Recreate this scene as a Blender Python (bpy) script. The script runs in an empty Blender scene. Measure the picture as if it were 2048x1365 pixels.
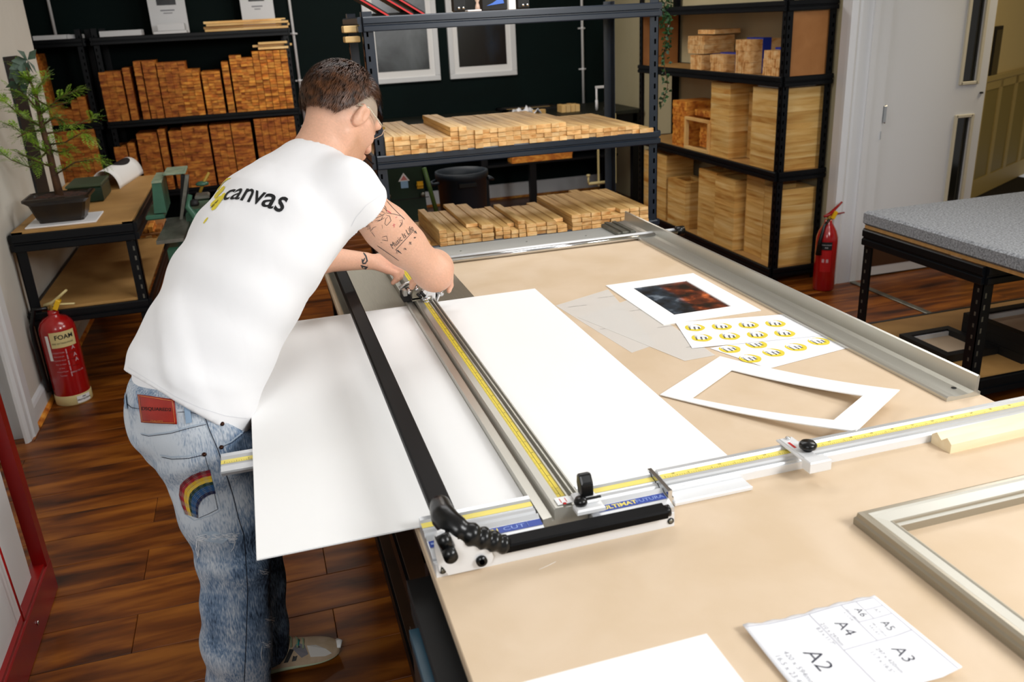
import bpy, bmesh, math, random
import numpy as np
from mathutils import Vector, Matrix, noise
random.seed(7)
S = bpy.context.scene
COL = S.collection
# ------------------------------------------------------------------ camera
CR = Vector((0.95642984, -0.28792923, -0.04836032)); CU = Vector((0.14514225, 0.32517775, 0.93444805)); CW = Vector((0.25332921, 0.90075312, -0.3528004))
H = 1.72; FPX = 1720.41
cd = bpy.data.cameras.new('camera'); cam = bpy.data.objects.new('camera', cd); COL.objects.link(cam)
cam.matrix_world = Matrix(((CR.x, CU.x, -CW.x, 0), (CR.y, CU.y, -CW.y, 0), (CR.z, CU.z, -CW.z, H), (0, 0, 0, 1)))
cd.sensor_width = 36; cd.lens = FPX / 2048 * 36; cd.clip_start = .05
cd.dof.use_dof = True; cd.dof.focus_distance = 2.35; cd.dof.aperture_fstop = 5.0
S.camera = cam
# ------------------------------------------------------------------ world, lights, exposure
wd = bpy.data.worlds.new('world'); S.world = wd; wd.use_nodes = True
bg = wd.node_tree.nodes['Background']; bg.inputs[0].default_value = (1, .98, .95, 1); bg.inputs[1].default_value = .24
def area(name, loc, tgt, sx, sy, power, col=(1, 1, 1)):
    l = bpy.data.lights.new(name, 'AREA'); l.shape = 'RECTANGLE'; l.size = sx; l.size_y = sy; l.energy = power; l.color = col
    o = bpy.data.objects.new(name, l); COL.objects.link(o); o.location = loc
    o.rotation_euler = (Vector(tgt) - Vector(loc)).to_track_quat('-Z', 'Y').to_euler(); return o
area('key_softbox', (2.3, -.5, 2.55), (.3, 2.2, .9), .9, .9, 62)
area('left_softbox', (-.75, -.7, 2.35), (-.2, 2.3, .5), .8, .8, 24)
area('side_softbox', (3.1, 2.3, 2.5), (.4, 2.4, .9), .9, .5, 20)
area('ceiling_panel', (.9, 3.3, 2.85), (.9, 3.3, 0), 1.8, .9, 22)
area('rear_fill', (1.2, 6.4, 2.85), (1.2, 6.4, 0), 1.8, .6, 40, (1, .95, .88))  # unseen fill added to brighten the timber at the back
area('corridor_lamp', (5.4, 4.0, 2.6), (5.4, 4.4, 0), .8, .8, 20, (1, .82, .55))
S.view_settings.view_transform = 'Standard'; S.view_settings.look = 'None'; S.view_settings.gamma = 1
S.view_settings.use_curve_mapping = False; S.view_settings.exposure = 0.12
# ------------------------------------------------------------------ pixel rays onto real planes
def ray(x, y): return CW + CR * ((x - 1024) / FPX) - CU * ((y - 682.5) / FPX)
def P(x, y, z=0.):
    d = ray(x, y); t = (z - H) / d.z; return Vector((d.x * t, d.y * t, z))
def PX(x, y, X):
    d = ray(x, y); t = X / d.x; return Vector((X, d.y * t, d.z * t + H))
def PY(x, y, Y):
    d = ray(x, y); t = Y / d.y; return Vector((d.x * t, Y, d.z * t + H))
# ------------------------------------------------------------------ materials
def lin(c):
    if isinstance(c, str): c = [int(c[i:i + 2], 16) / 255 for i in (0, 2, 4)]
    return tuple(((v / 12.92) if v <= .04045 else ((v + .055) / 1.055) ** 2.4) for v in c) + (1,)
MATS = {}
def mat(name, c, rough=.5, metal=0., c2=None, scale=20., stretch=(1, 1, 1), bump=0., rand=0., spec=.5, c3=None, detail=4, trans=0., coat=0., alpha=1., sharp=None, bscale=None):
    if name in MATS: return MATS[name]
    m = bpy.data.materials.new(name); m.use_nodes = True; MATS[name] = m
    nt = m.node_tree; N = nt.nodes; L = nt.links; b = N['Principled BSDF']
    b.inputs['Roughness'].default_value = rough; b.inputs['Metallic'].default_value = metal
    b.inputs['Specular IOR Level'].default_value = spec; b.inputs['Base Color'].default_value = lin(c)
    if trans: b.inputs['Transmission Weight'].default_value = trans
    if coat: b.inputs['Coat Weight'].default_value = coat; b.inputs['Coat Roughness'].default_value = .15
    if alpha < 1: b.inputs['Alpha'].default_value = alpha
    if c2 or bump:
        tc = N.new('ShaderNodeTexCoord'); mp = N.new('ShaderNodeMapping'); mp.inputs['Scale'].default_value = stretch
        L.new(tc.outputs['Object'], mp.inputs[0])
        if rand:
            oi = N.new('ShaderNodeObjectInfo'); vm = N.new('ShaderNodeVectorMath'); vm.operation = 'MULTIPLY_ADD'
            L.new(oi.outputs['Random'], vm.inputs[0]); vm.inputs[1].default_value = (13.7, 7.3, 21.1); L.new(mp.outputs[0], vm.inputs[2]); src = vm.outputs[0]
        else: src = mp.outputs[0]
        no = N.new('ShaderNodeTexNoise'); no.inputs['Scale'].default_value = scale; no.inputs['Detail'].default_value = detail; no.inputs['Distortion'].default_value = .4
        L.new(src, no.inputs['Vector'])
    if c2:
        cr = N.new('ShaderNodeValToRGB'); cr.color_ramp.elements[0].position, cr.color_ramp.elements[1].position = sharp or (.32, .68)
        cr.color_ramp.elements[0].color = lin(c); cr.color_ramp.elements[1].color = lin(c2)
        if c3: e = cr.color_ramp.elements.new(.5); e.color = lin(c3)
        L.new(no.outputs[0], cr.inputs[0]); out = cr.outputs[0]
        if rand:
            hs = N.new('ShaderNodeHueSaturation'); ma = N.new('ShaderNodeMath'); ma.operation = 'MULTIPLY_ADD'
            L.new(oi.outputs['Random'], ma.inputs[0]); ma.inputs[1].default_value = rand; ma.inputs[2].default_value = 1 - rand / 2
            L.new(ma.outputs[0], hs.inputs['Value']); L.new(out, hs.inputs['Color']); out = hs.outputs[0]
        L.new(out, b.inputs['Base Color'])
    if bump:
        bu = N.new('ShaderNodeBump'); bu.inputs['Strength'].default_value = bump; bu.inputs['Distance'].default_value = .002
        if bscale:
            n2 = N.new('ShaderNodeTexNoise'); n2.inputs['Scale'].default_value = bscale; L.new(tc.outputs['Object'], n2.inputs['Vector']); L.new(n2.outputs[0], bu.inputs['Height'])
        else: L.new(no.outputs[0], bu.inputs['Height'])
        L.new(bu.outputs[0], b.inputs['Normal'])
    return m
M_floor = mat('plank_wood', '341707', .36, c2='9c5c1c', c3='70390c', scale=2.0, stretch=(1.2, 7, 1), bump=.1, rand=.3, detail=9, spec=.3)
M_sub = mat('subfloor', '120904', .9)
M_wallL = mat('cream_paint', 'dcd8ce', .6, c2='d2cdc2', scale=2, bump=.05)
M_wallR = mat('cream_wall_paint', 'c9bf9c', .65, c2='c0b590', scale=2)
M_green = mat('dark_green_paint', '051312', .7, c2='071817', scale=2, spec=.12)
M_trim = mat('white_gloss_paint', 'e2e4e6', .35)
M_ochre = mat('ochre_paint', 'b8a367', .5)
M_yell = mat('pale_yellow_paint', 'd9c48b', .6)
M_mdf = mat('fibreboard', 'd0b899', .6, c2='d9c3a8', scale=6, bump=.05, bscale=400)
M_mdfedge = mat('fibreboard_edge', 'b98a52', .75, c2='a6783f', scale=40)
M_osb = mat('worn_fibreboard', 'a67c43', .65, c2='b98e52', scale=5, bump=.1)
M_pine = mat('pine', 'c79250', .5, c2='f3d091', c3='e6bb76', scale=2.2, stretch=(1, 1, 1), rand=.22, detail=6)
M_pineX = mat('pine_grain', 'c08a45', .5, c2='f6d99c', c3='e8c07c', scale=5, stretch=(1.0, 1.0, 10), rand=.25, detail=5)
M_pineY = mat('pine_grain_lengthwise', 'b88d51', .55, c2='e0bd80', c3='d2a968', scale=4, stretch=(9, .8, 9), rand=.25, detail=5)
M_end = mat('pine_end_grain', 'c98a45', .6, c2='f5cf95', c3='ebb877', scale=16, rand=.3, stretch=(1, 1, 2))
M_oldend = mat('timber_end_grain', 'a65312', .65, c2='efab46', c3='d5842a', scale=14, rand=.5, stretch=(1, 1, 2))
M_black = mat('black_powder_coat', '070a0e', .4, spec=.28)
M_blackblue = mat('blue_black_powder_coat', '1c2531', .3, spec=.6)
M_matte = mat('matte_black', '090909', .6)
M_hole = mat('hole_dark', '010101', .9, spec=0)
M_rubber = mat('black_rubber', '08090a', .28, spec=.4)
M_alu = mat('brushed_aluminium', 'c9c8c4', .33, .85, c2='b8b7b2', scale=30, stretch=(1, 60, 1))
M_aluY = mat('anodised_aluminium', 'c3c1b8', .32, .7)
M_plate = mat('brushed_plate', 'b0ab9c', .38, .85, c2='a39e90', scale=12, stretch=(60, 1, 1), bump=.04)
M_whalu = mat('satin_white_metal', 'e6e7e8', .35, .15)
M_chrome = mat('chrome', 'dcdee0', .12, 1.)
M_tape = mat('yellow_tape', 'e6cf3e', .45)
M_tape2 = mat('pale_yellow_tape', 'ead86a', .45)
M_blue = mat('blue_strip', '1d3f9b', .45)
M_board = mat('white_mount_board', 'f4f4f3', .75, spec=.2)
M_paper = mat('white_paper', 'f0f1f5', .8, spec=.2)
M_tissue = mat('glassine', 'f0ece6', .5, alpha=.55)
M_rail = mat('satin_aluminium', 'd3d5d7', .3, .5)
M_barblack = mat('lift_bar_black', '030304', .5, spec=.12)
M_ink = mat('black_ink', '0c0e12', .6)
M_inkg = mat('grey_ink', '8f9097', .7)
M_lines = mat('line_ink', 'b9b9c2', .7)
M_yink = mat('yellow_ink', 'e3cf3a', .6)
M_red = mat('red_paint', '9c0d0c', .3, spec=.5, c2='8a0a0a', scale=6)
M_redstrap = mat('red_strap', 'c41414', .4)
M_ext = mat('extinguisher_red', 'a40d10', .2, coat=.6)
M_cream = mat('cream_plastic', 'd8c68c', .5)
M_white = mat('white_plastic', 'e8e8ea', .4)
M_grey = mat('grey_woven_cloth', '696b6e', .95, c2='a9acb0', scale=130, bump=.4, detail=4, sharp=(.3, .7), bscale=300, spec=.1)
M_greenm = mat('green_enamel', '3d6b55', .35, c2='315a47', scale=9)
M_dkgreen = mat('dark_green_enamel', '12301f', .4, c2='0b2417', scale=5)
M_steel = mat('worn_steel', '8d8d83', .4, .8, c2='6f6f66', scale=14)
M_bin = mat('dark_plastic', '18232d', .5)
M_hard = mat('hardboard', 'b27a45', .6, c2='a56d39', scale=8)
M_bark = mat('bark', '38210f', .8, c2='5a3b1f', scale=30, bump=.6)
M_leaf = mat('leaf_green', '3c6a1a', .5, c2='a3c83a', scale=20)
M_leafd = mat('dark_leaf', '12301a', .5, c2='2f5a2a', scale=20)
M_clay = mat('brown_glaze', '130c05', .35, c2='241809', scale=12)
M_soil = mat('soil', '1a0d06', .95, c2='4a2613', scale=60, bump=1)
M_champ = mat('champagne_moulding', '9a917f', .35, .35)
M_champl = mat('champagne_face', 'c2bfb4', .4, .2)
M_gold = mat('gold_edge', '9a7a35', .4, .6)
M_brown = mat('brown_kick_plate', '4a2f18', .45)
M_glass = mat('dark_glazing', '1b1a12', .08, spec=.8)
M_teal = mat('teal_edge', '23485a', .4)
M_bstrap = mat('blue_strap', '15329a', .45)
# ------------------------------------------------------------------ mesh builder
WM = {}                                     # world matrices of the Empties
class MB:
    def __init__(s, T=None): s.v = []; s.f = []; s.mi = []; s.sm = []; s.T = T
    def add(s, vs, fs, mi=0, sm=False, T=None):
        n = len(s.v)
        for q in vs:
            q = Vector(q)
            if T is not None: q = T @ q
            if s.T is not None: q = s.T @ q
            s.v.append(q)
        for f in fs: s.f.append([i + n for i in f]); s.mi.append(mi); s.sm.append(sm)
        return s
    def box(s, a, b, mi=0, T=None, bev=0.):
        x0, y0, z0 = a; x1, y1, z1 = b
        if bev <= 0:
            return s.add([(x0, y0, z0), (x1, y0, z0), (x1, y1, z0), (x0, y1, z0), (x0, y0, z1), (x1, y0, z1), (x1, y1, z1), (x0, y1, z1)],
                  [(0, 3, 2, 1), (4, 5, 6, 7), (0, 1, 5, 4), (1, 2, 6, 5), (2, 3, 7, 6), (3, 0, 4, 7)], mi, False, T)
        c = bev; v = []; 
        for z, i in ((z0, c), (z0 + c, 0), (z1 - c, 0), (z1, c)): v += [(x0 + i, y0 + i, z), (x1 - i, y0 + i, z), (x1 - i, y1 - i, z), (x0 + i, y1 - i, z)]
        f = [(3, 2, 1, 0), (12, 13, 14, 15)]
        for k in range(3):
            for j in range(4): a_ = k * 4 + j; b_ = k * 4 + (j + 1) % 4; f.append((a_, b_, b_ + 4, a_ + 4))
        return s.add(v, f, mi, False, T)
    def prism(s, prof, axis, a, b, mi=0, caps=True, sm=False, T=None):
        """2-D profile swept along an axis; the profile's two coordinates are the other two axes in x,y,z order"""
        def q(p, t): return {'x': (t, p[0], p[1]), 'y': (p[0], t, p[1]), 'z': (p[0], p[1], t)}[axis]
        n = len(prof); v = [q(p, a) for p in prof] + [q(p, b) for p in prof]
        f = [(i, (i + 1) % n, n + (i + 1) % n, n + i) for i in range(n)]
        if caps: f += [tuple(range(n - 1, -1, -1)), tuple(range(n, 2 * n))]
        return s.add(v, f, mi, sm, T)
    def tube(s, pts, r, n=10, mi=0, sm=True, caps=True, T=None, flat=1.):
        pts = [Vector(p) for p in pts]; rs = r if isinstance(r, (list, tuple)) else [r] * len(pts); v = []; f = []; up = None
        for i, p in enumerate(pts):
            d = (pts[min(i + 1, len(pts) - 1)] - pts[max(i - 1, 0)]).normalized()
            if up is None: up = Vector((0, 0, 1)) if abs(d.z) < .9 else Vector((1, 0, 0))
            a = d.cross(up).normalized(); b = a.cross(d).normalized(); up = b
            for k in range(n): t = 2 * math.pi * k / n; v.append(p + a * (rs[i] * math.cos(t)) + b * (rs[i] * flat * math.sin(t)))
        for i in range(len(pts) - 1):
            for k in range(n): f.append((i * n + k, i * n + (k + 1) % n, (i + 1) * n + (k + 1) % n, (i + 1) * n + k))
        if caps: f += [tuple(range(n - 1, -1, -1)), tuple(range((len(pts) - 1) * n, len(pts) * n))]
        return s.add(v, f, mi, sm, T)
    def lathe(s, prof, c=(0, 0, 0), n=24, mi=0, sm=True, T=None, caps=True):
        v = []; f = []
        for r, z in prof:
            for k in range(n): t = 2 * math.pi * k / n; v.append((c[0] + r * math.cos(t), c[1] + r * math.sin(t), c[2] + z))
        for i in range(len(prof) - 1):
            for k in range(n): f.append((i * n + k, i * n + (k + 1) % n, (i + 1) * n + (k + 1) % n, (i + 1) * n + k))
        if caps: f += [tuple(range(n - 1, -1, -1)), tuple(range((len(prof) - 1) * n, len(prof) * n))]
        return s.add(v, f, mi, sm, T)
    def slab(s, pts, z0, z1, mi=0, T=None):
        n = len(pts); v = [(p[0], p[1], z0) for p in pts] + [(p[0], p[1], z1) for p in pts]
        a = sum(pts[i][0] * pts[(i + 1) % n][1] - pts[(i + 1) % n][0] * pts[i][1] for i in range(n))
        f = [(i, (i + 1) % n, n + (i + 1) % n, n + i) for i in range(n)] + [tuple(range(n - 1, -1, -1)), tuple(range(n, 2 * n))]
        if a < 0: f = [t[::-1] for t in f]
        return s.add(v, f, mi, False, T)
    def build(s, name, m, parent=None, bev=0., sub=0):
        me = bpy.data.meshes.new(name)
        vs = s.v
        if parent is not None and parent.name in WM:
            inv = WM[parent.name].inverted(); vs = [inv @ q for q in vs]
        me.from_pydata([tuple(q) for q in vs], [], s.f)
        for x in (m if isinstance(m, (list, tuple)) else [m]): me.materials.append(x)
        me.polygons.foreach_set('material_index', s.mi); me.polygons.foreach_set('use_smooth', s.sm); me.update()
        o = bpy.data.objects.new(name, me); COL.objects.link(o)
        if parent is not None: o.parent = parent; WM[o.name] = WM.get(parent.name, Matrix())
        else: WM[o.name] = Matrix()
        if bev:
            md = o.modifiers.new('bevel', 'BEVEL'); md.width = bev; md.segments = 2; md.limit_method = 'ANGLE'
        if sub: md = o.modifiers.new('sub', 'SUBSURF'); md.levels = md.render_levels = sub
        return o
def tag(o, label=None, cat=None, group=None, kind=None):
    if label: o['label'] = label
    if cat: o['category'] = cat
    if group: o['group'] = group
    if kind: o['kind'] = kind
    return o
def recentre(o):
    """put the origin of a one-mesh thing at its base"""
    me = o.data; n = len(me.vertices); a = np.empty(n * 3, np.float32); me.vertices.foreach_get('co', a); a = a.reshape(-1, 3)
    c = Vector(((a[:, 0].min() + a[:, 0].max()) / 2, (a[:, 1].min() + a[:, 1].max()) / 2, float(a[:, 2].min())))
    me.transform(Matrix.Translation(-c)); o.location = c; WM[o.name] = Matrix.Translation(c); return o
def thing(name, label, cat, loc=(0, 0, 0), rz=0., group=None):
    o = bpy.data.objects.new(name, None); COL.objects.link(o); o.empty_display_size = .1
    o.location = loc; o.rotation_euler = (0, 0, rz); WM[o.name] = Matrix.Translation(loc) @ Matrix.Rotation(rz, 4, 'Z')
    return tag(o, label, cat, group)
def struct(o): o['kind'] = 'structure'; return o
def dup(o, loc=None, rz=None, parent=None, label=None, group=None):
    c = o.copy(); COL.objects.link(c); c.parent = parent
    if loc is not None: c.location = loc
    if rz is not None: c.rotation_euler = (0, 0, rz)
    if label: c['label'] = label
    if group: c['group'] = group
    for ch in o.children:
        d = ch.copy(); COL.objects.link(d); d.parent = c
        for g in ch.children: e = g.copy(); COL.objects.link(e); e.parent = d
    return c
_tc = {}
def text2d(body, size=1., bold=0., shear=0., width=1.):
    """flat letter mesh in the xy plane: (verts, faces), origin at the centre"""
    k = (body, bold, shear)
    if k not in _tc:
        c = bpy.data.curves.new('t', 'FONT'); c.body = body; c.size = 1; c.offset = bold; c.shear = shear; c.resolution_u = 3; c.align_x = 'LEFT'
        o = bpy.data.objects.new('t', c); COL.objects.link(o); dg = bpy.context.evaluated_depsgraph_get(); dg.update()
        me = o.evaluated_get(dg).to_mesh(); v = [tuple(q.co) for q in me.vertices]; f = [tuple(p.vertices) for p in me.polygons]
        o.evaluated_get(dg).to_mesh_clear(); bpy.data.objects.remove(o); bpy.data.curves.remove(c); _tc[k] = (v, f)
    v, f = _tc[k]
    if not v: return [], []
    xs = [q[0] for q in v]; ys = [q[1] for q in v]; cx = (min(xs) + max(xs)) / 2; cy = (min(ys) + max(ys)) / 2
    hh = (max(ys) - min(ys)) or 1
    return [((q[0] - cx) * size * width, (q[1] - cy) * size, 0) for q in v], f
def put_text(mb, body, o, ux, uy, size, mi=0, bold=0., width=1., shear=0.):
    """letters lying in the plane through o spanned by unit vectors ux (reading direction) and uy (up)"""
    v, f = text2d(body, size, bold, shear, width); o, ux, uy = Vector(o), Vector(ux), Vector(uy)
    mb.add([o + ux * q[0] + uy * q[1] for q in v], f, mi)
def uframe(T, px): pass
# ================================================================== THE SETTING
XL, YB, XR = -1.2, 8.35, 3.47
floor = MB().box((-4, -2.5, -.05), (7.2, 8.6, -.006), 0).build('floor', M_sub); struct(floor)
pw, pl = .19, 1.19
def plank_mesh(L):
    m = MB().box((0, 0, -.012), (L - .0016, pw - .0022, 0), bev=.0014).build('plank', M_floor, floor); return m
base_plank = None; nP = 0
for k in range(-7, 32):
    y = 2.335 + pw * k
    off = -.57 if k % 2 == 0 else .025
    lo, hi = (-2.9, 5.2) if 2.4 < y < 5.2 else ((-2.4, 3.4) if y >= 5.2 else (-1.75, 3.0))
    i0 = math.floor((lo - off) / pl); x = off + i0 * pl
    while x < hi:
        if base_plank is None: base_plank = plank_mesh(pl); o = base_plank
        else: o = base_plank.copy(); COL.objects.link(o); o.parent = floor
        o.location = (x, y, 0); nP += 1; x += pl
# walls
struct(MB().box((-1.45, 4.12, 0), (XL, 6.14, 3)).build('wall_left', M_wallL))
struct(MB().box((-1.45, 1.2, 0), (XL, 3.18, 3)).box((-1.45, 3.18, 2.1), (XL, 4.12, 3)).build('wall_left_near', M_wallL))
struct(MB().prism([(XL, 0), (XL + .018, 0), (XL + .018, .09), (XL + .012, .105), (XL, .115)], 'y', 4.2, 6.13).build('baseboard_left', M_trim))
struct(MB().prism([(XL + .018, 0), (XL + .034, 0), (XL + .030, .011), (XL + .018, .018)], 'y', 4.2, 6.13).build('trim_1', M_oldend))
dl = MB()
dl.prism([(XL, 4.03), (XL + .012, 4.03), (XL + .022, 4.05), (XL + .022, 4.09), (XL + .03, 4.1), (XL + .03, 4.18), (XL, 4.18)], 'z', 0, 2.14)
dl.box((XL, 3.1, 0), (XL + .022, 3.2, 2.14)).box((-1.45, 4.1, 0), (XL, 4.12, 2.1)).build
struct(dl.build('trim_2', M_trim))
d1 = struct(MB().box((-1.30, 3.19, .01), (-1.262, 4.1, 2.08)).build('door_1', M_wallL))
MB().box((-1.262, 3.3, .25), (-1.256, 3.98, .95), bev=.004).box((-1.262, 3.3, 1.15), (-1.256, 3.98, 1.95), bev=.004).build('panel', M_wallL, d1)
struct(MB().box((-4, YB, 0), (XR + .3, YB + .2, 3)).build('wall_back', M_green))
struct(MB().box((-4, YB - .02, 0), (XR, YB, .15), bev=.006).build('baseboard_back', M_trim))
struct(MB().box((-4, YB - .04, 0), (XR, YB - .02, .02)).build('trim_3', M_oldend))
struct(MB().box((XR, 4.57, 0), (XR + .24, YB, 3)).build('wall_right', M_wallR))
struct(MB().box((XR, -2.5, 0), (XR + .24, 2.5, 3)).box((XR, 2.5, 2.08), (XR + .24, 4.57, 3)).build('wall_right_near', M_wallR))
struct(MB().box((-4.2, 6.14, 0), (-4, YB, 3)).box((-4.2, 5.94, 0), (-1.45, 6.14, 3)).build('wall_far_left', M_green))
struct(MB().box((-4.2, -2.5, 3), (7.2, 8.6, 3.1)).build('ceiling', M_trim))
# deep jamb, architraves and stops of the doorway on the right
tj = MB()
tj.prism([(3.425, 4.545), (3.455, 4.525), (3.475, 4.535), (3.49, 4.53), (3.56, 4.53), (3.56, 4.515), (3.60, 4.515), (3.60, 4.535), (3.70, 4.535), (3.705, 4.55), (3.72, 4.55), (3.72, 4.57), (3.425, 4.57)], 'z', 0, 2.1)
tj.prism([(3.425, 4.57), (3.43, 4.64), (3.47, 4.65), (3.47, 4.57)], 'z', 0, 2.1)
struct(tj.build('trim_4', M_trim))
struct(MB().box((3.56, 3.6, 0), (3.60, 4.53, .008), bev=.003).build('trim_5', M_steel))
hg = MB()
for z in (1.05, .28): hg.box((3.705, 4.532, z - .05), (3.725, 4.552, z + .05), bev=.002).tube([(3.722, 4.54, z - .055), (3.722, 4.54, z + .055)], .007)
hg.box((3.695, 4.531, .9), (3.70, 4.535, .95))
struct(hg.build('trim_6', M_chrome))
# open door leaf with two vision panels at its leading edge
xa, xb = 3.735, 4.487; vx0, vx1 = 4.285, 4.405
d2 = MB(); Y0, Y1 = 4.57, 4.614
d2.box((xa, Y0, .01), (vx0, Y1, 2.05)).box((vx1, Y0, .01), (xb, Y1, 2.05)).box((vx0, Y0, .01), (vx1, Y1, .30)).box((vx0, Y0, .985), (vx1, Y1, 1.195)).box((vx0, Y0, 1.93), (vx1, Y1, 2.05))
d2 = struct(d2.build('door_2', M_trim))
bd = MB()
for z0, z1 in ((.30, .985), (1.195, 1.93)):
    w = .014
    for a, b in (((vx0 - w, z0 - w), (vx0 + .006, z1 + w)), ((vx1 - .006, z0 - w), (vx1 + w, z1 + w)), ((vx0, z0 - w), (vx1, z0 + .006)), ((vx0, z1 - .006), (vx1, z1 + w))):
        bd.box((a[0], Y0 - .012, a[1]), (b[0], Y0, b[1]), bev=.003)
bd.build('beading', mat('beading_paint', 'd6cfb8', .45), d2)
g = MB()
for z0, z1 in ((.30, .985), (1.195, 1.93)): g.box((vx0, Y0 + .018, z0), (vx1, Y0 + .026, z1))
g.build('pane', M_glass, d2)
MB().box((xa + .02, Y0 - .002, .07), (xb - .03, Y0, .34)).build('kick_plate', M_brown, d2)
MB().lathe([(0.0, 0), (.011, 0), (.011, .01), (.0, .01)], (4.455, Y0 - .005, 1.12), 12, T=None).build('lock', M_matte, d2)
MB().box((xb, Y0, .01), (xb + .003, Y1, 2.05)).build('lipping', M_ochre, d2)
# corridor beyond
c0 = Vector((4.55, 5.37, 0)); az = math.radians(62); dv = Vector((math.sin(az), math.cos(az), 0)); nv = Vector((-dv.y, dv.x, 0)) * -1
Tc = Matrix(((dv.x, -nv.x, 0, c0.x), (dv.y, -nv.y, 0, c0.y), (0, 0, 1, 0), (0, 0, 0, 1)))
struct(MB(Tc).box((-.55, 0, 0), (3.4, .1, 3)).build('wall_corridor', M_yell))
cw = MB(Tc).box((-.55, -.03, 1.0), (3.4, 0, 1.05), bev=.006)
for i in range(10): cw.box((-.5 + i * .42, -.018, .16), (-.42 + i * .42, 0, 1.0))
cw.box((-.55, -.018, .93), (3.4, 0, 1.0)).box((-.55, -.02, 0), (3.4, 0, .16))
struct(cw.build('trim_7', M_ochre))
struct(MB(Tc).box((-.55, -.008, .1), (3.4, 0, 1.0)).build('trim_8', mat('olive_panel_paint', '8f7f45', .5)))
struct(MB().box((3.75, 8.2, 0), (8.2, 8.3, 3)).box((8.1, 2.0, 0), (8.2, 8.3, 3)).build('wall_corridor_end', M_yell))
def onwall(x, y):
    d = ray(x, y); n = Vector((-dv.y, dv.x, 0)); t_ = (c0 - Vector((0, 0, H))).dot(n) / d.dot(n); q = Vector((0, 0, H)) + d * t_; return Tc.inverted() @ q
pt_ = onwall(1972, 165); pt2 = onwall(1996, 52); pt3 = onwall(1984, 165)
nb = thing('wall_display_panel', 'tall dark plate on the corridor wall just beyond the open door edge', 'panel', tuple(Tc @ Vector((pt_.x, -.03, pt_.z))))
MB(Tc).box((pt_.x, -.02, pt_.z), (pt3.x + .03, -.001, pt2.z), bev=.003).build('backing', M_matte, nb)
MB(Tc).box((pt_.x + .02, -.024, pt_.z + .03), (pt3.x + .01, -.02, pt2.z - .03)).build('face', M_glass, nb)
# ================================================================== BACK WALL
def conduit(x, z0, z1, clips, label):
    t = thing('conduit_pipe', label, 'pipe', (x, YB - .03, z0)); 
    MB().tube([(x, YB - .03, z0), (x, YB - .03, z1)], .0125, 10).build('tube', M_white, t)
    c0 = None
    for z in clips:
        if c0 is None: c0 = MB().box((x - .035, YB - .02, z - .007), (x + .035, YB, z + .007), bev=.003).tube([(x, YB - .03, z - .01), (x, YB - .03, z + .01)], .018, 12).build('clip', M_white, t); zz = z
        else: c = c0.copy(); COL.objects.link(c); c.parent = t; c.location = c0.location + Vector((0, 0, z - zz))
conduit(.475, .82, 2.95, [.87, 1.27, 1.67, 2.1], 'thin white conduit pipe on the dark wall beside the left timber rack')
conduit(3.21, .874, 2.95, [1.2, 1.58, 1.98, 2.4], 'thin white conduit pipe ending above the clamps on the back bench')
conduit(-1.44, 1.75, 2.95, [2.1, 2.5], 'thin white conduit pipe above the leftmost shelving')
def picture(x0, x1, z0, z1, label, art):
    t = thing('framed_picture', label, 'picture', ((x0 + x1) / 2, YB, z0)); fw = .045
    y = YB - .035; m = MB()
    for a, b in (((x0, z0), (x1, z0 + fw)), ((x0, z1 - fw), (x1, z1)), ((x0, z0 + fw), (x0 + fw, z1 - fw)), ((x1 - fw, z0 + fw), (x1, z1 - fw))): m.box((a[0], y, a[1]), (b[0], YB - .001, b[1]), bev=.004)
    m.build('frame', M_trim, t)
    MB().box((x0 + fw, YB - .02, z0 + fw), (x1 - fw, YB - .012, z1 - fw)).build('mount', M_board, t)
    MB().box((x0 + fw + .05, YB - .0225, z0 + fw + .06), (x1 - fw - .05, YB - .0205, z1 - fw - .05)).build('print', art, t)
art1 = mat('grey_photograph', '14181b', .25, c2='6d7478', scale=2.4, spec=.7, detail=6)
art2 = mat('dark_blue_photograph', '03060b', .2, c2='2a4660', scale=2.2, spec=.7, detail=5, sharp=(.5, .85))
picture(1.10, 1.775, 1.19, 2.12, 'white-framed grey photograph on the dark wall, left of the pair', art1)
picture(1.87, 2.53, 1.19, 2.12, 'white-framed dark blue photograph on the dark wall, right of the pair', art2)
# ================================================================== RACKS
def rack_post(mb, x, y, z1, sx, sy, w=.045, t=.003, holes=True, z0=0.):
    """angle-iron upright, its corner at (x,y), flanges towards sx, sy"""
    for (a, b) in (((x, y), (x + sx * w, y + sy * t)), ((x, y), (x + sx * t, y + sy * w))):
        mb.box((min(a[0], b[0]), min(a[1], b[1]), z0), (max(a[0], b[0]), max(a[1], b[1]), z1))
def post_holes(mb, x, y, z0, z1, sx, face, mi=0, pitch=.05):
    z = z0 + .03
    while z < z1 - .02:
        if face == 'y': mb.box((x + sx * .018 - .004, y - .0012, z - .011), (x + sx * .018 + .004, y + .0002, z + .011), mi)
        else: mb.box((x - .0012 if sx > 0 else x - .0002, y + .018 - .004, z - .011), (x + .0002 if sx > 0 else x + .0012, y + .018 + .004, z + .011), mi)
        z += pitch
def beam(mb, a, b, z1, h=.06, out=(0, -1)):
    """rolled two-step beam along x or y; z1 its top"""
    (x0, y0), (x1, y1) = a, b
    pr = [(.0, 0), (.016, .0), (.018, .004), (.018, h * .36), (.010, h * .42), (.010, h * .50), (.018, h * .56), (.018, h - .005), (.014, h), (0, h)]
    if abs(x1 - x0) > abs(y1 - y0):
        s = out[1]; mb.prism([(y0 + s * p, z1 - h + q) for p, q in pr], 'x', x0, x1)
    else:
        s = out[0]; mb.prism([(x0 + s * p, z1 - h + q) for p, q in pr], 'y', y0, y1)
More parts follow.
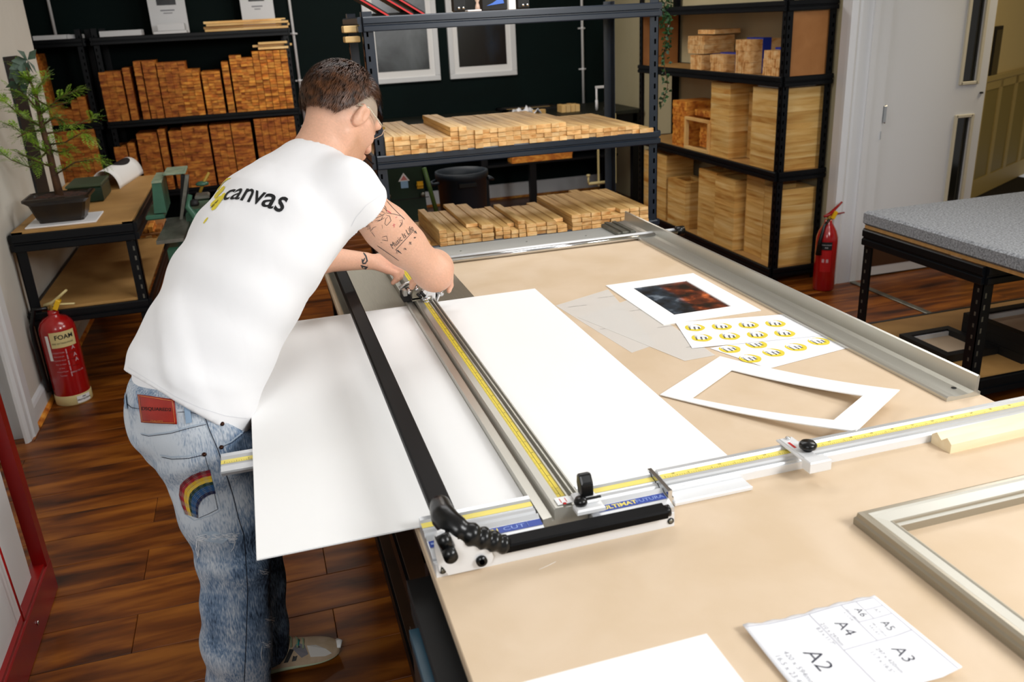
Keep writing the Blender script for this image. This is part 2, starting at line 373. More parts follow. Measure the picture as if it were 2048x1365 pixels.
def rack(name, label, x0, x1, y0, y1, levels, ztop, frame_mat, board_mat, holes=('y',), bh=.06, cat='shelving', ztops=None):
    t = thing(name, label, cat, ((x0 + x1) / 2, (y0 + y1) / 2, 0))
    for i, (x, y, sx, sy) in enumerate(((x0, y0, 1, 1), (x1, y0, -1, 1), (x0, y1, 1, -1), (x1, y1, -1, -1))):
        m = MB(); rack_post(m, x, y, ztop, sx, sy); p = m.build('post', frame_mat, t)
        h = MB()
        if sy > 0: post_holes(h, x, y, .0, ztop, sx, 'y')
        if 'x' in holes and sx > 0: post_holes(h, x, y if sy > 0 else y - .036, .0, ztop, 1, 'x')
        if h.v: h.build('keyholes', M_hole, p)['kind'] = 'stuff'
    for z in levels:
        m = MB(); beam(m, (x0 + .004, y0), (x1 - .004, y0), z, bh, (0, -1)); m.build('beam', frame_mat, t)
        m = MB(); beam(m, (x0 + .004, y1), (x1 - .004, y1), z, bh, (0, 1)); m.build('beam', frame_mat, t)
        m = MB(); beam(m, (x0, y0 + .004), (x0, y1 - .004), z, bh, (-1, 0)); m.build('beam', frame_mat, t)
        m = MB(); beam(m, (x1, y0 + .004), (x1, y1 - .004), z, bh, (1, 0)); m.build('beam', frame_mat, t)
        MB().box((x0 + .004, y0 + .001, z - .018), (x1 - .004, y1 - .001, z - .004)).build('shelf_board', board_mat, t)
    return t
# ---- central rack
CX0, CX1, CY0, CY1 = .505, 1.868, 3.86, 4.42
ZT, ZM, ZL = PY(741, 33, CY0).z, PY(768, 311, CY0).z, PY(890, 489, CY0).z + .0
rack('steel_shelving_rack', 'blue-black steel shelving rack behind the cutting table, holding pine bars', CX0, CX1, CY0, CY1, [ZT, ZM, ZL, .12], ZT + .02, M_blackblue, M_osb, ('y', 'x'))
MB
# ---- pine bars on its middle shelf (individual things)
bw, bt = .0372, .0205; BL = .62
bar0 = MB().box((-bw / 2 + .0006, 0, 0), (bw / 2 - .0006, BL, bt - .0006), bev=.0012).build('pine_bar', [M_pineY, M_end])
me = bar0.data
for p in me.polygons:
    if abs(p.normal.y) > .9: p.material_index = 1
first = True; NC = 35
def bar_at(x, y, z, rz, label, group, src, w=1.):
    global first
    o = src if first else src.copy()
    if not first: COL.objects.link(o)
    first = False
    o.location = (x, y, z); o.rotation_euler = (0, 0, rz); tag(o, label, 'timber', group); return o
heights = [4] * 5 + [3] * 3 + [5] * 2 + [4] * 13 + [3] * 3 + [2] * 7 + [1] * 2
layer = {0: 'bottom layer', 1: 'second layer', 2: 'third layer', 3: 'fourth layer', 4: 'raised fifth layer'}
for i, n in enumerate(heights):
    x = CX0 + .045 + (i + .5) * .0368
    part = 'left' if i < 8 else ('middle' if i < 23 else 'right')
    for k in range(n):
        bar_at(x, CY0 - .012 - .010 * random.random() - (.012 if i < 12 else 0) * (i % 2), ZM - .003 + k * bt, random.uniform(-.006, .006),
               'pine bar in the %s, %s-hand pile, middle rack shelf' % (layer[k], part) if part != 'middle' else 'pine bar in the %s, long centre pile, middle rack shelf' % layer[k],
               'pine bars on the middle shelf, %s pile, %s' % (part, layer[k]), bar0)
# ---- flat pine planks on its lower shelf
pk = {}
def plank_src(w, L, th=.019):
    k = (w, L)
    if k not in pk:
        o = MB().box((-w / 2 + .001, 0, 0), (w / 2 - .001, L, th - .0008), bev=.0015).build('pine_batten', [M_pineY, M_end])
        for p in o.data.polygons:
            if abs(p.normal.y) > .9: p.material_index = 1
        pk[k] = [o, True]
    s = pk[k]
    if s[1]: s[1] = False; return s[0]
    c = s[0].copy(); COL.objects.link(c); return c
cols = [(.62, .040, 1, .5), (.66, .036, 1, .52), (.70, .05, 1, .40), (.775, .036, 4, .60), (.812, .036, 3, .60), (.848, .036, 3, .60), (.885, .036, 3, .60), (.93, .058, 4, .60), (.99, .058, 4, .62), (.938, .058, 5, .60), 
        (1.045, .036, 3, .55), (1.083, .036, 3, .55), (1.121, .036, 3, .5), (1.159, .036, 4, .5), (1.205, .05, 3, .5), (1.256, .05, 3, .5), (1.307, .05, 3, .5), (1.36, .05, 3, .5),
        (1.435, .05, 4, .62), (1.486, .05, 4, .62), (1.537, .05, 4, .62), (1.588, .05, 4, .62), (1.639, .05, 4, .62), (1.69, .05, 4, .62), (1.741, .05, 4, .62), (1.79, .046, 4, .62)]
for i, (x, w, n, L) in enumerate(cols):
    if i == 9: continue
    reg = 'left end' if i < 3 else ('left-hand pile' if i < 10 else ('low middle pile' if i < 18 else 'right-hand pile'))
    for k in range(n):
        o = plank_src(w, L * .86); o.location = (x + random.uniform(-.001, .001), CY0 - .02 + random.uniform(-.008, .008) + (.06 if (k == n - 1 and i % 5 == 2) else 0), ZL - .003 + k * .0195)
        o.rotation_euler = (0, 0, random.uniform(-.006, .006))
        tag(o, 'flat pine batten, layer %s up, in the %s of the lower rack shelf' % (['one', 'two', 'three', 'four', 'five'][k], reg), 'timber', 'pine slats on the lower shelf, %s, layer %d' % (reg, k + 1))
# ---- right rack
RX0, RX1, RY0, RY1 = 3.11, 3.45, 4.72, 6.78
rack('corner_shelving_rack', 'black steel shelving rack by the doorway with frames and strapped timber', RX0, RX1, RY0, RY1, [.10, .725, 1.30, 1.73], 2.05, M_black, M_osb, ('y', 'x'))
struct
fr_cache = {}
def pine_frame(w, d, b=.045, h=.037):
    k = (w, d, b, h)
    if k in fr_cache: o = fr_cache[k].copy(); COL.objects.link(o); return o
    m = MB(); g = .0003
    m.slab([(0, 0), (w, 0), (w - b, b), (b, b)], 0, h - g, 0).slab([(w, d), (0, d), (b, d - b), (w - b, d - b)], 0, h - g, 0)
    m.slab([(0, d), (0, 0), (b, b), (b, d - b)], 0, h - g, 1).slab([(w, 0), (w, d), (w - b, d - b), (w - b, b)], 0, h - g, 1)
    o = m.build('canvas_stretcher', [M_pineX_x, M_pineX_y]); fr_cache[k] = o; return o
M_pineX_x = mat('pine_grain_across', 'bd8238', .5, c2='edca88', c3='deb064', scale=2.6, stretch=(1, 1, 9), rand=.16, detail=5)
M_pineX_y = M_pineX_x
def frame_stack(x0, y0, w, d, z0, z1, name, b=.045):
    h = .037; n = max(1, round((z1 - z0) / h)); h = (z1 - z0) / n
    for k in range(n):
        o = pine_frame(round(w, 3), round(d, 3), b, round(h, 4)); o.location = (x0 + random.uniform(-.0012, .0012), y0 + random.uniform(-.0012, .0012), z0 + k * h)
        tag(o, ('topmost' if k == n - 1 else 'one') + ' of the pine stretchers in the ' + name, 'wooden frame', 'pine frames in the ' + name + (', top' if k == n - 1 else ''))
z2 = .722; z1_ = .097
frame_stack(3.125, 4.77, .325, .30, z2, 1.225, 'tall stack by the doorway, second shelf')
frame_stack(3.135, 5.37, .21, .26, z2, 1.225, 'tall narrow mid stack, second shelf')
frame_stack(3.27, 5.13, .17, .22, z2, 1.16, 'recessed stack between the tall ones')
frame_stack(3.18, 4.76, .25, .20, z1_, .60, 'open-topped stack, bottom shelf')
frame_stack(3.19, 4.98, .24, .22, z1_, .645, 'stack behind the open-topped one')
frame_stack(3.125, 5.24, .24, .27, z1_, .585, 'right of the bottom twin stacks')
frame_stack(3.135, 5.515, .22, .26, z1_, .60, 'left of the bottom twin stacks')
frame_stack(3.12, 5.95, .22, .30, z1_, .46, 'low left stack, bottom shelf')
frame_stack(3.13, 6.30, .24, .42, z1_, .62, 'deep far left stack, bottom shelf')
# upright little frame and loose bars on the second shelf
t = thing('pine_stretcher_frame', 'small pale pine frame standing on edge before a dark bundle on the second shelf', 'wooden frame', (3.13, 5.75, z2))
m = MB(); ya, yb, za, zb, b = 5.62, 5.99, z2, z2 + .235, .022
for a, c in (((ya, za), (yb, za + b)), ((ya, zb - b), (yb, zb)), ((ya, za + b), (ya + b, zb - b)), ((yb - b, za + b), (yb, zb - b))):
    MB().box((3.118, a[0], a[1]), (3.145, c[0], c[1]), bev=.002).build('rail' if a[0] == ya and c[0] == yb else 'stile', M_pine, t)
def bundle(x0, x1, y0, y1, z0, z1, wbar, hbar, label, group, name='strapped_timber', strap=None, vertical=True, cm=None, side=None):
    """bars packed with their ends facing -x, bound by a blue strap"""
    t = thing(name, label, 'timber bundle', ((x0 + x1) / 2, (y0 + y1) / 2, z0), group=group)
    ny = max(1, int((y1 - y0) / wbar)); nz = max(1, int((z1 - z0) / hbar)); m = MB()
    for j in range(ny):
        for k in range(nz):
            e = random.uniform(-.004, .004); y = y0 + j * wbar; z = z0 + k * hbar
            m.box((x0 + e, y + .0008, z + .0005), (x1 + e, y + wbar - .0008, z + hbar - .0005))
    o = m.build('bar_ends', cm or M_end, t); o['kind'] = 'stuff'
    if strap:
        for s in strap: MB().box((x0 + .085, y0 - .004, z0 + .0002), (x0 + .145, y1 + .004, z1 + .003)).build('strap', M_bstrap, t)
    return t
z3 = 1.297
bundle(3.13, 3.38, 4.79, 4.98, z3, z3 + .16, .0145, .05, 'strapped bundle of pine bars nearest the doorway on the third shelf', None, strap=[4.975])
bundle(3.13, 3.38, 5.13, 5.32, z3, z3 + .215, .0145, .07, 'tall strapped bundle of pine bars with the widest blue strap on the third shelf', None, strap=[5.095])
bundle(3.13, 3.38, 5.46, 5.66, z3, z3 + .115, .0145, .055, 'low strapped bundle of pine bars in the middle of the third shelf', None, strap=[5.43])
bundle(3.13, 3.38, 5.77, 5.95, z3, z3 + .105, .0145, .05, 'lower orange bundle of bars at the left of the third shelf', None, strap=[5.735])
bundle(3.14, 3.38, 5.76, 6.0, z3 + .108, z3 + .235, .02, .03, 'upper bundle of bars stacked behind the hanging vine on the third shelf', None)
bundle(3.2, 3.4, 5.72, 6.02, z3 + .238, z3 + .27, .05, .03, 'few pale boards lying on top of the bundles behind the vine', None)
bundle(3.16, 3.4, 5.63, 5.85, z2 + .03, z2 + .20, .028, .021, 'dark bundle of bars inside the small standing frame', None, cm=M_oldend)
bundle(3.14, 3.4, 6.0, 6.24, z2, z2 + .34, .028, .021, 'tall dark bundle of bars left of the small standing frame', None, cm=M_oldend)
bundle(3.2, 3.42, 5.66, 5.98, z2 + .238, z2 + .285, .04, .022, 'loose dark bars piled above the small standing frame', None, cm=M_oldend)
# hardboard sheets closing the bay ends of the third shelf
tag(recentre(MB().box((3.13, RY0 + .02, z3), (3.44, RY0 + .026, 1.665)).build('hardboard_sheet', M_hard)), 'brown hardboard sheet closing the near end of the third shelf bay', 'board')
tag(recentre(MB().box((3.13, RY1 - .03, z3), (3.44, RY1 - .024, 1.665)).build('hardboard_sheet', M_hard)), 'brown hardboard sheet closing the far end of the third shelf bay', 'board')
# thin sheet lying on the near stack
tag(recentre(MB().box((3.14, 4.80, 1.226), (3.40, 5.04, 1.232)).build('board_offcut', M_board)), 'thin pale sheet lying on the tall stack nearest the doorway', 'sheet')
# ---- back bench (dark) with its things
bb = thing('back_workbench', 'long dark workbench against the dark green wall', 'workbench', (2.2, 7.9, 0))
MB().box((.95, 7.42, .84), (3.44, 8.32, .875), bev=.004).build('worktop', mat('dark_worktop', '12160f', .5, c2='1b1f16', scale=5), bb)
for x in (1.0, 1.9, 2.35, 3.36): MB().box((x, 7.46, 0), (x + .06, 7.52, .84)).build('leg', M_black, bb)
for x in (1.0, 3.36): MB().box((x, 8.22, 0), (x + .06, 8.28, .84)).build('leg', M_black, bb)
MB().box((1.0, 7.46, .76), (3.4, 7.50, .84)).build('rail', M_black, bb)
MB().box((1.95, 7.44, .47), (3.2, 8.25, .49)).build('shelf_board', M_black, bb)
bundle(2.18, 2.75, 7.43, 7.62, .49, .60, .04, .04, 'short pile of orange timber ends on the shelf under the back bench', None, name='timber_pile', cm=M_oldend)
def pyt(x, y, Y): return PY(x, y, Y)
t = thing('dark_tray_frame', 'black frame with a pale inner edge lying at the back of the dark bench', 'frame', (2.55, 8.1, .876))
m = MB(); q = (2.28, 7.98, 2.86, 8.26)
m.box((q[0], q[1], .876), (q[2], q[1] + .05, .90)).box((q[0], q[3] - .05, .876), (q[2], q[3], .90)).box((q[0], q[1], .876), (q[0] + .05, q[3], .90)).box((q[2] - .05, q[1], .876), (q[2], q[3], .90)).build('moulding', M_matte, t)
MB().box((q[0] + .05, q[1] + .05, .877), (q[2] - .05, q[3] - .05, .886)).build('backing', M_pine, t)
t = thing('pine_block', 'small stack of pine blocks on the dark bench right of the crumpled sheet', 'wood block', (3.0, 7.72, .876), group=None)
for i in range(4): MB().box((2.72 + i * .045, 7.6, .876), (2.76 + i * .045, 7.72, .945 - .004 * (i % 2)), bev=.003).build('block', M_pine, t)
t = thing('pine_offcut', 'angled pine offcut lying on the dark bench beside the crumpled sheet', 'wood block', (2.5, 7.6, .876))
MB(Matrix.Translation((2.42, 7.56, .876)) @ Matrix.Rotation(.35, 4, 'Z')).box((0, 0, 0), (.16, .05, .045), bev=.004).build('offcut', M_pine, t)
# crumpled sheets
def crumple(name, x0, x1, y0, y1, z, amp, m_, label, seed):
    m = MB(); n = 12; v = []; f = []
    for i in range(n):
        for j in range(n):
            a, b = i / (n - 1), j / (n - 1); x = x0 + (x1 - x0) * a; y = y0 + (y1 - y0) * b
            v.append((x, y, z + .004 + amp * abs(noise.noise(Vector((a * 3 + seed, b * 3, seed))))))
    for i in range(n - 1):
        for j in range(n - 1): k = i * n + j; f.append((k, k + n, k + n + 1, k + 1))
    o = m.add(v, f, 0, True).build(name, m_); md = o.modifiers.new('s', 'SOLIDIFY'); md.thickness = .002; return tag(recentre(o), label, 'sheet')
crumple('crumpled_paper', 2.28, 2.5, 7.5, 7.75, .876, .16, M_paper, 'crumpled white and brown paper on the dark bench behind the pine bars', 3.1)
t = thing('print_tray', 'flat silver-edged print lying on the dark bench left of the crumpled paper', 'print', (2.0, 7.6, .876))
MB().box((1.82, 7.46, .876), (2.28, 7.72, .886), bev=.002).build('tray', M_alu, t)
MB().box((1.85, 7.48, .886), (2.26, 7.70, .889)).build('print', mat('brown_print', '6a3414', .4, c2='c9c4b8', scale=9), t)
t = thing('chrome_knob', 'small round chrome knob on the near edge of the dark bench', 'knob', (1.83, 7.45, .876))
MB().lathe([(0, 0), (.012, 0), (.012, .02), (.026, .025), (.03, .04), (.02, .055), (0, .058)], (1.83, 7.45, .876), 16).build('ball', M_chrome, t)
def clamp(x, y, z0, z1, arm, label, base=True):
    t = thing('bench_clamp', label, 'clamp', (x, y, z0))
    MB().box((x - .012, y - .006, z0), (x + .012, y + .006, z1)).build('bar', M_white, t)
    MB().box((x - .13, y - .01, z0 + arm), (x + .02, y + .01, z0 + arm + .022), bev=.003).build('jaw', M_white, t)
    MB().tube([(x - .12, y, z0 + .01), (x - .12, y, z0 + arm)], .009, 8).tube([(x - .12, y, z0 + .02), (x - .12, y, z0 + .1)], .013, 8).build('screw', M_white, t)
    if base: MB().box((x - .04, y - .03, z0), (x + .05, y + .03, z0 + .03), bev=.005).lathe([(0, 0), (.03, 0), (.03, .03), (.02, .04), (0, .04)], (x + .02, y, z0 + .03), 14).build('foot', M_alu, t)
q = PY(1218, 222, 7.5); clamp(q.x, 7.5, .876, 1.165, .20, 'silver clamp standing at the right end of the dark bench')
t = thing('sash_clamp_pair', 'pair of pale bar clamps hanging below the right end of the dark bench', 'clamp', (3.2, 7.38, .2))
for px in (1196, 1217, 1230):
    a = PY(px, 300, 7.38); b_ = PY(px + 1, 372 if px < 1230 else 366, 7.38); MB().box((a.x - .007, 7.37, b_.z), (a.x + .007, 7.385, .86)).build('bar', M_cream, t)
a = PY(1177, 368, 7.36); b_ = PY(1218, 372, 7.36)
MB().tube([(a.x, 7.36, a.z), (b_.x, 7.36, a.z)], .014, 8).build('handle', M_cream, t)
for x in (a.x, b_.x): MB().tube([(x, 7.36, a.z), (x, 7.36, a.z + .07)], .01, 8).lathe([(0, 0), (.018, .004), (.018, .02), (0, .025)], (x, 7.36, a.z + .065), 10).build('knob', M_cream, t)
# ================================================================== LEFT RACKS AT THE BACK
LY = 7.8; za_, zb_ = 1.725, 1.085
rack('timber_rack', 'black shelving rack packed with orange timber ends, behind the man', -1.10, .405, LY, 8.3, [za_, zb_, .50], 1.79, M_black, M_osb, ('y',))
rack('far_left_rack', 'dark shelving rack half hidden by the small tree and the left wall', -2.75, -1.17, LY, 8.3, [za_, zb_, .50], 1.79, M_black, M_osb, ('y',))
src = MB().box((-.0265, 0, 0), (.0265, .42, .0215), bev=.0012).build('timber_length', M_oldend); first = True; nTim = 0
stuff = MB()
def tim(x, z, lab, grp):
    global first, nTim
    if nTim < 290:
        o = src if first else src.copy()
        if not first: COL.objects.link(o)
        first = False; nTim += 1; o.location = (x, LY - .03 + random.uniform(-.012, .012), z)
        tag(o, lab, 'timber', grp)
    else:
        e = random.uniform(-.012, .012); stuff.box((x - .0265, LY - .03 + e, z), (x + .0265, LY + .3, z + .0215))
def zpx(x, y): return PY(x / 2.904, y / 2.904, LY)
spec1 = [(560, 690, 410), (690, 750, 395), (752, 812, 350), (812, 882, 338), (896, 1062, 358), (1062, 1143, 405), (1160, 1262, 407), (1262, 1322, 350), (1322, 1385, 315), (1385, 1450, 325), (1450, 1655, 295)]
def fill(spec, zbase, shelf):
    jobs = []
    for a, b_, top in spec:
        p, q = zpx(a, top), zpx(b_, top); n = max(1, round((q.x - p.x) / .0545))
        for i in range(n):
            x = p.x + (i + .5) * (q.x - p.x) / n; nz = int((p.z - zbase) / .0225)
            for k in range(nz): jobs.append((x, zbase + k * .0225, a))
    return jobs
j1 = fill(spec1, zb_ - .004, 'upper'); j1.sort(key=lambda t: -t[0])
for x, z, a in j1:
    r = 'right' if a >= 1160 else ('middle' if a >= 890 else 'left')
    tim(x + .012, z, 'orange timber length in the %s block on the upper shelf of the timber rack' % r, 'timber lengths on the upper shelf, %s block' % r)
spec2 = [(655, 720, 842), (720, 782, 828), (782, 900, 772), (900, 950, 745), (968, 1040, 750), (1040, 1192, 726), (1205, 1325, 716), (1330, 1445, 712), (1462, 1700, 692)]
for x, z, a in fill(spec2, .496, 'lower'):
    stuff.box((x - .015, LY - .03 + random.uniform(-.01, .01), z), (x + .038, LY + .3, z + .0215))
for x, z in [(-1.55 + i * .055, .496 + k * .0225) for i in range(6) for k in range(24)] + [(-1.62 + i * .055, zb_ + k * .0225) for i in range(7) for k in range([27, 24, 7, 5, 5, 8, 9][i])]:
    stuff.box((x, LY - .03 + random.uniform(-.01, .01), z), (x + .053, LY + .3, z + .0215))
M_stuff = mat('timber_end_grain_joined', '984b12', .65, c2='dc9136', c3='bd6d20', scale=16, stretch=(1, 1, 2.4), detail=3)
o = stuff.build('stacked_timber', M_stuff); tag(recentre(o), 'dense wall of dark orange timber ends on the lower and far left shelves of the racks', 'timber', kind='stuff')
for i, (x0, x1, z, y) in enumerate(((1.0, 1.5, 0, 0),)): pass
def lying(px0, py0, px1, z, n, lab, grp, dx=0):
    a = PY(px0, py0, LY - .02); b_ = PY(px1, py0, LY - .02)
    for i in range(n):
        o = MB().box((a.x + random.uniform(0, .06), LY - .02 + (i % 2) * .05, z + i * .02), (b_.x + random.uniform(-.04, .03), LY + .03 + (i % 2) * .05, z + i * .02 + .0185), bev=.002).build('pine_batten', M_pine)
        tag(recentre(o), lab, 'timber', grp)
lying(403, 50, 575, za_ - .003, 4, 'pale pine batten lying flat on the top shelf of the timber rack', 'battens on the top shelf')
lying(505, 90, 580, zpx(1500, 290).z, 3, 'pale pine batten lying across the highest stack under the top shelf', 'battens across the highest stack')
def wbox(px0, px1, h, lab, y=LY + .02, z=None):
    a = PY(px0, 60, y).x; b_ = PY(px1, 60, y).x; zz = za_ - .003 if z is None else z
    return tag(recentre(MB().box((a, y, zz), (b_, y + .2, zz + h), bev=.003).build('white_box', M_trim)), lab, 'box')
wbox(62, 130, .035, 'flat white box on the far left rack top'); wbox(131, 158, .032, 'small white box right of the flat one on the far left rack top')
wbox(197, 282, .045, 'long flat white box at the left of the timber rack top')
wbox(306, 373, .022, 'thin white slab below the portrait board'); wbox(316, 370, .055, 'white box on the thin slab below the portrait board', z=za_ + .02)
def portrait(px0, px1, lab):
    a = PY(px0, 20, LY + .3).x; b_ = PY(px1, 20, LY + .3).x; z = za_; y = LY + .3
    t = thing('portrait_board', lab, 'poster', ((a + b_) / 2, y, z))
    MB().box((a, y, z), (b_, y + .02, z + .62), bev=.002).build('board', M_trim, t)
    MB().box((a + .07, y - .002, z + .22), (b_ - .07, y, z + .54)).build('print', mat('dark_portrait', '07080a', .4, c2='3a3c40', scale=5), t)
    m = MB(); m.box((a + .09, y - .002, z + .175), (b_ - .09, y, z + .185)).box((a + .11, y - .002, z + .155), (b_ - .11, y, z + .162)); m.build('caption', M_inkg, t)
portrait(297, 372, 'white portrait board with a dark picture standing above the white boxes'); portrait(482, 548, 'white portrait board with a dark picture standing behind the pale battens')
# ================================================================== THINGS ON THE CENTRAL RACK TOP
zt = ZT
for i, (x0, lab) in enumerate(((732, 'black stand with a red rim slanting across the left of the rack top'), (785, 'black stand with a red rim slanting right of the first one'), (812, 'black stand with a red rim, rightmost and farthest of the three'))):
    a = PY(x0, 0, CY0 + .1); t = thing('red_rimmed_stand', lab, 'stand', (a.x, CY0 + .1 + i * .03, zt))
    y = CY0 + .08 + i * .04
    T = Matrix.Translation((a.x + .08, y, zt)) @ Matrix.Rotation(math.radians(-58), 4, 'Y')
    MB(T).box((0, .0, -.006), (.012, .16, .2)).build('panel', M_matte, t)
    MB(T).box((-.001, -.008, -.006), (.006, .0, .2)).build('rim', M_redstrap, t)
    MB().box((a.x - .01, y + .05, zt), (a.x + .085, y + .11, zt + .012)).build('foot', M_matte, t)
def figurine():
    a = PY(955, 10, CY0 + .06); t = thing('small_figurine', 'small pale figurine on a white base on the rack top', 'figurine', (a.x, CY0 + .06, zt))
    MB().box((a.x - .05, CY0 + .04, zt), (a.x + .012, CY0 + .09, zt + .007), bev=.002).build('base', M_white, t)
    MB().lathe([(0, 0), (.012, .0), (.010, .015), (.006, .028), (.011, .04), (.009, .052), (.004, .056), (.009, .062), (.010, .072), (.004, .082), (0, .083)], (a.x, CY0 + .06, zt + .007), 12).build('body', mat('figurine_skin', 'd9b9a4', .5), t)
figurine()
for px, lab in ((915, 'small black screw clamp with bright bolts at the left of the rack top'), (1043, 'small black case with a bright catch right of the glowing screen')):
    a = PY(px, 15, CY0 + .05); t = thing('black_clamp', lab, 'clamp', (a.x, CY0 + .05, zt))
    MB().box((a.x - .02, CY0 + .03, zt), (a.x + .03, CY0 + .08, zt + .06), bev=.006).build('body', M_matte, t)
    MB().box((a.x - .015, CY0 + .03, zt + .06), (a.x + .005, CY0 + .06, zt + .12), bev=.004).build('arm', M_matte, t)
    MB().lathe([(0, 0), (.006, .0), (.006, .008), (0, .009)], (a.x, CY0 + .025, zt + .012), 8).lathe([(0, 0), (.006, .0), (.006, .008), (0, .009)], (a.x + .02, CY0 + .025, zt + .012), 8).build('bolt', M_chrome, t)
a = PY(963, 10, CY0 + .06); b_ = PY(1012, 10, CY0 + .06)
t = thing('small_device', 'small black device with a blue screen lying on the rack top', 'device', ((a.x + b_.x) / 2, CY0 + .08, zt))
MB().box((a.x, CY0 + .04, zt), (b_.x, CY0 + .12, zt + .075), bev=.004).build('case', M_matte, t)
MB().slab([(0, 0), (.03, .012), (.06, .03), (.075, .028), (.08, .008)], 0, .002, T=Matrix.Translation((b_.x - .095, CY0 + .039, zt + .02)) @ Matrix.Rotation(math.radians(90), 4, 'X')).build('screen_picture', mat('screen_blue', '1b62c9', .3), t)
a = PY(1015, 10, CY0 + .06); t = thing('paper_cup', 'small white card with a dark mark beside the blue-screened device', 'card', (a.x, CY0 + .05, zt)); t.name = 'standing_card'; WM[t.name] = WM['paper_cup']
MB().box((a.x, CY0 + .04, zt), (a.x + .032, CY0 + .046, zt + .085), bev=.001).build('card', M_board, t); MB().lathe([(.004, 0), (.009, 0), (.009, .001), (.004, .001)], (0, 0, 0), 12, T=Matrix.Translation((a.x + .016, CY0 + .0395, zt + .05)) @ Matrix.Rotation(math.radians(90), 4, 'X')).build('mark', M_ink, t)
# wedge of timber at the left post top
tag(recentre(MB().box((.435, 3.93, ZT - .06), (.50, 4.02, ZT - .032), bev=.003).box((.437, 3.93, ZT - .10), (.50, 4.02, ZT - .075), bev=.003).build('timber_wedge', M_pine)), 'short pine pieces sticking out beside the left post of the central rack', 'wood block')
# hanging vine
t = thing('hanging_vine', 'trailing green vine hanging down beside the right post of the central rack', 'plant', (1.95, 3.95, ZT - .1))
vm, lm = MB(), MB(); rng = random.Random(5)
vx, vy = PY(1333, 0, 3.95).x, 3.95
pts = [(vx + .012 * math.sin(i * .9), vy + .01 * math.cos(i * 1.3), 1.86 - i * .03) for i in range(20)]
vm.tube(pts, .002, 5)
def leaf(mb, p, d, L, w, rng):
    d = d.normalized(); s = d.cross(Vector((rng.uniform(-1, 1), rng.uniform(-1, 1), rng.uniform(-1, 1)))).normalized(); u = s.cross(d)
    mb.add([p, p + d * L * .45 + s * w + u * w * .3, p + d * L, p + d * L * .45 - s * w + u * w * .3], [(0, 1, 2), (0, 2, 3)], 0, True)
for i, p in enumerate(pts):
    n = 26 if i < 7 else (12 if i < 12 else 5)
    for k in range(n):
        dd = Vector((rng.uniform(-1, 1), rng.uniform(-1, 1), rng.uniform(-1.2, .3))); sp = .03 if i < 8 else .016
        leaf(lm, Vector(p) + Vector((rng.uniform(-sp, sp), rng.uniform(-sp, sp), rng.uniform(-.015, .015))), dd, .022, .009, rng)
vm.build('stem', M_bark, t); o = lm.build('leaves', M_leafd, t); o['kind'] = 'stuff'
# ================================================================== LEFT BENCH
BZ = .87; bx0, bx1, by0, by1 = -1.175, -.632, 4.56, 6.06
t = thing('side_workbench', 'black steel bench with a worn board top along the left wall, holding the small tree', 'workbench', ((bx0 + bx1) / 2, 5.3, 0))
MB().box((bx0, by0, BZ - .016), (bx1, by1, BZ), bev=.002).build('worktop', M_osb, t)
zs = PY(69, 621, by0).z
MB().box((bx0 + .01, by0 + .005, zs - .014), (bx1 - .01, by1, zs), bev=.002).build('lower_shelf', M_osb, t)
for x, y, sx, sy in ((bx0, by0, 1, 1), (bx1, by0, -1, 1), (bx0, by1, 1, -1), (bx1, by1, -1, -1)):
    m = MB(); rack_post(m, x, y, BZ - .004, sx, sy, .048, .004); p = m.build('leg', M_black, t)
    if sy > 0 and sx < 0: h = MB(); post_holes(h, x, y, 0, BZ - .05, sx, 'y'); h.build('keyholes', M_steel, p)['kind'] = 'stuff'
for z in (BZ - .012, zs - .012):
    for a, c, o_ in (((bx0, by0), (bx1, by0), (0, -1)), ((bx0, by1), (bx1, by1), (0, 1)), ((bx0, by0), (bx0, by1), (-1, 0)), ((bx1, by0), (bx1, by1), (1, 0))):
        m = MB(); beam(m, a, c, z, .085 if z > .8 else .065, o_); m.build('beam', M_black, t)
# white tile, pot, tree
tile = MB(); a, b_ = P(40, 461, BZ), P(186, 417, BZ)
tag(recentre(MB().box((-1.12, 4.60, BZ), (-.80, 4.86, BZ + .008), bev=.002).build('white_tile', M_white)), 'white square tile under the brown plant pot', 'tile')
pt = thing('potted_tree', 'small feathery tree in a brown rectangular glazed pot on the side bench', 'plant', (-.97, 4.74, BZ + .008))
px_, py_, pz_ = -.965, 4.735, BZ + .008
def ring(hx, hy, z, c=.012):
    return [(px_ + sx * (hx - (c if e else 0)), py_ + sy * (hy - (0 if e else c)), z) for sx, sy, es in ((1, -1, (1, 0)), (1, 1, (0, 1)), (-1, 1, (1, 0)), (-1, -1, (0, 1))) for e in es]
prof = [(.100, .075, .0), (.102, .077, .012), (.108, .082, .02), (.128, .098, .092), (.140, .108, .104), (.150, .118, .112), (.150, .118, .124), (.138, .106, .126), (.128, .098, .118), (.118, .09, .10)]
v = []; f = []
for hx, hy, z in prof: v += ring(hx, hy, pz_ + z)
for i in range(len(prof) - 1):
    for k in range(8): f.append((i * 8 + k, i * 8 + (k + 1) % 8, (i + 1) * 8 + (k + 1) % 8, (i + 1) * 8 + k))
f.append(tuple(range(7, -1, -1))); MB().add(v, f).build('pot', M_clay, pt)
m = MB(); n = 14; v = []; f = []
for i in range(n):
    for j in range(n): a, b_ = i / (n - 1) * 2 - 1, j / (n - 1) * 2 - 1; v.append((px_ + a * .122, py_ + b_ * .093, pz_ + .108 + .014 * noise.noise(Vector((a * 7, b_ * 7, 0))) + .012 * (1 - a * a)))
for i in range(n - 1):
    for j in range(n - 1): k = i * n + j; f.append((k, k + n, k + n + 1, k + 1))
m.add(v, f, 0, True).build('soil', M_soil, pt)
tr = MB(); lf = MB(); rng = random.Random(11)
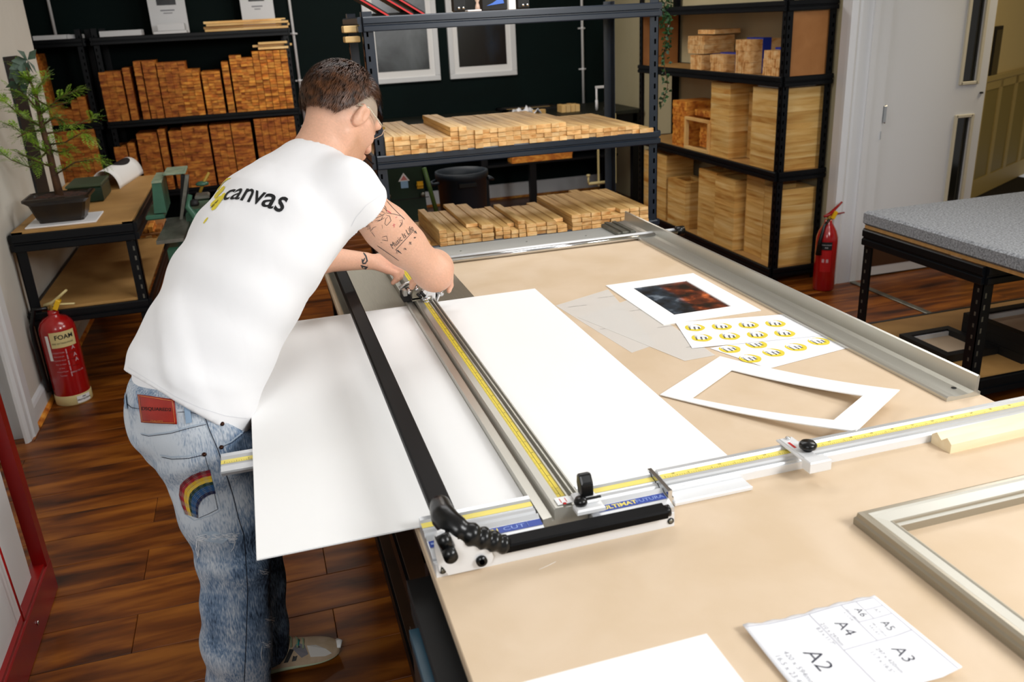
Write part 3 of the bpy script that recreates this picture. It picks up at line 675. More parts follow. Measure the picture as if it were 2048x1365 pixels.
tx = [PY(118, 385, 4.74), PY(107, 345, 4.74), PY(98, 300, 4.74), PY(85, 255, 4.74), PY(78, 225, 4.74), PY(72, 190, 4.74), PY(60, 160, 4.74), PY(52, 135, 4.74)]
tx = [Vector((q.x, 4.74 + .006 * math.sin(i * 2), q.z)) for i, q in enumerate(tx)]; tx[0].z = pz_ + .1
tr.tube(tx, [.021, .017, .0155, .0135, .011, .008, .005, .003], 10)
fine = MB()
def frond(p, d, L, rng):
    d = d.normalized(); s = d.cross(Vector((0, 0, 1))).normalized(); n = int(L / .007)
    for i in range(n):
        q = p + d * (i * .007) + Vector((0, 0, -.35 * (i * .007) ** 2 / .1)); w = .016 * math.sin(math.pi * min(1, (i + 2) / (n + 2))) + .004
        for sg in (-1, 1):
            e = (s * sg + d * .5 + Vector((0, 0, rng.uniform(-.2, .3)))).normalized()
            fine.add([q, q + e * w + d * .002, q + e * w * .6 + d * .0055], [(0, 1, 2)], 0)
branches = [((98, 300), [(60, 335), (22, 320), (2, 305)]), ((105, 335), [(62, 318), (35, 305)]), ((90, 268), [(125, 262), (165, 245), (188, 238)]), ((85, 255), [(40, 230), (12, 205), (2, 200)]), ((80, 230), [(115, 200), (140, 185), (158, 180)]),
            ((78, 222), [(50, 190), (20, 180)]), ((74, 200), [(100, 215), (135, 205)]), ((70, 185), [(85, 165), (90, 150)]), ((110, 350), [(150, 325), (190, 318), (205, 320)]), ((95, 290), [(130, 285), (165, 265), (178, 275)]), ((100, 310), [(70, 290), (30, 255), (15, 250)]), ((100, 300), [(120, 305), (140, 300)]), ((62, 165), [(40, 150), (30, 125)]), ((85, 250), [(110, 235), (130, 245)]), ((88, 262), [(60, 262), (35, 275)])]
for (sx, sy), pp in branches:
    dy = rng.uniform(-.12, .12); pts = [PY(sx, sy, 4.74)] + [PY(x, y, 4.74 + dy * (k + 1) / len(pp)) for k, (x, y) in enumerate(pp)]
    tr.tube(pts, [.005, .0035, .0022, .0014][:len(pts)], 6)
    for k in range(1, len(pts)):
        for j in range(14):
            q = pts[k - 1].lerp(pts[k], rng.random()); d = (pts[k] - pts[k - 1]).normalized() + Vector((rng.uniform(-.9, .9), rng.uniform(-.9, .9), rng.uniform(-.6, .7)))
            frond(q, d, rng.uniform(.035, .085), rng)
for i in range(150):
    q = tx[rng.randrange(2, 7)]; frond(q, Vector((rng.uniform(-1, 1), rng.uniform(-1, 1), rng.uniform(-.3, .8))), rng.uniform(.04, .09), rng)
for p in [PY(x, y, 4.8) for x, y in ((45, 125), (35, 140), (40, 165), (52, 185), (55, 120))]:
    for k in range(5): leaf(lf, p, Vector((rng.uniform(-1, 1), rng.uniform(-.5, .5), rng.uniform(-1, .6))), .07, .022, rng)
tr.build('trunk', M_bark, pt); o = fine.build('foliage', M_leaf, pt); o['kind'] = 'stuff'; lf.build('broad_leaves', mat('ivy_leaf', '31433a', .5, c2='56705c', scale=9), pt)
# black banner on the left wall
tag(recentre(MB().box((XL, 5.33, .89), (XL + .012, 5.62, 1.65), bev=.002).build('wall_banner', M_matte)), 'tall black panel fixed to the left wall behind the small tree', 'panel')
t = thing('green_toolbox', 'dark green metal box behind the plant pot', 'box', (-.88, 5.35, BZ)); MB().box((-1.02, 5.2, BZ), (-.84, 5.5, BZ + .085), bev=.008).build('body', M_dkgreen, t); MB().box((-1.022, 5.198, BZ + .085), (-.838, 5.502, BZ + .10), bev=.004).build('lid', mat('olive_lid', '3d4a33', .5), t)
tag(recentre(MB().box((-1.06, 5.0, BZ), (-1.01, 5.06, BZ + .09), bev=.006).build('small_carton', M_white)), 'small white and blue carton between the tree trunk and the green box', 'box')
MB
# curved white sheet with a black oval
t = thing('curved_sheet', 'arched white sheet with a black oval standing on the side bench', 'sheet', (-.8, 5.4, BZ))
A0, A1 = P(184, 383, BZ), P(240, 378, BZ); B1 = P(287, 347, BZ); dvec = (B1 - A1); m = MB(); n = 18; v = []; f = []
c = (A0 + A1) / 2; rad = (A1 - A0).length / 2; ex = (A1 - A0).normalized()
def arc(t_, s): a = math.pi * t_; return c + dvec * s + ex * (-rad * math.cos(a)) + Vector((0, 0, 1)) * (rad * 1.45 * math.sin(a))
for i in range(n + 1):
    for j in range(7): v.append(arc(i / n, j / 6))
for i in range(n):
    for j in range(6): k = i * 7 + j; f.append((k, k + 1, k + 8, k + 7))
o = m.add(v, f, 0, True).build('sheet', M_board, t); md = o.modifiers.new('s', 'SOLIDIFY'); md.thickness = .002; md.offset = 0
v = []; f = []; K = 28
for r in (0., .5, 1.):
    for k in range(K): a = 2 * math.pi * k / K; q = arc(.53 + r * .16 * math.sin(a), .66 + r * .27 * math.cos(a)); nrm = (q - (c + dvec * (.66 + r * .27 * math.cos(a)))).normalized(); v.append(q + nrm * .0022)
for r in range(2):
    for k in range(K): f.append((r * K + k, r * K + (k + 1) % K, (r + 1) * K + (k + 1) % K, (r + 1) * K + k))
MB().add(v, f, 0, True).build('oval_print', M_ink, t)
# ================================================================== GREEN GUILLOTINE MACHINE (left)
GY = 4.75
t = thing('mitre_guillotine', 'old green cast-iron mitre guillotine with a steel chute between bench and man', 'machine', (-.35, GY, 0))
def q3(x, y, Y=GY): return PY(x, y, Y)
a, b_ = q3(304, 352), q3(332, 428)
MB().prism([(q3(304, 366).x, q3(304, 366).z), (q3(309, 426).x, q3(309, 426).z), (q3(334, 424).x, q3(334, 424).z), (q3(322, 362).x, q3(322, 362).z)], 'y', GY - .02, GY + .26).build('left_column', M_greenm, t)
MB().prism([(q3(303, 366).x, q3(303, 366).z), (q3(324, 364).x, q3(324, 364).z), (q3(324, 360).x, q3(324, 360).z), (q3(304, 361).x, q3(304, 361).z)], 'y', GY - .025, GY + .27).build('column_cap', mat('worn_enamel', '9aa58a', .5, c2='6f8670', scale=25), t)
MB().box((q3(294, 440).x, GY - .03, q3(294, 440).z), (q3(332, 440).x, GY + .3, q3(294, 430).z), bev=.006).build('table_bracket', M_greenm, t)
MB().prism([(q3(338, 425).x, .66), (q3(343, 425).x, .66), (q3(378, 352).x, q3(378, 352).z), (q3(370, 352).x, q3(370, 352).z)], 'y', GY + .0, GY + .05).build('blade_bar', M_steel, t)
MB().prism([(q3(345, 425).x, .66), (q3(362, 425).x, .66), (q3(376, 356).x, q3(376, 356).z), (q3(360, 353).x, q3(360, 353).z)], 'y', GY + .05, GY + .09).build('knife_head', M_matte, t)
MB().box((q3(325, 353).x, GY + .05, q3(325, 353).z - .006), (q3(370, 350).x, GY + .28, q3(325, 353).z + .006), bev=.003).build('top_plate', mat('worn_enamel', '9aa58a', .5), t)
# steel chute (sloping tray)
c1, c2_, c3_, c4_ = q3(312, 483, 4.55), q3(367, 476, 4.55), q3(384, 431, 4.78), q3(336, 436, 4.78)
v = [c1, c2_, c3_, c4_]; d = Vector((0, 0, -.018)); v2 = [q + d for q in v]; MB().add(v + v2, [(0, 1, 2, 3), (7, 6, 5, 4), (0, 4, 5, 1), (1, 5, 6, 2), (2, 6, 7, 3), (3, 7, 4, 0)]).build('chute', M_steel, t)
e1 = (c1 + c4_) / 2
MB().box((q3(336, 480).x, 4.62, .0), (q3(366, 480).x, 4.90, q3(336, 486).z), bev=.01).build('base', M_greenm, t)
for dz in (.06, .09): MB().lathe([(0, 0), (.009, 0), (.009, .003), (0, .004)], (0, 0, 0), 10, T=Matrix.Translation((q3(352, 487).x, 4.618, q3(352, 487).z - dz)) @ Matrix.Rotation(math.radians(90), 4, 'X')).build('bolt', M_matte, t)
MB().box((q3(372, 430).x, 4.72, q3(372, 430, 4.72).z - .1), (q3(430, 430).x, 5.0, q3(372, 420).z), bev=.02).build('body', M_greenm, t)
MB().tube([q3(405, 470, 4.62), q3(398, 445, 4.66), q3(376, 415, 4.7), q3(380, 390, 4.72)], [.03, .022, .016, .012], 10).build('casting_arm', M_greenm, t)
MB().lathe([(0, 0), (.02, 0), (.024, .012), (.018, .03), (0, .036)], tuple(q3(390, 412, 4.7)), 14).build('knob', M_matte, t)
MB().tube([q3(400, 385), q3(407, 366), q3(418, 345)], [.008, .008, .007], 8).build('lever', mat('yellow_lever', 'a8862a', .5), t)
MB().lathe([(0, 0), (.03, .004), (.034, .014), (.02, .022), (0, .024)], tuple(q3(405, 372)), 16).build('hand_wheel', M_greenm, t)
MB().box((q3(390, 400).x, GY, q3(390, 402).z), (q3(420, 400).x, GY + .1, q3(390, 392).z), bev=.008).build('slide_block', M_steel, t)
o = MB().box((q3(276, 470, 5.1).x, 5.1, q3(276, 470, 5.1).z - .01), (q3(322, 470, 5.1).x, 5.5, q3(276, 470, 5.1).z), bev=.002).build('offcut_tray', M_hard, None); tag(recentre(o), 'small shelf board beside the bench holding orange offcuts', 'board')
for i in range(5):
    a = q3(284 + i * 8, 466 - (i % 3) * 4, 5.12); o = MB().box((a.x - .014, 5.12, a.z - .03), (a.x + .014, 5.3, a.z + .01), bev=.003).build('timber_offcut', M_oldend); tag(recentre(o), 'orange timber offcut in the small heap between bench and green machine', 'wood block', 'offcuts beside the bench')
# ================================================================== SECOND GREEN MACHINE, BIN
t = thing('green_cabinet_machine', 'dark green machine cabinet with a warning sticker behind the central rack', 'machine', (.95, 5.4, 0))
gy = 5.3; a, b_, c_ = PY(768, 345, gy), PY(842, 335, gy), PY(872, 430, gy)
MB().prism([(a.x - .03, 0), (PY(870, 430, gy).x - .02, 0), (b_.x, a.z + .12), (a.x - .03, a.z + .12)], 'y', gy, gy + .4).build('cabinet', M_dkgreen, t)
MB().tube([PY(848, 336, gy - .02), PY(873, 424, gy - .02)], .014, 8).build('edge_bar', mat('green_bar', '4c6a34', .3), t)
c = PY(808, 362, gy - .003)
MB().add([(c.x - .036, gy - .003, c.z - .002), (c.x + .036, gy - .003, c.z - .002), (c.x, gy - .003, c.z + .05)], [(0, 1, 2)]).build('warning_triangle', M_trim, t)
MB().add([(c.x - .022, gy - .004, c.z + .004), (c.x + .022, gy - .004, c.z + .004), (c.x, gy - .004, c.z + .034)], [(0, 1, 2)]).build('warning_sign', mat('sign_pink', 'c77a78', .5), t)
MB().box((c.x - .022, gy - .004, c.z - .045), (c.x + .024, gy - .001, c.z - .002)).build('blue_sticker', mat('sign_blue', '8fb5d8', .5), t)
MB().lathe([(0, 0), (.022, 0), (.022, .01), (0, .012)], tuple(PY(840, 372, gy - .02)), 12, T=None).box(tuple(PY(835, 378, gy - .03)), tuple(PY(845, 362, gy - .02)), bev=0).build('yellow_guard', mat('yellow_guard', 'd9a514', .5), t)
MB().box((a.x, gy - .006, PY(810, 398, gy).z - .004), (PY(858, 398, gy).x, gy, PY(810, 398, gy).z)).build('door_gap', M_matte, t)
for x, y in ((778, 397), (846, 393)): MB().lathe([(0, 0), (.014, 0), (.014, .02), (.006, .025), (0, .026)], tuple(PY(x, y, gy - .03)), 10).build('latch', M_steel, t)
t = thing('rubbish_bin', 'large dark round bin with side handles beside the green cabinet', 'bin', (1.4, 5.75, 0))
bc = PY(928, 345, 5.7); br = .17
MB().lathe([(br * .8, .0), (br * .82, .02), (br, bc.z - .05), (br + .012, bc.z - .04), (br + .012, bc.z + .0), (br - .004, bc.z), (br - .01, bc.z - .06), (br * .75, .03), (0, .03)], (bc.x, 5.78, 0), 28).build('body', M_bin, t)
for s in (-1, 1): MB().tube([(bc.x + s * br, 5.72, bc.z - .06), (bc.x + s * (br + .04), 5.74, bc.z - .07), (bc.x + s * (br + .04), 5.82, bc.z - .07), (bc.x + s * br, 5.84, bc.z - .06)], .011, 8).build('handle', M_bin, t)
MB().box((bc.x - .06, 5.78 - br - .006, bc.z - .09), (bc.x + .06, 5.78 - br + .02, bc.z - .06), bev=.004).build('badge', M_matte, t)
# ================================================================== EXTINGUISHERS
def extinguisher(x, y, r, h, label, foam):
    t = thing('fire_extinguisher', label, 'fire extinguisher', (x, y, 0), 0)
    if foam:
        MB().lathe([(r, 0), (r + .002, .004), (r + .002, .05), (r - .003, .056), (r - .004, .03)], (x, y, 0), 36).build('base_band', M_cream, t)
        body = [(r - .004, .03), (r, .05), (r, h - .10), (r * .97, h - .075), (r * .85, h - .05), (r * .62, h - .03), (r * .3, h - .018), (.026, h - .01), (.024, h + .01)]
    else: body = [(r * .9, .0), (r, .01), (r, h - .13), (r * .97, h - .1), (r * .8, h - .06), (r * .55, h - .03), (.024, h - .01), (.022, h + .01)]
    MB().lathe(body, (x, y, 0), 36).build('cylinder', M_ext, t)
    MB().lathe([(.017, 0), (.017, .012), (.012, .014), (.012, .035), (.0, .036)], (x, y, h), 14).build('valve', M_gold, t)
    d = Vector((.94, -.34, 0)) if foam else Vector((.98, .1, 0)); c = M_cream if foam else M_red; hb = h + .032
    o0 = Vector((x, y, hb))
    MB().tube([o0 - d * .035, o0 + d * .01 + Vector((0, 0, .012)), o0 + d * .05 + Vector((0, 0, .042)), o0 + d * .095 + Vector((0, 0, .075))], [.011, .014, .010, .008], 8, flat=.7).build('squeeze_lever', c, t)
    MB().tube([o0 - d * .02, o0 + d * .05 + Vector((0, 0, .004)), o0 + d * .12 + Vector((0, 0, .006))], [.010, .010, .007], 8, flat=.6).build('carry_handle', c, t)
    MB(Matrix.Translation(o0 + d * .03) @ Matrix.Rotation(.5, 4, 'Y')).box((-.012, -.022, -.022), (.010, .012, .03), bev=.003).build('safety_tag', mat('tag_yellow', 'e8b714', .5), t)
    if foam:
        MB().tube([(x - .02, y - .01, h + .02), (x - .08, y + .0, h + .02), (x - .105, y - .02, h - .06), (x - .108, y - .02, .35), (x - .104, y - .02, .12), (x - .10, y - .02, .07)], .011, 10).build('hose', M_rubber, t)
    else:
        MB().tube([(x - .01, y - .02, h + .015), (x - .05, y - .03, h - .02), (x - .073, y - .03, h - .12), (x - .076, y - .03, .24)], [.008, .009, .013, .019], 10).build('horn', M_rubber, t)
    # label wrapped on the cylinder, facing the camera side
    a0 = math.atan2(-y, -x)
    def wrap(mb, u, z, off=.0012): a = a0 + u / r; return (x + (r + off) * math.cos(a), y + (r + off) * math.sin(a), z)
    def patch(u0, u1, z0, z1, m_, name, off=.001):
        v = []; f = []; n = 12
        for i in range(n + 1):
            u = u0 + (u1 - u0) * i / n; v += [wrap(None, u, z0, off), wrap(None, u, z1, off)]
        for i in range(n): f.append((2 * i, 2 * i + 2, 2 * i + 3, 2 * i + 1))
        return MB().add(v, f, 0, True).build(name, m_, t)
    def wtext(s, u, z, size, m_, off=.0018, bold=.02, width=1.):
        v, f = text2d(s, size, bold, 0, width); MB().add([wrap(None, u + q[0], z + q[1], off) for q in v], f).build('lettering', m_, t)
    if foam:
        patch(-.045, .075, h - .165, h - .085, M_cream, 'foam_label'); wtext('FOAM', .02, h - .112, .032, M_ink); wtext('FIRE EXTINGUISHER', .01, h - .143, .011, M_ink, bold=0)
        patch(-.068, -.052, h - .23, h - .10, M_board, 'side_label')
        for k in range(6): patch(.012, .017, .155 + k * .03, .18 + k * .03, mat('label_pink', 'c9a0a4', .5), 'dash') if k < 5 else None
        for k, s in enumerate(('OPERATION', 'Remove pin', 'Squeeze lever', 'Aim at base', 'of fire', 'Wood Paper', 'Textiles')): wtext(s, -.022, h - .19 - k * .02, .010, mat('label_pink', 'c9a0a4', .5), bold=.0)
        for k in range(4): patch(.025, .06, h - .2 - k * .035, h - .198 - k * .035, mat('label_dark', '4d0508', .5), 'rule')
        for k, (u, z) in enumerate(((.05, .30), (.052, .262), (.055, .235))): wtext('A', u, z, .026, mat('label_pink', 'c9a0a4', .5), bold=.03)
        wtext('SIMPLE TO USE', .045, .175, .010, mat('label_pink', 'c9a0a4', .5), bold=.01)
        patch(.01, .078, .008, .046, M_board, 'base_label', .004); wtext('PROTECTION', .045, .024, .011, M_ink, .005); wtext('FIRE', .045, .037, .010, M_ink, .005)
    else:
        patch(-.03, .035, .27, .32, M_matte, 'label'); wtext('CARBON DIOXIDE', .002, .302, .007, M_white, bold=0); wtext('CO2', .002, .285, .009, M_white)
        patch(-.03, .035, .13, .265, mat('label_red2', 'b5181a', .4), 'lower_label'); patch(-.02, -.006, .19, .212, mat('label_pink', 'c9a0a4', .5), 'pictogram', .002); patch(.004, .018, .19, .212, mat('label_pink', 'c9a0a4', .5), 'pictogram', .002)
    return t
extinguisher(-1.065, 4.50, .084, .475, 'red foam extinguisher with a cream label on the floor by the left wall', True)
extinguisher(3.335, 4.48, .066, .44, 'narrow red gas extinguisher beside the corner rack and doorway', False)
# ================================================================== RED TROLLEY FRAME
t = thing('red_panel_stand', 'red steel stand holding white panels at the left edge', 'stand', (-.9, 2.3, 0))
rx = -.845; yf = 2.74
MB().box((rx - .05, 1.3, .0), (rx, yf + .03, .12), bev=.003).build('base_rail', M_red, t)
MB().box((rx - .05, 1.3, .12), (rx - .006, yf + .03, .132)).build('rail_lip', M_red, t)
a = PX(52, 960, rx); b_ = PX(0, 800, rx); dz = (b_ - PX(105, 1150, rx)); lo = Vector((rx, yf - .02, .12)); hi = lo + dz.normalized() * 1.5
MB().add([(rx, lo.y - .0, lo.z), (rx, lo.y + .045, lo.z), (rx, hi.y + .045, hi.z), (rx, hi.y, hi.z), (rx - .04, lo.y, lo.z), (rx - .04, lo.y + .045, lo.z), (rx - .04, hi.y + .045, hi.z), (rx - .04, hi.y, hi.z)], [(0, 1, 2, 3), (7, 6, 5, 4), (0, 4, 5, 1), (1, 5, 6, 2), (2, 6, 7, 3), (3, 7, 4, 0)]).build('upright', M_red, t)
MB().box((rx - .6, yf - .01, .0), (rx - .05, yf + .03, .10)).build('cross_rail', M_red, t)
MB().box((rx - .045, 1.35, .132), (rx - .03, yf - .09, 1.5)).build('white_panel', M_board, t)
MB().box((rx - .028, 1.35, .132), (rx - .02, yf - .27, .92)).build('front_panel', M_board, t)
MB().tube([PX(48, 1243, rx - .004), PX(0, 1100, rx - .004), PX(-60, 920, rx - .004)], .003, 8).build('wire', M_redstrap, t)
MB().lathe([(0, 0), (.007, 0), (.007, .004), (0, .005)], (0, 0, 0), 10, T=Matrix.Translation((rx, 2.5, .06)) @ Matrix.Rotation(math.radians(90), 4, 'Y')).build('bolt', M_chrome, t)
# ================================================================== GREY PADDED TABLE
t = thing('padded_table', 'table with a grey cloth covered padded top at the right', 'table', (3.2, 2.9, 0))
gz = .784; m = MB().box((2.70, 2.05, gz - .066), (4.3, 3.37, gz), bev=.010)
m.build('padded_top', M_grey, t)
MB().box((2.705, 2.06, gz - .080), (4.29, 3.36, gz - .066)).build('top_board', M_mdfedge, t)
gl = .215; tz = gz - .08
for x, y, sx, sy in ((2.70, 3.345, 1, -1), (2.70, 2.62, 1, 1), (4.25, 3.345, -1, -1), (4.25, 2.62, -1, 1)):
    m = MB(); rack_post(m, x, y, tz, sx, sy, .05, .004); p = m.build('leg', M_black, t)
    if x < 3:
        h = MB(); z = .05
        while z < tz - .09: h.box((x - .0012, y + sy * .022 - .004, z - .008), (x + .0002, y + sy * .022 + .004, z + .008)); z += .05
        post_holes(h, x, y if sy > 0 else y - .001, 0, tz - .08, 1, 'y'); h.build('keyholes', M_steel, p)['kind'] = 'stuff'
for z in (tz, gl):
    for a, c, o_ in (((2.70, 2.62), (2.70, 3.345), (-1, 0)), ((2.70, 2.62), (4.25, 2.62), (0, -1)), ((2.70, 3.345), (4.25, 3.345), (0, 1))):
        m = MB(); beam(m, a, c, z, .075, o_); m.build('beam', M_black, t)
MB().box((2.71, 2.63, gl - .012), (4.24, 3.34, gl)).build('lower_shelf', M_osb, t)
def box_frame(name, x0, y0, x1, y1, z, h, w, rz, label, grp=None, inner=True):
    c = Vector(((x0 + x1) / 2, (y0 + y1) / 2, z)); t = thing(name, label, 'frame', tuple(c), rz, group=grp); T = WM[t.name]
    a, b_ = (x1 - x0) / 2, (y1 - y0) / 2
    m = MB(T); m.slab([(-a, -b_), (a, -b_), (a - w, -b_ + w), (-a + w, -b_ + w)], 0, h).slab([(-a, b_), (a, b_), (a - w, b_ - w), (-a + w, b_ - w)], 0, h).slab([(-a, -b_), (-a + w, -b_ + w), (-a + w, b_ - w), (-a, b_)], 0, h).slab([(a, -b_), (a - w, -b_ + w), (a - w, b_ - w), (a, b_)], 0, h)
    m.build('moulding', M_matte, t)
    if inner: MB(T).box((-a + w, -b_ + w, h * .1), (a - w, b_ - w, h * .2)).build('backing', M_mdf, t); MB(T).box((-a + w, -b_ + w, h * .2), (-a + w + .01, b_ - w, h * .75)).box((-a + w, b_ - w - .01, h * .2), (a - w, b_ - w, h * .75)).build('spacer', M_trim, t)
    return t
def pg(x, y, z=gl): return P(x, y, z)
a = pg(1768, 668); print('frames', [tuple(round(v, 3) for v in pg(x, y)) for x, y in ((1768, 668), (1848, 705), (1912, 690), (1845, 640), (1872, 640), (1998, 705), (2048, 690))])
box_frame('shadow_box_frame', 2.745, 2.80, 3.02, 3.10, gl, .035, .035, 0, 'single black box frame with a pale backing lying alone on the lower shelf')
for k in range(3): box_frame('shadow_box_frame', 3.02, 2.67, 3.42, 3.02, gl + k * .042, .041, .04, 0, ('top', 'middle', 'bottom')[2 - k] + ' black box frame of the pile of three under the grey table', None, k == 2)
box_frame('shadow_box_frame', 3.46, 2.72, 3.82, 3.1, gl, .05, .04, 0, 'black box frame right of the pile of three under the grey table')
# ================================================================== WORK TABLES
TZ = .85
def bench(name, label, x0, x1, y0, y1, shelf_z):
    t = thing(name, label, 'worktable', ((x0 + x1) / 2, (y0 + y1) / 2, 0))
    MB().box((x0, y0, TZ - .025), (x1, y1, TZ), bev=.0015).build('worktop', [M_mdf], t)
    MB().box((x0 + .012, y0 + .02, TZ - .10), (x0 + .05, y1 - .02, TZ - .025)).box((x1 - .05, y0 + .02, TZ - .10), (x1 - .012, y1 - .02, TZ - .025)).box((x0 + .012, y1 - .05, TZ - .10), (x1 - .012, y1 - .02, TZ - .025)).box((x0 + .012, y0 + .02, TZ - .10), (x1 - .012, y0 + .05, TZ - .025)).build('apron', M_black, t)
    for x, y, sx, sy in ((x0 + .02, y0 + .03, 1, 1), (x1 - .02, y0 + .03, -1, 1), (x0 + .02, y1 - .03, 1, -1), (x1 - .02, y1 - .03, -1, -1)):
        m = MB(); rack_post(m, x, y, TZ - .03, sx, sy, .05, .004); p = m.build('leg', M_black, t)
        if sx > 0: h = MB(); post_holes(h, x, y if sy > 0 else y - .001, .1, TZ - .1, 1, 'y'); h.build('keyholes', M_steel, p)['kind'] = 'stuff'
    for z in shelf_z:
        MB().box((x0 + .025, y0 + .04, z - .018), (x1 - .025, y1 - .04, z), bev=.001).build('shelf_board', M_brownboard, t)
        MB().box((x0 + .018, y0 + .04, z - .07), (x0 + .03, y1 - .04, z - .01)).build('beam', M_black, t)
    return t
M_brownboard = mat('dark_brown_board', '2b1a0d', .5, c2='3a2412', scale=7)
far = bench('cutting_table', 'fibreboard-topped table under the mat cutter and the far papers', .183, 1.523, 1.372, 3.345, [.45, .12])
near = bench('front_table', 'fibreboard-topped table nearest the camera, holding the size chart and champagne frame', .183, 2.3, .30, 1.370, [.47, .16])
# edge strips seen along the left flank of the near table
tg = thing('stored_panel', 'dark brown panel with gold edges standing on the shelf under the front table', 'panel', (.16, .9, .17))
MB().box((.10, .42, .30), (.118, 1.36, .462), bev=.002).build('panel', M_brownboard, tg)
MB().box((.099, .42, .455), (.119, 1.36, .466)).box((.097, .42, .295), (.103, 1.36, .305)).build('gold_edge', M_gold, tg)
bpy.data.objects.remove(tg.children[0]); bpy.data.objects.remove(tg.children[0]) if False else None
for c in list(tg.children): bpy.data.objects.remove(c)
bpy.data.objects.remove(tg)
for i, (x0, z0, z1, y0, y1, m_, lab, nm) in enumerate((
        (.150, .74, .765, .40, 1.33, M_matte, 'black board lying highest of the boards under the front worktop', 'stored_board'),
        (.135, .705, .728, .40, 1.24, M_teal, 'teal-edged board sticking out farthest under the front worktop', 'stored_board'),
        (.155, .672, .70, .40, 1.35, M_matte, 'black board just below the teal-edged one under the front worktop', 'stored_board'),
        (.150, .49, .64, .40, 1.44, M_brownboard, 'stack of brown sheets on the shelf under the front worktop', 'sheet_stack'))):
    tag(recentre(MB().box((x0, y0, z0), (1.0, min(y1, 1.36), z1), bev=.001).build(nm, m_)), lab, 'board')
gt = thing('gold_edged_panel', 'black panel with a thin gold edge low under the front worktop', 'panel', (.155, .9, .17))
MB().box((.158, .42, .1605), (.175, 1.36, .445), bev=.001).build('panel', M_matte, gt); MB().box((.1565, .42, .435), (.1775, 1.36, .447)).box((.1565, .42, .40), (.159, 1.36, .404)).build('gold_edge', M_gold, gt)
# ================================================================== MAT CUTTER
mc = thing('mat_cutter', 'long aluminium mat cutter with black lift bar, yellow scales and squaring arms on the table', 'mat cutter', (.42, 2.2, TZ))
PZ = TZ + .008
MB().box((.195, 1.345, TZ + .0002), (.625, 3.345, PZ), bev=.001).build('base_plate', M_plate, mc)
# guide rail
rp = [(.395, PZ), (.395, .878), (.412, .880), (.412, .872), (.417, .872), (.417, .893), (.420, .896), (.435, .896), (.4355, .894), (.451, .894), (.4515, .897), (.455, .897), (.456, .890), (.459, .890), (.460, .903), (.463, .903), (.464, .893), (.468, .893), (.469, .903), (.472, .903), (.474, .885), (.481, .882), (.481, PZ)]
MB().prism([(x, z) for x, z in rp], 'y', 1.262, 3.30).build('guide_rail', M_aluY, mc)
tape = MB().box((.436, 1.30, .894), (.4505, 3.28, .8946)).build('ruler_tape', M_tape, mc)
def ticks(name, axis, c0, c1, a0, a1, z, step, parent, long=.5):
    m = MB(); n = int((a1 - a0) / step)
    for i in range(n):
        a = a0 + i * step; L = (1. if i % 10 == 0 else (.6 if i % 5 == 0 else .38)) * (c1 - c0) * long; w = .0004
        if axis == 'y': m.add([(c0, a - w, z), (c0 + L, a - w, z), (c0 + L, a + w, z), (c0, a + w, z)], [(0, 1, 2, 3)])
        else: m.add([(a - w, c0, z), (a + w, c0, z), (a + w, c0 + L, z), (a - w, c0 + L, z)], [(0, 1, 2, 3)])
    o = m.build(name, M_ink, parent); o['kind'] = 'stuff'; return o
ticks('tick_marks', 'y', .436, .4505, 1.31, 2.6, .8948, .005, tape)
m = MB()
for i in range(26): put_text(m, str(i + 1), (.4462, 1.33 + i * .05, .8948), (0, -1, 0), (1, 0, 0), .007)
m.build('numerals', M_ink, tape)
MB().box((.4425, 1.3, .8947), (.4432, 3.28, .8949)).build('centre_line', M_ink, tape)
# near scale rail (under the guide rail) : left piece and right arm
def scale_profile(z0):
    return [(1.228, TZ), (1.228, z0 + .004), (1.252, z0 + .008), (1.272, z0 + .010), (1.280, z0 + .016), (1.284, z0 + .008), (1.290, z0 + .006), (1.296, z0 + .012), (1.302, z0 + .014), (1.307, z0 + .011), (1.309, z0 + .013), (1.326, z0 + .014), (1.328, z0 + .019), (1.338, z0 + .020), (1.344, z0 + .014), (1.344, TZ)]
SZ = .866
MB().prism(scale_profile(SZ), 'x', .186, .392).build('scale_rail', M_rail, mc)
MB().prism(scale_profile(SZ), 'x', .484, .636).build('scale_rail', M_rail, mc)
arm = [(y, z) for y, z in [(1.296, TZ), (1.296, SZ - .004), (1.300, SZ + .006), (1.303, SZ + .002), (1.306, SZ + .013), (1.327, SZ + .013), (1.330, SZ + .019), (1.340, SZ + .019), (1.344, SZ + .012), (1.344, TZ)]]
MB().prism([(1.297, .8502), (1.297, .867), (1.300, .870), (1.303, .866), (1.305, .872), (1.309, .875), (1.3105, .880), (1.326, .881), (1.329, .886), (1.339, .886), (1.344, .879), (1.344, .8502)], 'x', .652, 3.0).build('squaring_arm', M_rail, mc)
MB().box((.652, 1.2935, .8502), (3.0, 1.297, .866)).build('arm_face', M_whalu, mc)
MB().prism([(1.262, TZ + .0002), (1.262, .868), (1.30, .868), (1.30, TZ + .0002)], 'x', .637, .652).box((.637, 1.255, .852), (.645, 1.345, .888)).build('joint_plate', M_chrome, mc)
MB().box((.652, 1.256, TZ + .0002), (.815, 1.2935, TZ + .010), bev=.002).build('arm_bracket', M_whalu, mc)
for x0, x1 in ((.186, .392), (.484, .636)):
    MB().add([(x0, 1.3105, SZ + .0136), (x1, 1.3105, SZ + .0136), (x1, 1.3250, SZ + .0146), (x0, 1.3250, SZ + .0146)], [(0, 1, 2, 3)]).build('scale_tape', M_tape2, mc)
at = MB().add([(.653, 1.3108, SZ + .0144), (3.0, 1.3108, SZ + .0144), (3.0, 1.3258, SZ + .0153), (.653, 1.3258, SZ + .0153)], [(0, 1, 2, 3)]).build('arm_tape', M_tape2, mc)
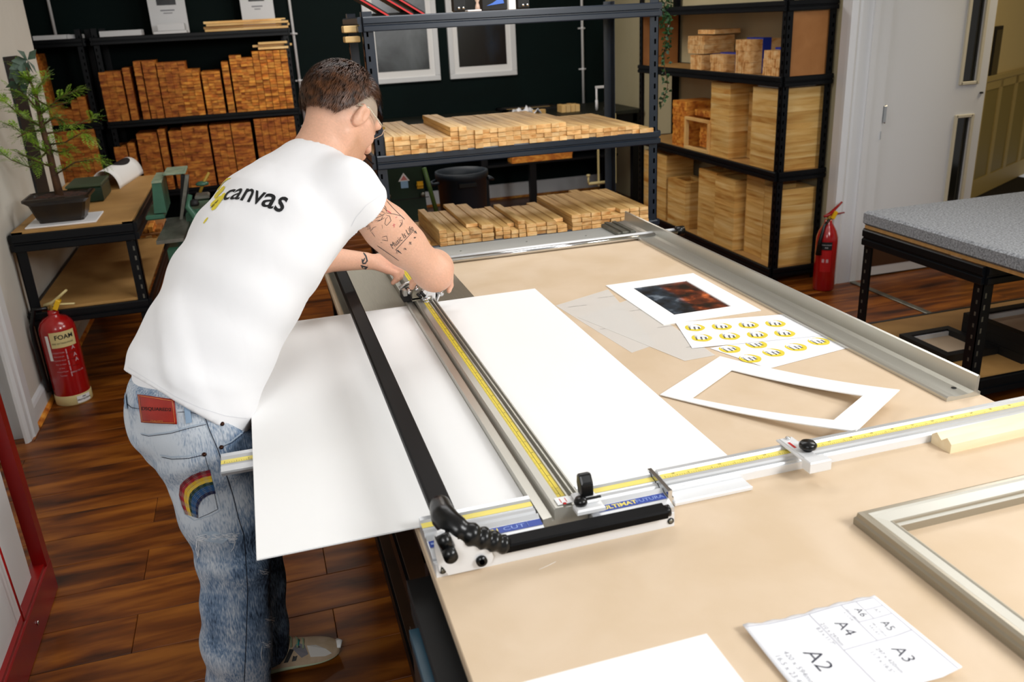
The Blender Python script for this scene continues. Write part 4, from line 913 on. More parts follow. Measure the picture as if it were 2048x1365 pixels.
ticks('tick_marks', 'x', 1.3112, 1.3255, .66, 1.7, SZ + .0157, .005, at, .5)
m = MB()
for i in range(20): put_text(m, str(10 + i), (.68 + i * .05, 1.3215, SZ + .0157), (1, 0, 0), (0, 1, 0), .007)
m.build('numerals', M_ink, at)
# blue maker's strips
def strip(x0, x1, name='name_strip'):
    return MB().add([(x0, 1.253, SZ + .0089), (x1, 1.253, SZ + .0089), (x1, 1.2705, SZ + .0106), (x0, 1.2705, SZ + .0106)], [(0, 1, 2, 3)]).build(name, M_blue, mc)
uy = Vector((0, 1, .09)).normalized()
s1 = strip(.262, .392); m = MB(); put_text(m, 'KEEN', (.293, 1.2617, SZ + .0102), (1, 0, 0), uy, .0145, bold=.025, width=1.1); m.build('lettering', M_tape2, s1)
m = MB(); put_text(m, 'CUT', (.341, 1.2617, SZ + .0102), (1, 0, 0), uy, .0135, width=1.5); m.box((.366, 1.2555, SZ + .0095), (.3665, 1.2685, SZ + .011)).build('outlined_lettering', mat('strip_light_blue', '8fa6dd', .5), s1)
s2 = strip(.500, .634); m = MB(); put_text(m, 'ULTIMAT', (.543, 1.2617, SZ + .0102), (1, 0, 0), uy, .0145, bold=.03, width=1.13); m.build('lettering', M_tape2, s2)
m = MB(); put_text(m, 'FUTURA', (.603, 1.2617, SZ + .0102), (1, 0, 0), uy, .013, width=1.15); m.build('outlined_lettering', mat('strip_light_blue', '8fa6dd', .5), s2)
s3 = strip(.188, .206); MB().box((.191, 1.259, SZ + .0100), (.203, 1.2645, SZ + .0106)).build('lettering', mat('strip_light_blue', '8fa6dd', .5), s3)
# front bracket bar and end plate
MB().prism([(1.200, TZ + .0002), (1.200, .877), (1.2025, .878), (1.2045, .872), (1.226, .866), (1.228, TZ + .0002)], 'x', .186, .622).build('front_bar', M_whalu, mc)
ep = MB().prism([(.1895, .862), (.186, .905), (.187, .930), (.193, .941), (.200, .943), (.207, .939), (.250, .903), (.268, .893), (.281, .884), (.284, .872), (.279, .862), (.266, .856), (.232, .856), (.205, .856), (.199, .870), (.194, .878), (.191, .864)][1:], 'y', 1.192, 1.1985).build('end_plate', M_whalu, mc)
def ycyl(x, y0, y1, z, r, name, m_, par, n=18): return MB().tube([(x, y0, z), (x, y1, z)], r, n).build(name, m_, par)
ycyl(.262, 1.186, 1.194, .872, .0095, 'screw', M_rubber, ep); ycyl(.262, 1.184, 1.1868, .872, .0045, 'hex_socket', M_hole, ep)
for x, z in ((.197, .8625), (.6145, .8625)): ycyl(x, 1.1985, 1.2003, z, .0062, 'hex_socket', M_matte, mc); ycyl(x, 1.1978, 1.1990, z, .004, 'bolt', M_steel, mc)
MB().tube([(.207, 1.188, .912), (.199, 1.190, .938)], .0125, 14).build('pivot_slot', M_rubber, ep); ycyl(.207, 1.165, 1.195, .908, .012, 'pivot_pin', M_rubber, ep)
# black lift bar running away from the camera, and the front grip bar
MB().prism([(.198, .926), (.198, .940), (.202, .944), (.233, .944), (.237, .940), (.237, .926)], 'y', 1.262, 3.20).build('lift_bar', M_barblack, mc)
MB().prism([(1.186, .8785), (1.186, .890), (1.189, .893), (1.213, .895), (1.216, .892), (1.216, .8785)], 'x', .300, .603).build('grip_bar', M_barblack, mc)
MB().tube([(.603, 1.20, .885), (.611, 1.20, .885)], .011, 10).build('grip_end_cap', M_rubber, mc)
MB().box((.198, 3.18, .866), (.237, 3.24, .944), bev=.004).build('lift_pivot', M_black, mc)
# moulded handle with finger scallops
hp = [(.217, 1.285, .936), (.215, 1.262, .937), (.215, 1.243, .936), (.221, 1.224, .932), (.232, 1.211, .926), (.241, 1.207, .922), (.251, 1.204, .917), (.2605, 1.203, .911), (.2695, 1.202, .907), (.2785, 1.201, .902), (.287, 1.200, .898), (.296, 1.199, .893), (.304, 1.198, .889), (.312, 1.198, .886)]
hr = [.0185, .0205, .0228, .0228, .0215, .0178, .0208, .0168, .0200, .0162, .0190, .0152, .0172, .0120]
hq, hw_ = [], []
for i in range(len(hp) - 1):
    for k in range(3):
        u = k / 3; us = (1 - math.cos(u * math.pi)) / 2
        hq.append(tuple(hp[i][c] * (1 - u) + hp[i + 1][c] * u for c in range(3))); hw_.append(hr[i] * (1 - us) + hr[i + 1] * us)
MB().tube(hq + [hp[-1]], hw_ + [hr[-1]], 18).build('handle', M_rubber, mc)
# locking knob and block where the guide rail meets the scale
MB().box((.452, 1.238, .884), (.506, 1.296, .896), bev=.003).box((.458, 1.25, .896), (.498, 1.288, .906), bev=.004).build('rail_block', M_whalu, mc)
kb = MB().prism([(1.262, .904), (1.284, .904), (1.292, .925), (1.290, .942), (1.276, .946), (1.264, .930)], 'x', .470, .494).build('lock_knob', M_rubber, mc, bev=.004)
MB().lathe([(.0, 0), (.011, .0), (.013, .005), (.010, .012), (0, .013)], (.466, 1.258, .897), 16).build('thumb_wheel', M_rubber, mc)
MB().box((.473, 1.252, .906), (.503, 1.256, .909)).build('index_pointer', M_matte, mc)
MB().box((.426, 1.268, .897), (.454, 1.292, .8985), bev=.0005).build('indicator_plate', M_whalu, mc); m = MB(); m.box((.434, 1.272, .8985), (.4355, 1.286, .8988)).box((.444, 1.272, .8985), (.4455, 1.286, .8988)).lathe([(0, 0), (.0035, 0), (.0035, .0004), (0, .0004)], (.439, 1.268, .8986), 10).build('red_marks', M_redstrap, mc)
# production stop on the arm
st = MB().box((.925, 1.236, SZ + .006), (.972, 1.262, SZ + .030), bev=.002).box((.925, 1.262, SZ + .0205), (.962, 1.352, SZ + .0265), bev=.002).build('stop_block', M_whalu, mc)
MB().prism([(1.262, SZ + .0265), (1.350, SZ + .0265), (1.346, SZ + .029), (1.262, SZ + .029)], 'x', .93, .957).build('stop_plate', M_whalu, st)
MB().lathe([(0, 0), (.009, 0), (.009, .004), (.0165, .007), (.0175, .013), (.014, .018), (0, .019)], (.952, 1.285, SZ + .029), 20).build('stop_knob', M_rubber, mc)
MB().box((.934, 1.302, SZ + .0292), (.939, 1.326, SZ + .0296)).build('red_line', M_redstrap, st)
MB().lathe([(0, 0), (.005, 0), (.005, .004), (0, .005)], (.944, 1.340, SZ + .029), 12).build('bolt', M_chrome, st)
MB().box((.835, 1.347, SZ - .002), (.93, 1.362, SZ + .006), bev=.001).build('stop_bar', M_alu, st)
# left side arm emerging from under the board
la = MB().prism([(1.722, .846), (1.722, .8505), (1.742, .8535), (1.744, .8505), (1.750, .8535), (1.768, .8545), (1.770, .852), (1.780, .857), (1.795, .857), (1.795, .840), (1.730, .836)], 'x', -.168, .195).build('side_arm', M_rail, mc)
lt = MB().add([(-.168, 1.7505, .8541), (.19, 1.7505, .8541), (.19, 1.7675, .8549), (-.168, 1.7675, .8549)], [(0, 1, 2, 3)]).build('arm_tape', M_tape2, mc); ticks('tick_marks', 'x', 1.7512, 1.767, -.16, -.0, .8553, .005, lt, .6)
# squaring fence on the right
MB().prism([(1.425, TZ + .0002), (1.425, .858), (1.428, .862), (1.436, .862), (1.450, .859), (1.485, .860), (1.500, .863), (1.503, .900), (1.5065, .903), (1.510, .900), (1.510, .862), (1.518, .860), (1.518, TZ + .0002)], 'y', 1.437, 3.42).build('fence', M_aluY, mc)
MB().lathe([(0, 0), (.006, 0), (.006, .0004), (0, .0005)], (1.478, 1.475, .8602), 14).build('fence_hole', M_matte, mc)
# far clamp rail and cover plate
MB().box((.63, 3.165, TZ + .0002), (1.42, 3.342, .862), bev=.001).build('far_plate', mat('grey_cover_plate', 'a9aaa6', .5, .3), mc)
for y, z in ((3.118, .862), (3.142, .864)): MB().tube([(.63, y, z), (1.60, y, z)], .0105, 10).build('far_rod', M_chrome if z < .863 else M_whalu, mc)
MB().tube([(1.60, 3.130, .864), (1.635, 3.130, .864)], .020, 14).build('rod_cap', M_rubber, mc)
MB().box((1.36, 3.165, .862), (1.44, 3.345, .878), bev=.003).box((1.375, 3.15, .878), (1.39, 3.345, .884)).box((1.41, 3.15, .878), (1.425, 3.345, .884)).build('far_clamp', M_steel, mc)
for x, y in ((.72, 3.24), (1.0, 3.26), (1.25, 3.24)): MB().lathe([(0, 0), (.004, 0), (.004, .001), (0, .0012)], (x, y, .862), 10).build('rivet', M_steel, mc)
# cutting head on the rail
def h3(x, y, Y): return PY(780 + x / 11.375, 500 + y / 11.375, Y)
hd = MB().box((.404, 2.575, .897), (.490, 2.70, .906), bev=.002).build('carriage', M_matte, mc)
MB().prism([(h3(505, 1170, 2.58).x, h3(505, 1170, 2.58).z), (h3(500, 1010, 2.58).x, h3(500, 1010, 2.58).z), (h3(560, 800, 2.58).x, h3(560, 800, 2.58).z), (h3(740, 850, 2.58).x, h3(740, 850, 2.58).z), (h3(660, 1050, 2.58).x, h3(660, 1050, 2.58).z), (h3(700, 1130, 2.58).x, h3(700, 1130, 2.58).z)], 'y', 2.575, 2.60).build('blade_holder', M_plate, hd)
MB().prism([(h3(730, 1160, 2.56).x, h3(730, 1160, 2.56).z), (h3(1030, 1150, 2.56).x, h3(1030, 1150, 2.56).z), (h3(1040, 830, 2.56).x, h3(1040, 830, 2.56).z), (h3(900, 830, 2.56).x, h3(900, 830, 2.56).z)], 'y', 2.555, 2.62).build('head_body', M_whalu, hd, bev=.003)
MB().prism([(h3(655, 1060, 2.55).x, h3(655, 1060, 2.55).z), (h3(860, 830, 2.55).x, h3(860, 830, 2.55).z), (h3(930, 870, 2.55).x, h3(930, 870, 2.55).z), (h3(730, 1120, 2.55).x, h3(730, 1120, 2.55).z)], 'y', 2.548, 2.57).build('angled_slide', M_whalu, hd, bev=.002)
MB().tube([h3(590, 790, 2.60), h3(760, 850, 2.60)], .011, 14).tube([h3(1110, 850, 2.60), h3(1270, 790, 2.60)], .009, 14).build('finger_grip', M_white, hd)
MB().tube([h3(1050, 830, 2.57), h3(1150, 960, 2.57)], .005, 8).tube([h3(700, 960, 2.55), h3(790, 1060, 2.55)], .006, 8).tube([h3(620, 1000, 2.55), h3(720, 1090, 2.55)], .005, 8).build('lever', M_matte, hd)
for x, y, r in ((450, 975, .006), (620, 905, .0055), (1170, 1010, .008)): 
    q = h3(x, y, 2.56); MB().tube([q, q + Vector((0, .02, .004))], r, 16).build('adjuster_knob', M_chrome, hd)
for x, y in ((820, 1130), (850, 1190)): q = h3(x, y, 2.55); MB().tube([q - Vector((.01, 0, 0)), q + Vector((.014, 0, 0))], .006, 12).build('roller', M_chrome, hd)
MB().box((h3(870, 1100, 2.553).x, 2.552, h3(870, 1110, 2.553).z), (h3(960, 1100, 2.553).x, 2.556, h3(960, 1040, 2.553).z), bev=.001).build('blade_window', M_alu, hd)
MB().prism([(h3(1050, 1150, 2.57).x, h3(1050, 1150, 2.57).z), (h3(1110, 960, 2.57).x, h3(1110, 960, 2.57).z), (h3(1130, 1010, 2.57).x, h3(1130, 1010, 2.57).z), (h3(1070, 1160, 2.57).x, h3(1070, 1160, 2.57).z)], 'y', 2.56, 2.60).build('side_wing', M_whalu, hd)
lb = MB().tube([h3(215, 880, 2.66), h3(330, 800, 2.66), h3(470, 735, 2.66)], .006, 10).build('side_arm_lever', M_alu, hd)
MB().box((h3(280, 940, 2.62).x, 2.60, h3(290, 1030, 2.62).z), (h3(365, 940, 2.62).x, 2.63, h3(280, 900, 2.62).z), bev=.002).build('side_block', M_alu, hd)
MB().box((h3(260, 900, 2.64).x, 2.62, .880), (h3(480, 900, 2.64).x, 2.68, .906), bev=.002).build('side_carriage', M_matte, hd)
# ================================================================== BOARDS AND PAPERS ON THE TABLES
c = [P(513, 1118, .862), P(1458, 916, .862), P(1071.5, 577, .862)]
bxl, bxr, byn, byf = c[0].x, (c[1].x + c[2].x) / 2, 1.347, c[2].y
tag(recentre(MB().box((bxl, byn, .8585), (.3945, byf, .8620), bev=.0004).box((.3945, byn, .8585), (.4805, byf, .8590)).box((.4805, byn, .8585), (bxr, byf, .8620), bev=.0004).build('mount_board', M_board)), 'large white mount board clamped under the guide rail and overhanging the left table edge', 'board')
print('board', bxl, bxr, byn, byf)
def sheet(name, pts, z, th, m_, label, cat, holes=None, curl=None):
    o = MB().slab([(q[0], q[1]) for q in pts], z, z + th).build(name, m_); return tag(recentre(o), label, cat)
def quad(x, y, z, w, h): return [(x, y), (x + w, y), (x + w, y + h), (x, y + h)]
def mat_window(name, outer, inner, z, th, m_, parent, lift=None):
    """flat mount with a bevelled opening, both given as 4 corners in the same order"""
    n = 14; v = []; f = []
    def lerp(a, b_, t): return (a[0] + (b_[0] - a[0]) * t, a[1] + (b_[1] - a[1]) * t)
    O, I, B = [], [], []
    cen = (sum(p[0] for p in inner) / 4, sum(p[1] for p in inner) / 4)
    for k in range(4):
        for i in range(n):
            o_ = lerp(outer[k], outer[(k + 1) % 4], i / n); q = lerp(inner[k], inner[(k + 1) % 4], i / n); O.append(o_); I.append(q)
            B.append((q[0] + (cen[0] - q[0]) * .012, q[1] + (cen[1] - q[1]) * .012))
    N = 4 * n; L = lift or (lambda x, y: 0)
    for R, dz in ((O, 0), (O, th), (I, th), (B, 0)):
        for x, y in R: v.append((x, y, z + dz + L(x, y)))
    for r in range(4):
        r2 = (r + 1) % 4
        for i in range(N): f.append((r * N + i, r * N + (i + 1) % N, r2 * N + (i + 1) % N, r2 * N + i))
    return MB().add(v, [t[::-1] for t in f] if False else f).build(name, m_, parent)
pm = thing('mounted_print', 'white mount around a stormy orange and blue-grey photograph at the top of the papers', 'print', (1.23, 2.38, TZ))
ou = [(1.069, 2.594), (1.398, 2.596), (1.393, 2.157), (1.071, 2.160)]; inn = [(1.139, 2.533), (1.336, 2.530), (1.332, 2.226), (1.139, 2.227)]
mat_window('mount', ou, inn, TZ + .0006, .0028, M_board, pm)
art3 = bpy.data.materials.new('storm_photograph'); art3.use_nodes = True
nt = art3.node_tree; N = nt.nodes; L = nt.links; b = N['Principled BSDF']; b.inputs['Roughness'].default_value = .35
tc = N.new('ShaderNodeTexCoord'); sp = N.new('ShaderNodeSeparateXYZ'); n1 = N.new('ShaderNodeTexNoise'); n1.inputs['Scale'].default_value = 7; n1.inputs['Detail'].default_value = 8; n1.inputs['Distortion'].default_value = .8
L.new(tc.outputs['Object'], sp.inputs[0]); L.new(tc.outputs['Object'], n1.inputs['Vector'])
ma = N.new('ShaderNodeMath'); ma.operation = 'MULTIPLY_ADD'; L.new(n1.outputs[0], ma.inputs[0]); ma.inputs[1].default_value = .09; L.new(sp.outputs['X'], ma.inputs[2])
st_ = N.new('ShaderNodeMapRange'); L.new(ma.outputs[0], st_.inputs[0]); st_.inputs[1].default_value = .036; st_.inputs[2].default_value = .056
rs = N.new('ShaderNodeValToRGB'); n2 = N.new('ShaderNodeTexNoise'); n2.inputs['Scale'].default_value = 16; n2.inputs['Detail'].default_value = 7; L.new(tc.outputs['Object'], n2.inputs['Vector']); L.new(n2.outputs[0], rs.inputs[0])
e = rs.color_ramp.elements; e[0].position = .38; e[0].color = lin('0b0f14'); e[1].position = .74; e[1].color = lin('9aa6b2'); q = e.new(.55); q.color = lin('2a3642')
ro = N.new('ShaderNodeValToRGB'); L.new(n2.outputs[0], ro.inputs[0]); e = ro.color_ramp.elements; e[0].position = .40; e[0].color = lin('120604'); e[1].position = .72; e[1].color = lin('d06a35'); q = e.new(.56); q.color = lin('61260f')
mx = N.new('ShaderNodeMix'); mx.data_type = 'RGBA'; L.new(st_.outputs[0], mx.inputs['Factor']); L.new(rs.outputs[0], mx.inputs['A']); L.new(ro.outputs[0], mx.inputs['B']); L.new(mx.outputs['Result'], b.inputs['Base Color'])
MB().slab([(1.12, 2.55), (1.35, 2.55), (1.35, 2.21), (1.12, 2.21)], TZ + .0001, TZ + .0005).build('photograph', art3, pm)
# glassine sheets
def tissue(corners, z, label, rows):
    t = thing('tissue_sheet', label, 'sheet', (sum(p[0] for p in corners) / 4, sum(p[1] for p in corners) / 4, z))
    MB().slab(corners, z, z + .0003).build('sheet', M_tissue, t)
    a, b_, c_, d_ = [Vector((p[0], p[1], 0)) for p in corners]; ux = (b_ - a).normalized(); uy_ = Vector((-ux.y, ux.x, 0)); m = MB()
    for u, w in rows:
        o = a + (b_ - a) * u + (d_ - a) * w; o.z = z + .0005; put_text(m, 'YOUR IMAGE 2 CANVAS', o, (1, -.05, 0), (.05, 1, 0), .0055, width=1.0)
    m.build('printed_lines', M_ink, t)
tissue([(.845, 2.47), (1.062, 2.556), (.985, 2.03), (.898, 2.000)], TZ + .0003, 'translucent tissue sheet lying lower left, partly under the other tissue', [(.25, .12), (.8, .12), (.2, .35), (.2, .6), (.5, .85), (.75, .4)])
tissue([(.868, 2.335), (1.094, 2.431), (1.092, 1.893), (1.000, 1.890)], TZ + .0008, 'translucent tissue sheet lying over the other, right of it', [(.75, .2), (.85, .38), (.6, .55), (.8, .55), (.6, .78), (.4, .9)])
# sticker sheets
def ring_logo(mb, o, ux, uy, r, seed):
    rg = random.Random(seed); n = 40; o, ux, uy = Vector(o), Vector(ux), Vector(uy); v = []; f = []
    for i in range(n + 1):
        a = -2.6 + 5.75 * i / n; wd_ = r * (.20 + .32 * max(0, math.sin((a + 2.6) * .6))) * (1 if 2 < i < n - 2 else .35)
        ro_ = r * (1 + .02 * math.sin(a * 5)); 
        for q in (ro_, ro_ - wd_): v.append(o + ux * (q * math.cos(a)) + uy * (q * math.sin(a) * .98))
    for i in range(n): f.append((2 * i, 2 * i + 1, 2 * i + 3, 2 * i + 2))
    mb.add(v, f); 
def stickers(name, corners, z, label, centres, ux, uy, R):
    t = thing(name, label, 'sticker sheet', (sum(p[0] for p in corners) / 4, sum(p[1] for p in corners) / 4, z))
    MB().slab(corners, z, z + .0003).build('sheet', M_paper, t)
    for i, (x, y) in enumerate(centres):
        m = MB(); o = Vector((x, y, z + .0006)); ring_logo(m, o, ux, uy, R, i); s = m.build('sticker', M_yink, t)
        m = MB(); U, W = Vector(ux), Vector(uy); o.z += .0003
        put_text(m, 'your', o + W * R * .34 + U * R * .15, ux, uy, R * .36, bold=.03); put_text(m, 'image', o - W * R * .05 + U * R * .15, ux, uy, R * .36, bold=.02); put_text(m, '2 canvas', o - W * R * .48, ux, uy, R * .32, bold=.02)
        m.build('lettering', M_ink, s)
def zc(x, y): q = P(1330 + x / 5.25, 610 + y / 5.25, TZ); return (q.x, q.y)
c1s = [zc(*p) for p in ((313, 250), (595, 238), (877, 222), (1158, 207), (385, 357), (677, 340), (968, 325), (1255, 310))]
c2s = [zc(*p) for p in ((680, 470), (895, 570), (1140, 508), (1375, 450), (1615, 390), (1420, 300), (960, 422))]
stickers('sticker_sheet', [zc(110, 195), zc(1230, 110), zc(1660, 330), zc(285, 465)], TZ + .0023, 'sheet of eight round yellow brush-ring stickers, the upper of the two', c1s, (-.35, -.937, 0), (.937, -.35, 0), .0290)
stickers('sticker_sheet', [zc(470, 460), zc(1560, 262), zc(1945, 450), zc(1090, 675)], TZ + .0010, 'sheet of yellow brush-ring stickers lying under the upper sheet, nearer the fence', c2s, (.05, -.998, 0), (.998, .05, 0), .0290)
# empty window mount with one corner raised
wm = thing('empty_window_mount', 'empty white window mount lying right of the white board with its near right end lifted', 'mount', (1.1, 1.63, TZ))
wo = [P(1440, 716, TZ), P(1799, 785, TZ + .028), P(1712, 868, TZ + .030), P(1320, 793, TZ)]; wi = [P(1462, 743, TZ), P(1726, 795, TZ + .022), P(1667, 845, TZ + .022), P(1382, 800, TZ)]
dxy = (wo[1] - wo[0]).normalized()
def lift(x, y):
    s = ((Vector((x, y, 0)) - Vector((wo[0].x, wo[0].y, 0))).dot(Vector((dxy.x, dxy.y, 0)))) / (Vector((wo[1].x - wo[0].x, wo[1].y - wo[0].y)).length); s = max(0, min(1.05, s)); return .030 * s ** 2.2
mat_window('mount', [(q.x, q.y) for q in wo], [(q.x, q.y) for q in wi], TZ + .0022, .0024, M_board, wm)
o = wm.children[0]
for v_ in o.data.vertices: w = v_.co + wm.location; v_.co.z += lift(w.x, w.y)
# size chart
sc = thing('size_chart', 'creased white paper chart printed with A2, A3, A4, A5 and A6 rectangles', 'paper', (.70, .84, TZ))
n = 22; v = []; f = []; ch = (.589, .735, .232, .180)
SX0, SX1, SY0, SY1 = .589, .820, .735, .914
def chz(x, y):
    a = (x - SX0) / (SX1 - SX0); b_ = (y - SY0) / (SY1 - SY0)
    return TZ + .0012 + .004 * abs(math.sin(a * 5.3 + 1.1)) * (.3 + .7 * abs(b_ - .5)) + .006 * max(0, .18 - a) / .18 * b_ + .009 * max(0, (a - .86) / .14) * (1 - b_)
for i in range(n + 1):
    for j in range(n + 1):
        x = SX0 + (SX1 - SX0) * i / n; y = SY0 + (SY1 - SY0) * j / n
        if j == n: y += .002 * math.sin(i * 1.7)
        v.append((x, y, chz(x, y)))
for i in range(n):
    for j in range(n): k = i * (n + 1) + j; f.append((k, k + n + 1, k + n + 2, k + 1))
o = MB().add(v, f, 0, True).build('paper', M_paper, sc); md = o.modifiers.new('s', 'SOLIDIFY'); md.thickness = .0006; md.offset = 1
def drape(mb, dz=.0009):
    for q in mb.v: q.z = chz(q.x, q.y) + dz
    return mb
def chl(x0, y0, x1, y1, w=.0008):
    m = MB(); k = 12; v = []; f = []; d = Vector((x1 - x0, y1 - y0, 0)).normalized(); s = Vector((-d.y, d.x, 0)) * w
    for i in range(k + 1): q = Vector((x0 + (x1 - x0) * i / k, y0 + (y1 - y0) * i / k, 0)); v += [q - s, q + s]
    for i in range(k): f.append((2 * i, 2 * i + 2, 2 * i + 3, 2 * i + 1))
    m.add(v, f); return m
lm_ = MB()
def zz(x, y): q = P(1460 + x / 4.452, 1180 + y / 4.452, TZ + .003); return q.x, q.y
xs = SX0 + .004; xA4 = zz(722, 240)[0]; xA6 = zz(997, 155)[0]; xA7 = zz(1128, 118)[0]; xe = SX1 - .006; yt = SY1 - .006; yA3 = zz(1150, 500)[1]; yA5 = zz(1220, 275)[1]; yA7 = zz(1275, 165)[1]
for a in ((xs, yt, xe, yt), (xe, yt, xe, SY0), (xA4, yt, xA4, SY0), (xA4, yA3, xe, yA3), (xA6, yt, xA6, yA3), (xA6, yA5, xe, yA5), (xA7, yt, xA7, yA5), (xA7, yA7, xe, yA7)):
    q = chl(*a); lm_.add(q.v, q.f)
drape(lm_).build('grid_lines', M_lines, sc)
tx_ = MB(); tg_ = MB()
for s, cx, cy, size, sub in (('A2', *zz(790, 625), .037, ('420 x 594mm', '16.5 x 23.4"')), ('A4', *zz(1030, 345), .027, ('210 x 297mm', '8.3 x 11.7"')), ('A3', *zz(1545, 575), .028, ('297 x 420mm', '11.7 x 16.5"')), ('A5', *zz(1405, 320), .018, ('148 x 210mm', '5.8 x 8.3"')), ('A6', *zz(1165, 205), .017, ('105 x 148mm', '4.1 x 5.8"')), ('A7', *zz(1310, 190), .009, ('', ''))):
    put_text(tg_ if s == 'A7' else tx_, s, (cx, cy, 0), (0, -1, 0), (1, 0, 0), size, bold=-.006)
    for k, q in enumerate(sub):
        if q: put_text(tg_, q, (cx - size * (.95 + k * .42), cy - size * .15, 0), (0, -1, 0), (1, 0, 0), size * .34)
drape(tx_).build('lettering', mat('chart_ink', '2a2c3a', .7), sc); drape(tg_).build('small_lettering', M_inkg, sc)
# blank sheet at the bottom edge
a, b_ = P(1413, 1271, TZ), P(1485, 1365, TZ)
tag(recentre(MB().slab([(-.10 + .30, .60), (b_.x, .60), (a.x, a.y), (P(1058, 1365, TZ).x, P(1058, 1365, TZ).y), (P(1058, 1365, TZ).x - .08, P(1058, 1365, TZ).y - .001)], TZ + .0002, TZ + .0028).build('blank_board', M_board)), 'blank white board at the bottom edge, left of the size chart', 'board')
# champagne picture frame
pf = thing('champagne_frame', 'champagne-coloured picture frame lying on the near table at the right edge', 'picture frame', (1.3, .8, TZ))
o0 = P(1706, 1048, TZ); i0 = P(1789, 1042, TZ + .017); fx, fy = o0.x, o0.y; 
wdt = max(.035, min(.06, i0.x - fx)); print('frame w', wdt, fx, fy, i0)
prof = [(0, 0), (0, .012), (.003, .016), (.004, .024), (.010, .027), (.016, .0265), (.020, .024), (wdt * .78, .020), (wdt * .80, .0215), (wdt * .86, .0205), (wdt * .88, .017), (wdt, .015), (wdt, 0)]
mi_ = [0, 0, 0, 0, 0, 1, 1, 1, 0, 0, 1, 0, 0]
fx1, fy0 = fx + .62, fy - .80
cor = [(fx, fy), (fx1, fy), (fx1, fy0), (fx, fy0)]; sg = [(1, -1), (-1, -1), (-1, 1), (1, 1)]
for k in range(4):
    A, B_ = cor[k], cor[(k + 1) % 4]; sa, sb = sg[k], sg[(k + 1) % 4]; m = MB(); v = []
    for w_, h_ in prof: v.append((A[0] + sa[0] * w_, A[1] + sa[1] * w_, TZ + .0003 + h_))
    for w_, h_ in prof: v.append((B_[0] + sb[0] * w_, B_[1] + sb[1] * w_, TZ + .0003 + h_))
    np_ = len(prof)
    for i in range(np_): m.add([], []); 
    m.v = [Vector(q) for q in v]
    for i in range(np_): j = (i + 1) % np_; m.f.append([i, j, np_ + j, np_ + i]); m.mi.append(mi_[i]); m.sm.append(False)
    m.build('moulding_rail', [M_champ, M_champl], pf)
# notched pine moulding behind the arm
nm = MB(); ax = 1.243
nm.prism([(0, 0), (.052, 0), (.052, .02), (.040, .03), (.026, .018), (.012, .03), (0, .02)], 'x', 0, 1.0, T=Matrix.Translation((ax + .012, 1.238, TZ)) @ Matrix.Rotation(math.radians(1.5), 4, 'Z'))
tag(recentre(nm.build('pine_moulding', mat('pale_pine', 'ecd8b0', .5, c2='f3e4c4', scale=4, stretch=(1, 9, 9)))), 'notched pale pine moulding lying against the squaring arm at the right', 'moulding')
# stray thread
tag(recentre(MB().tube([P(1078, 1140, TZ + .001), P(1100, 1130, TZ + .0012), P(1112, 1124, TZ + .001)], .0004, 4).build('thread', M_board)), 'short white thread on the near table below the grip bar', 'thread')
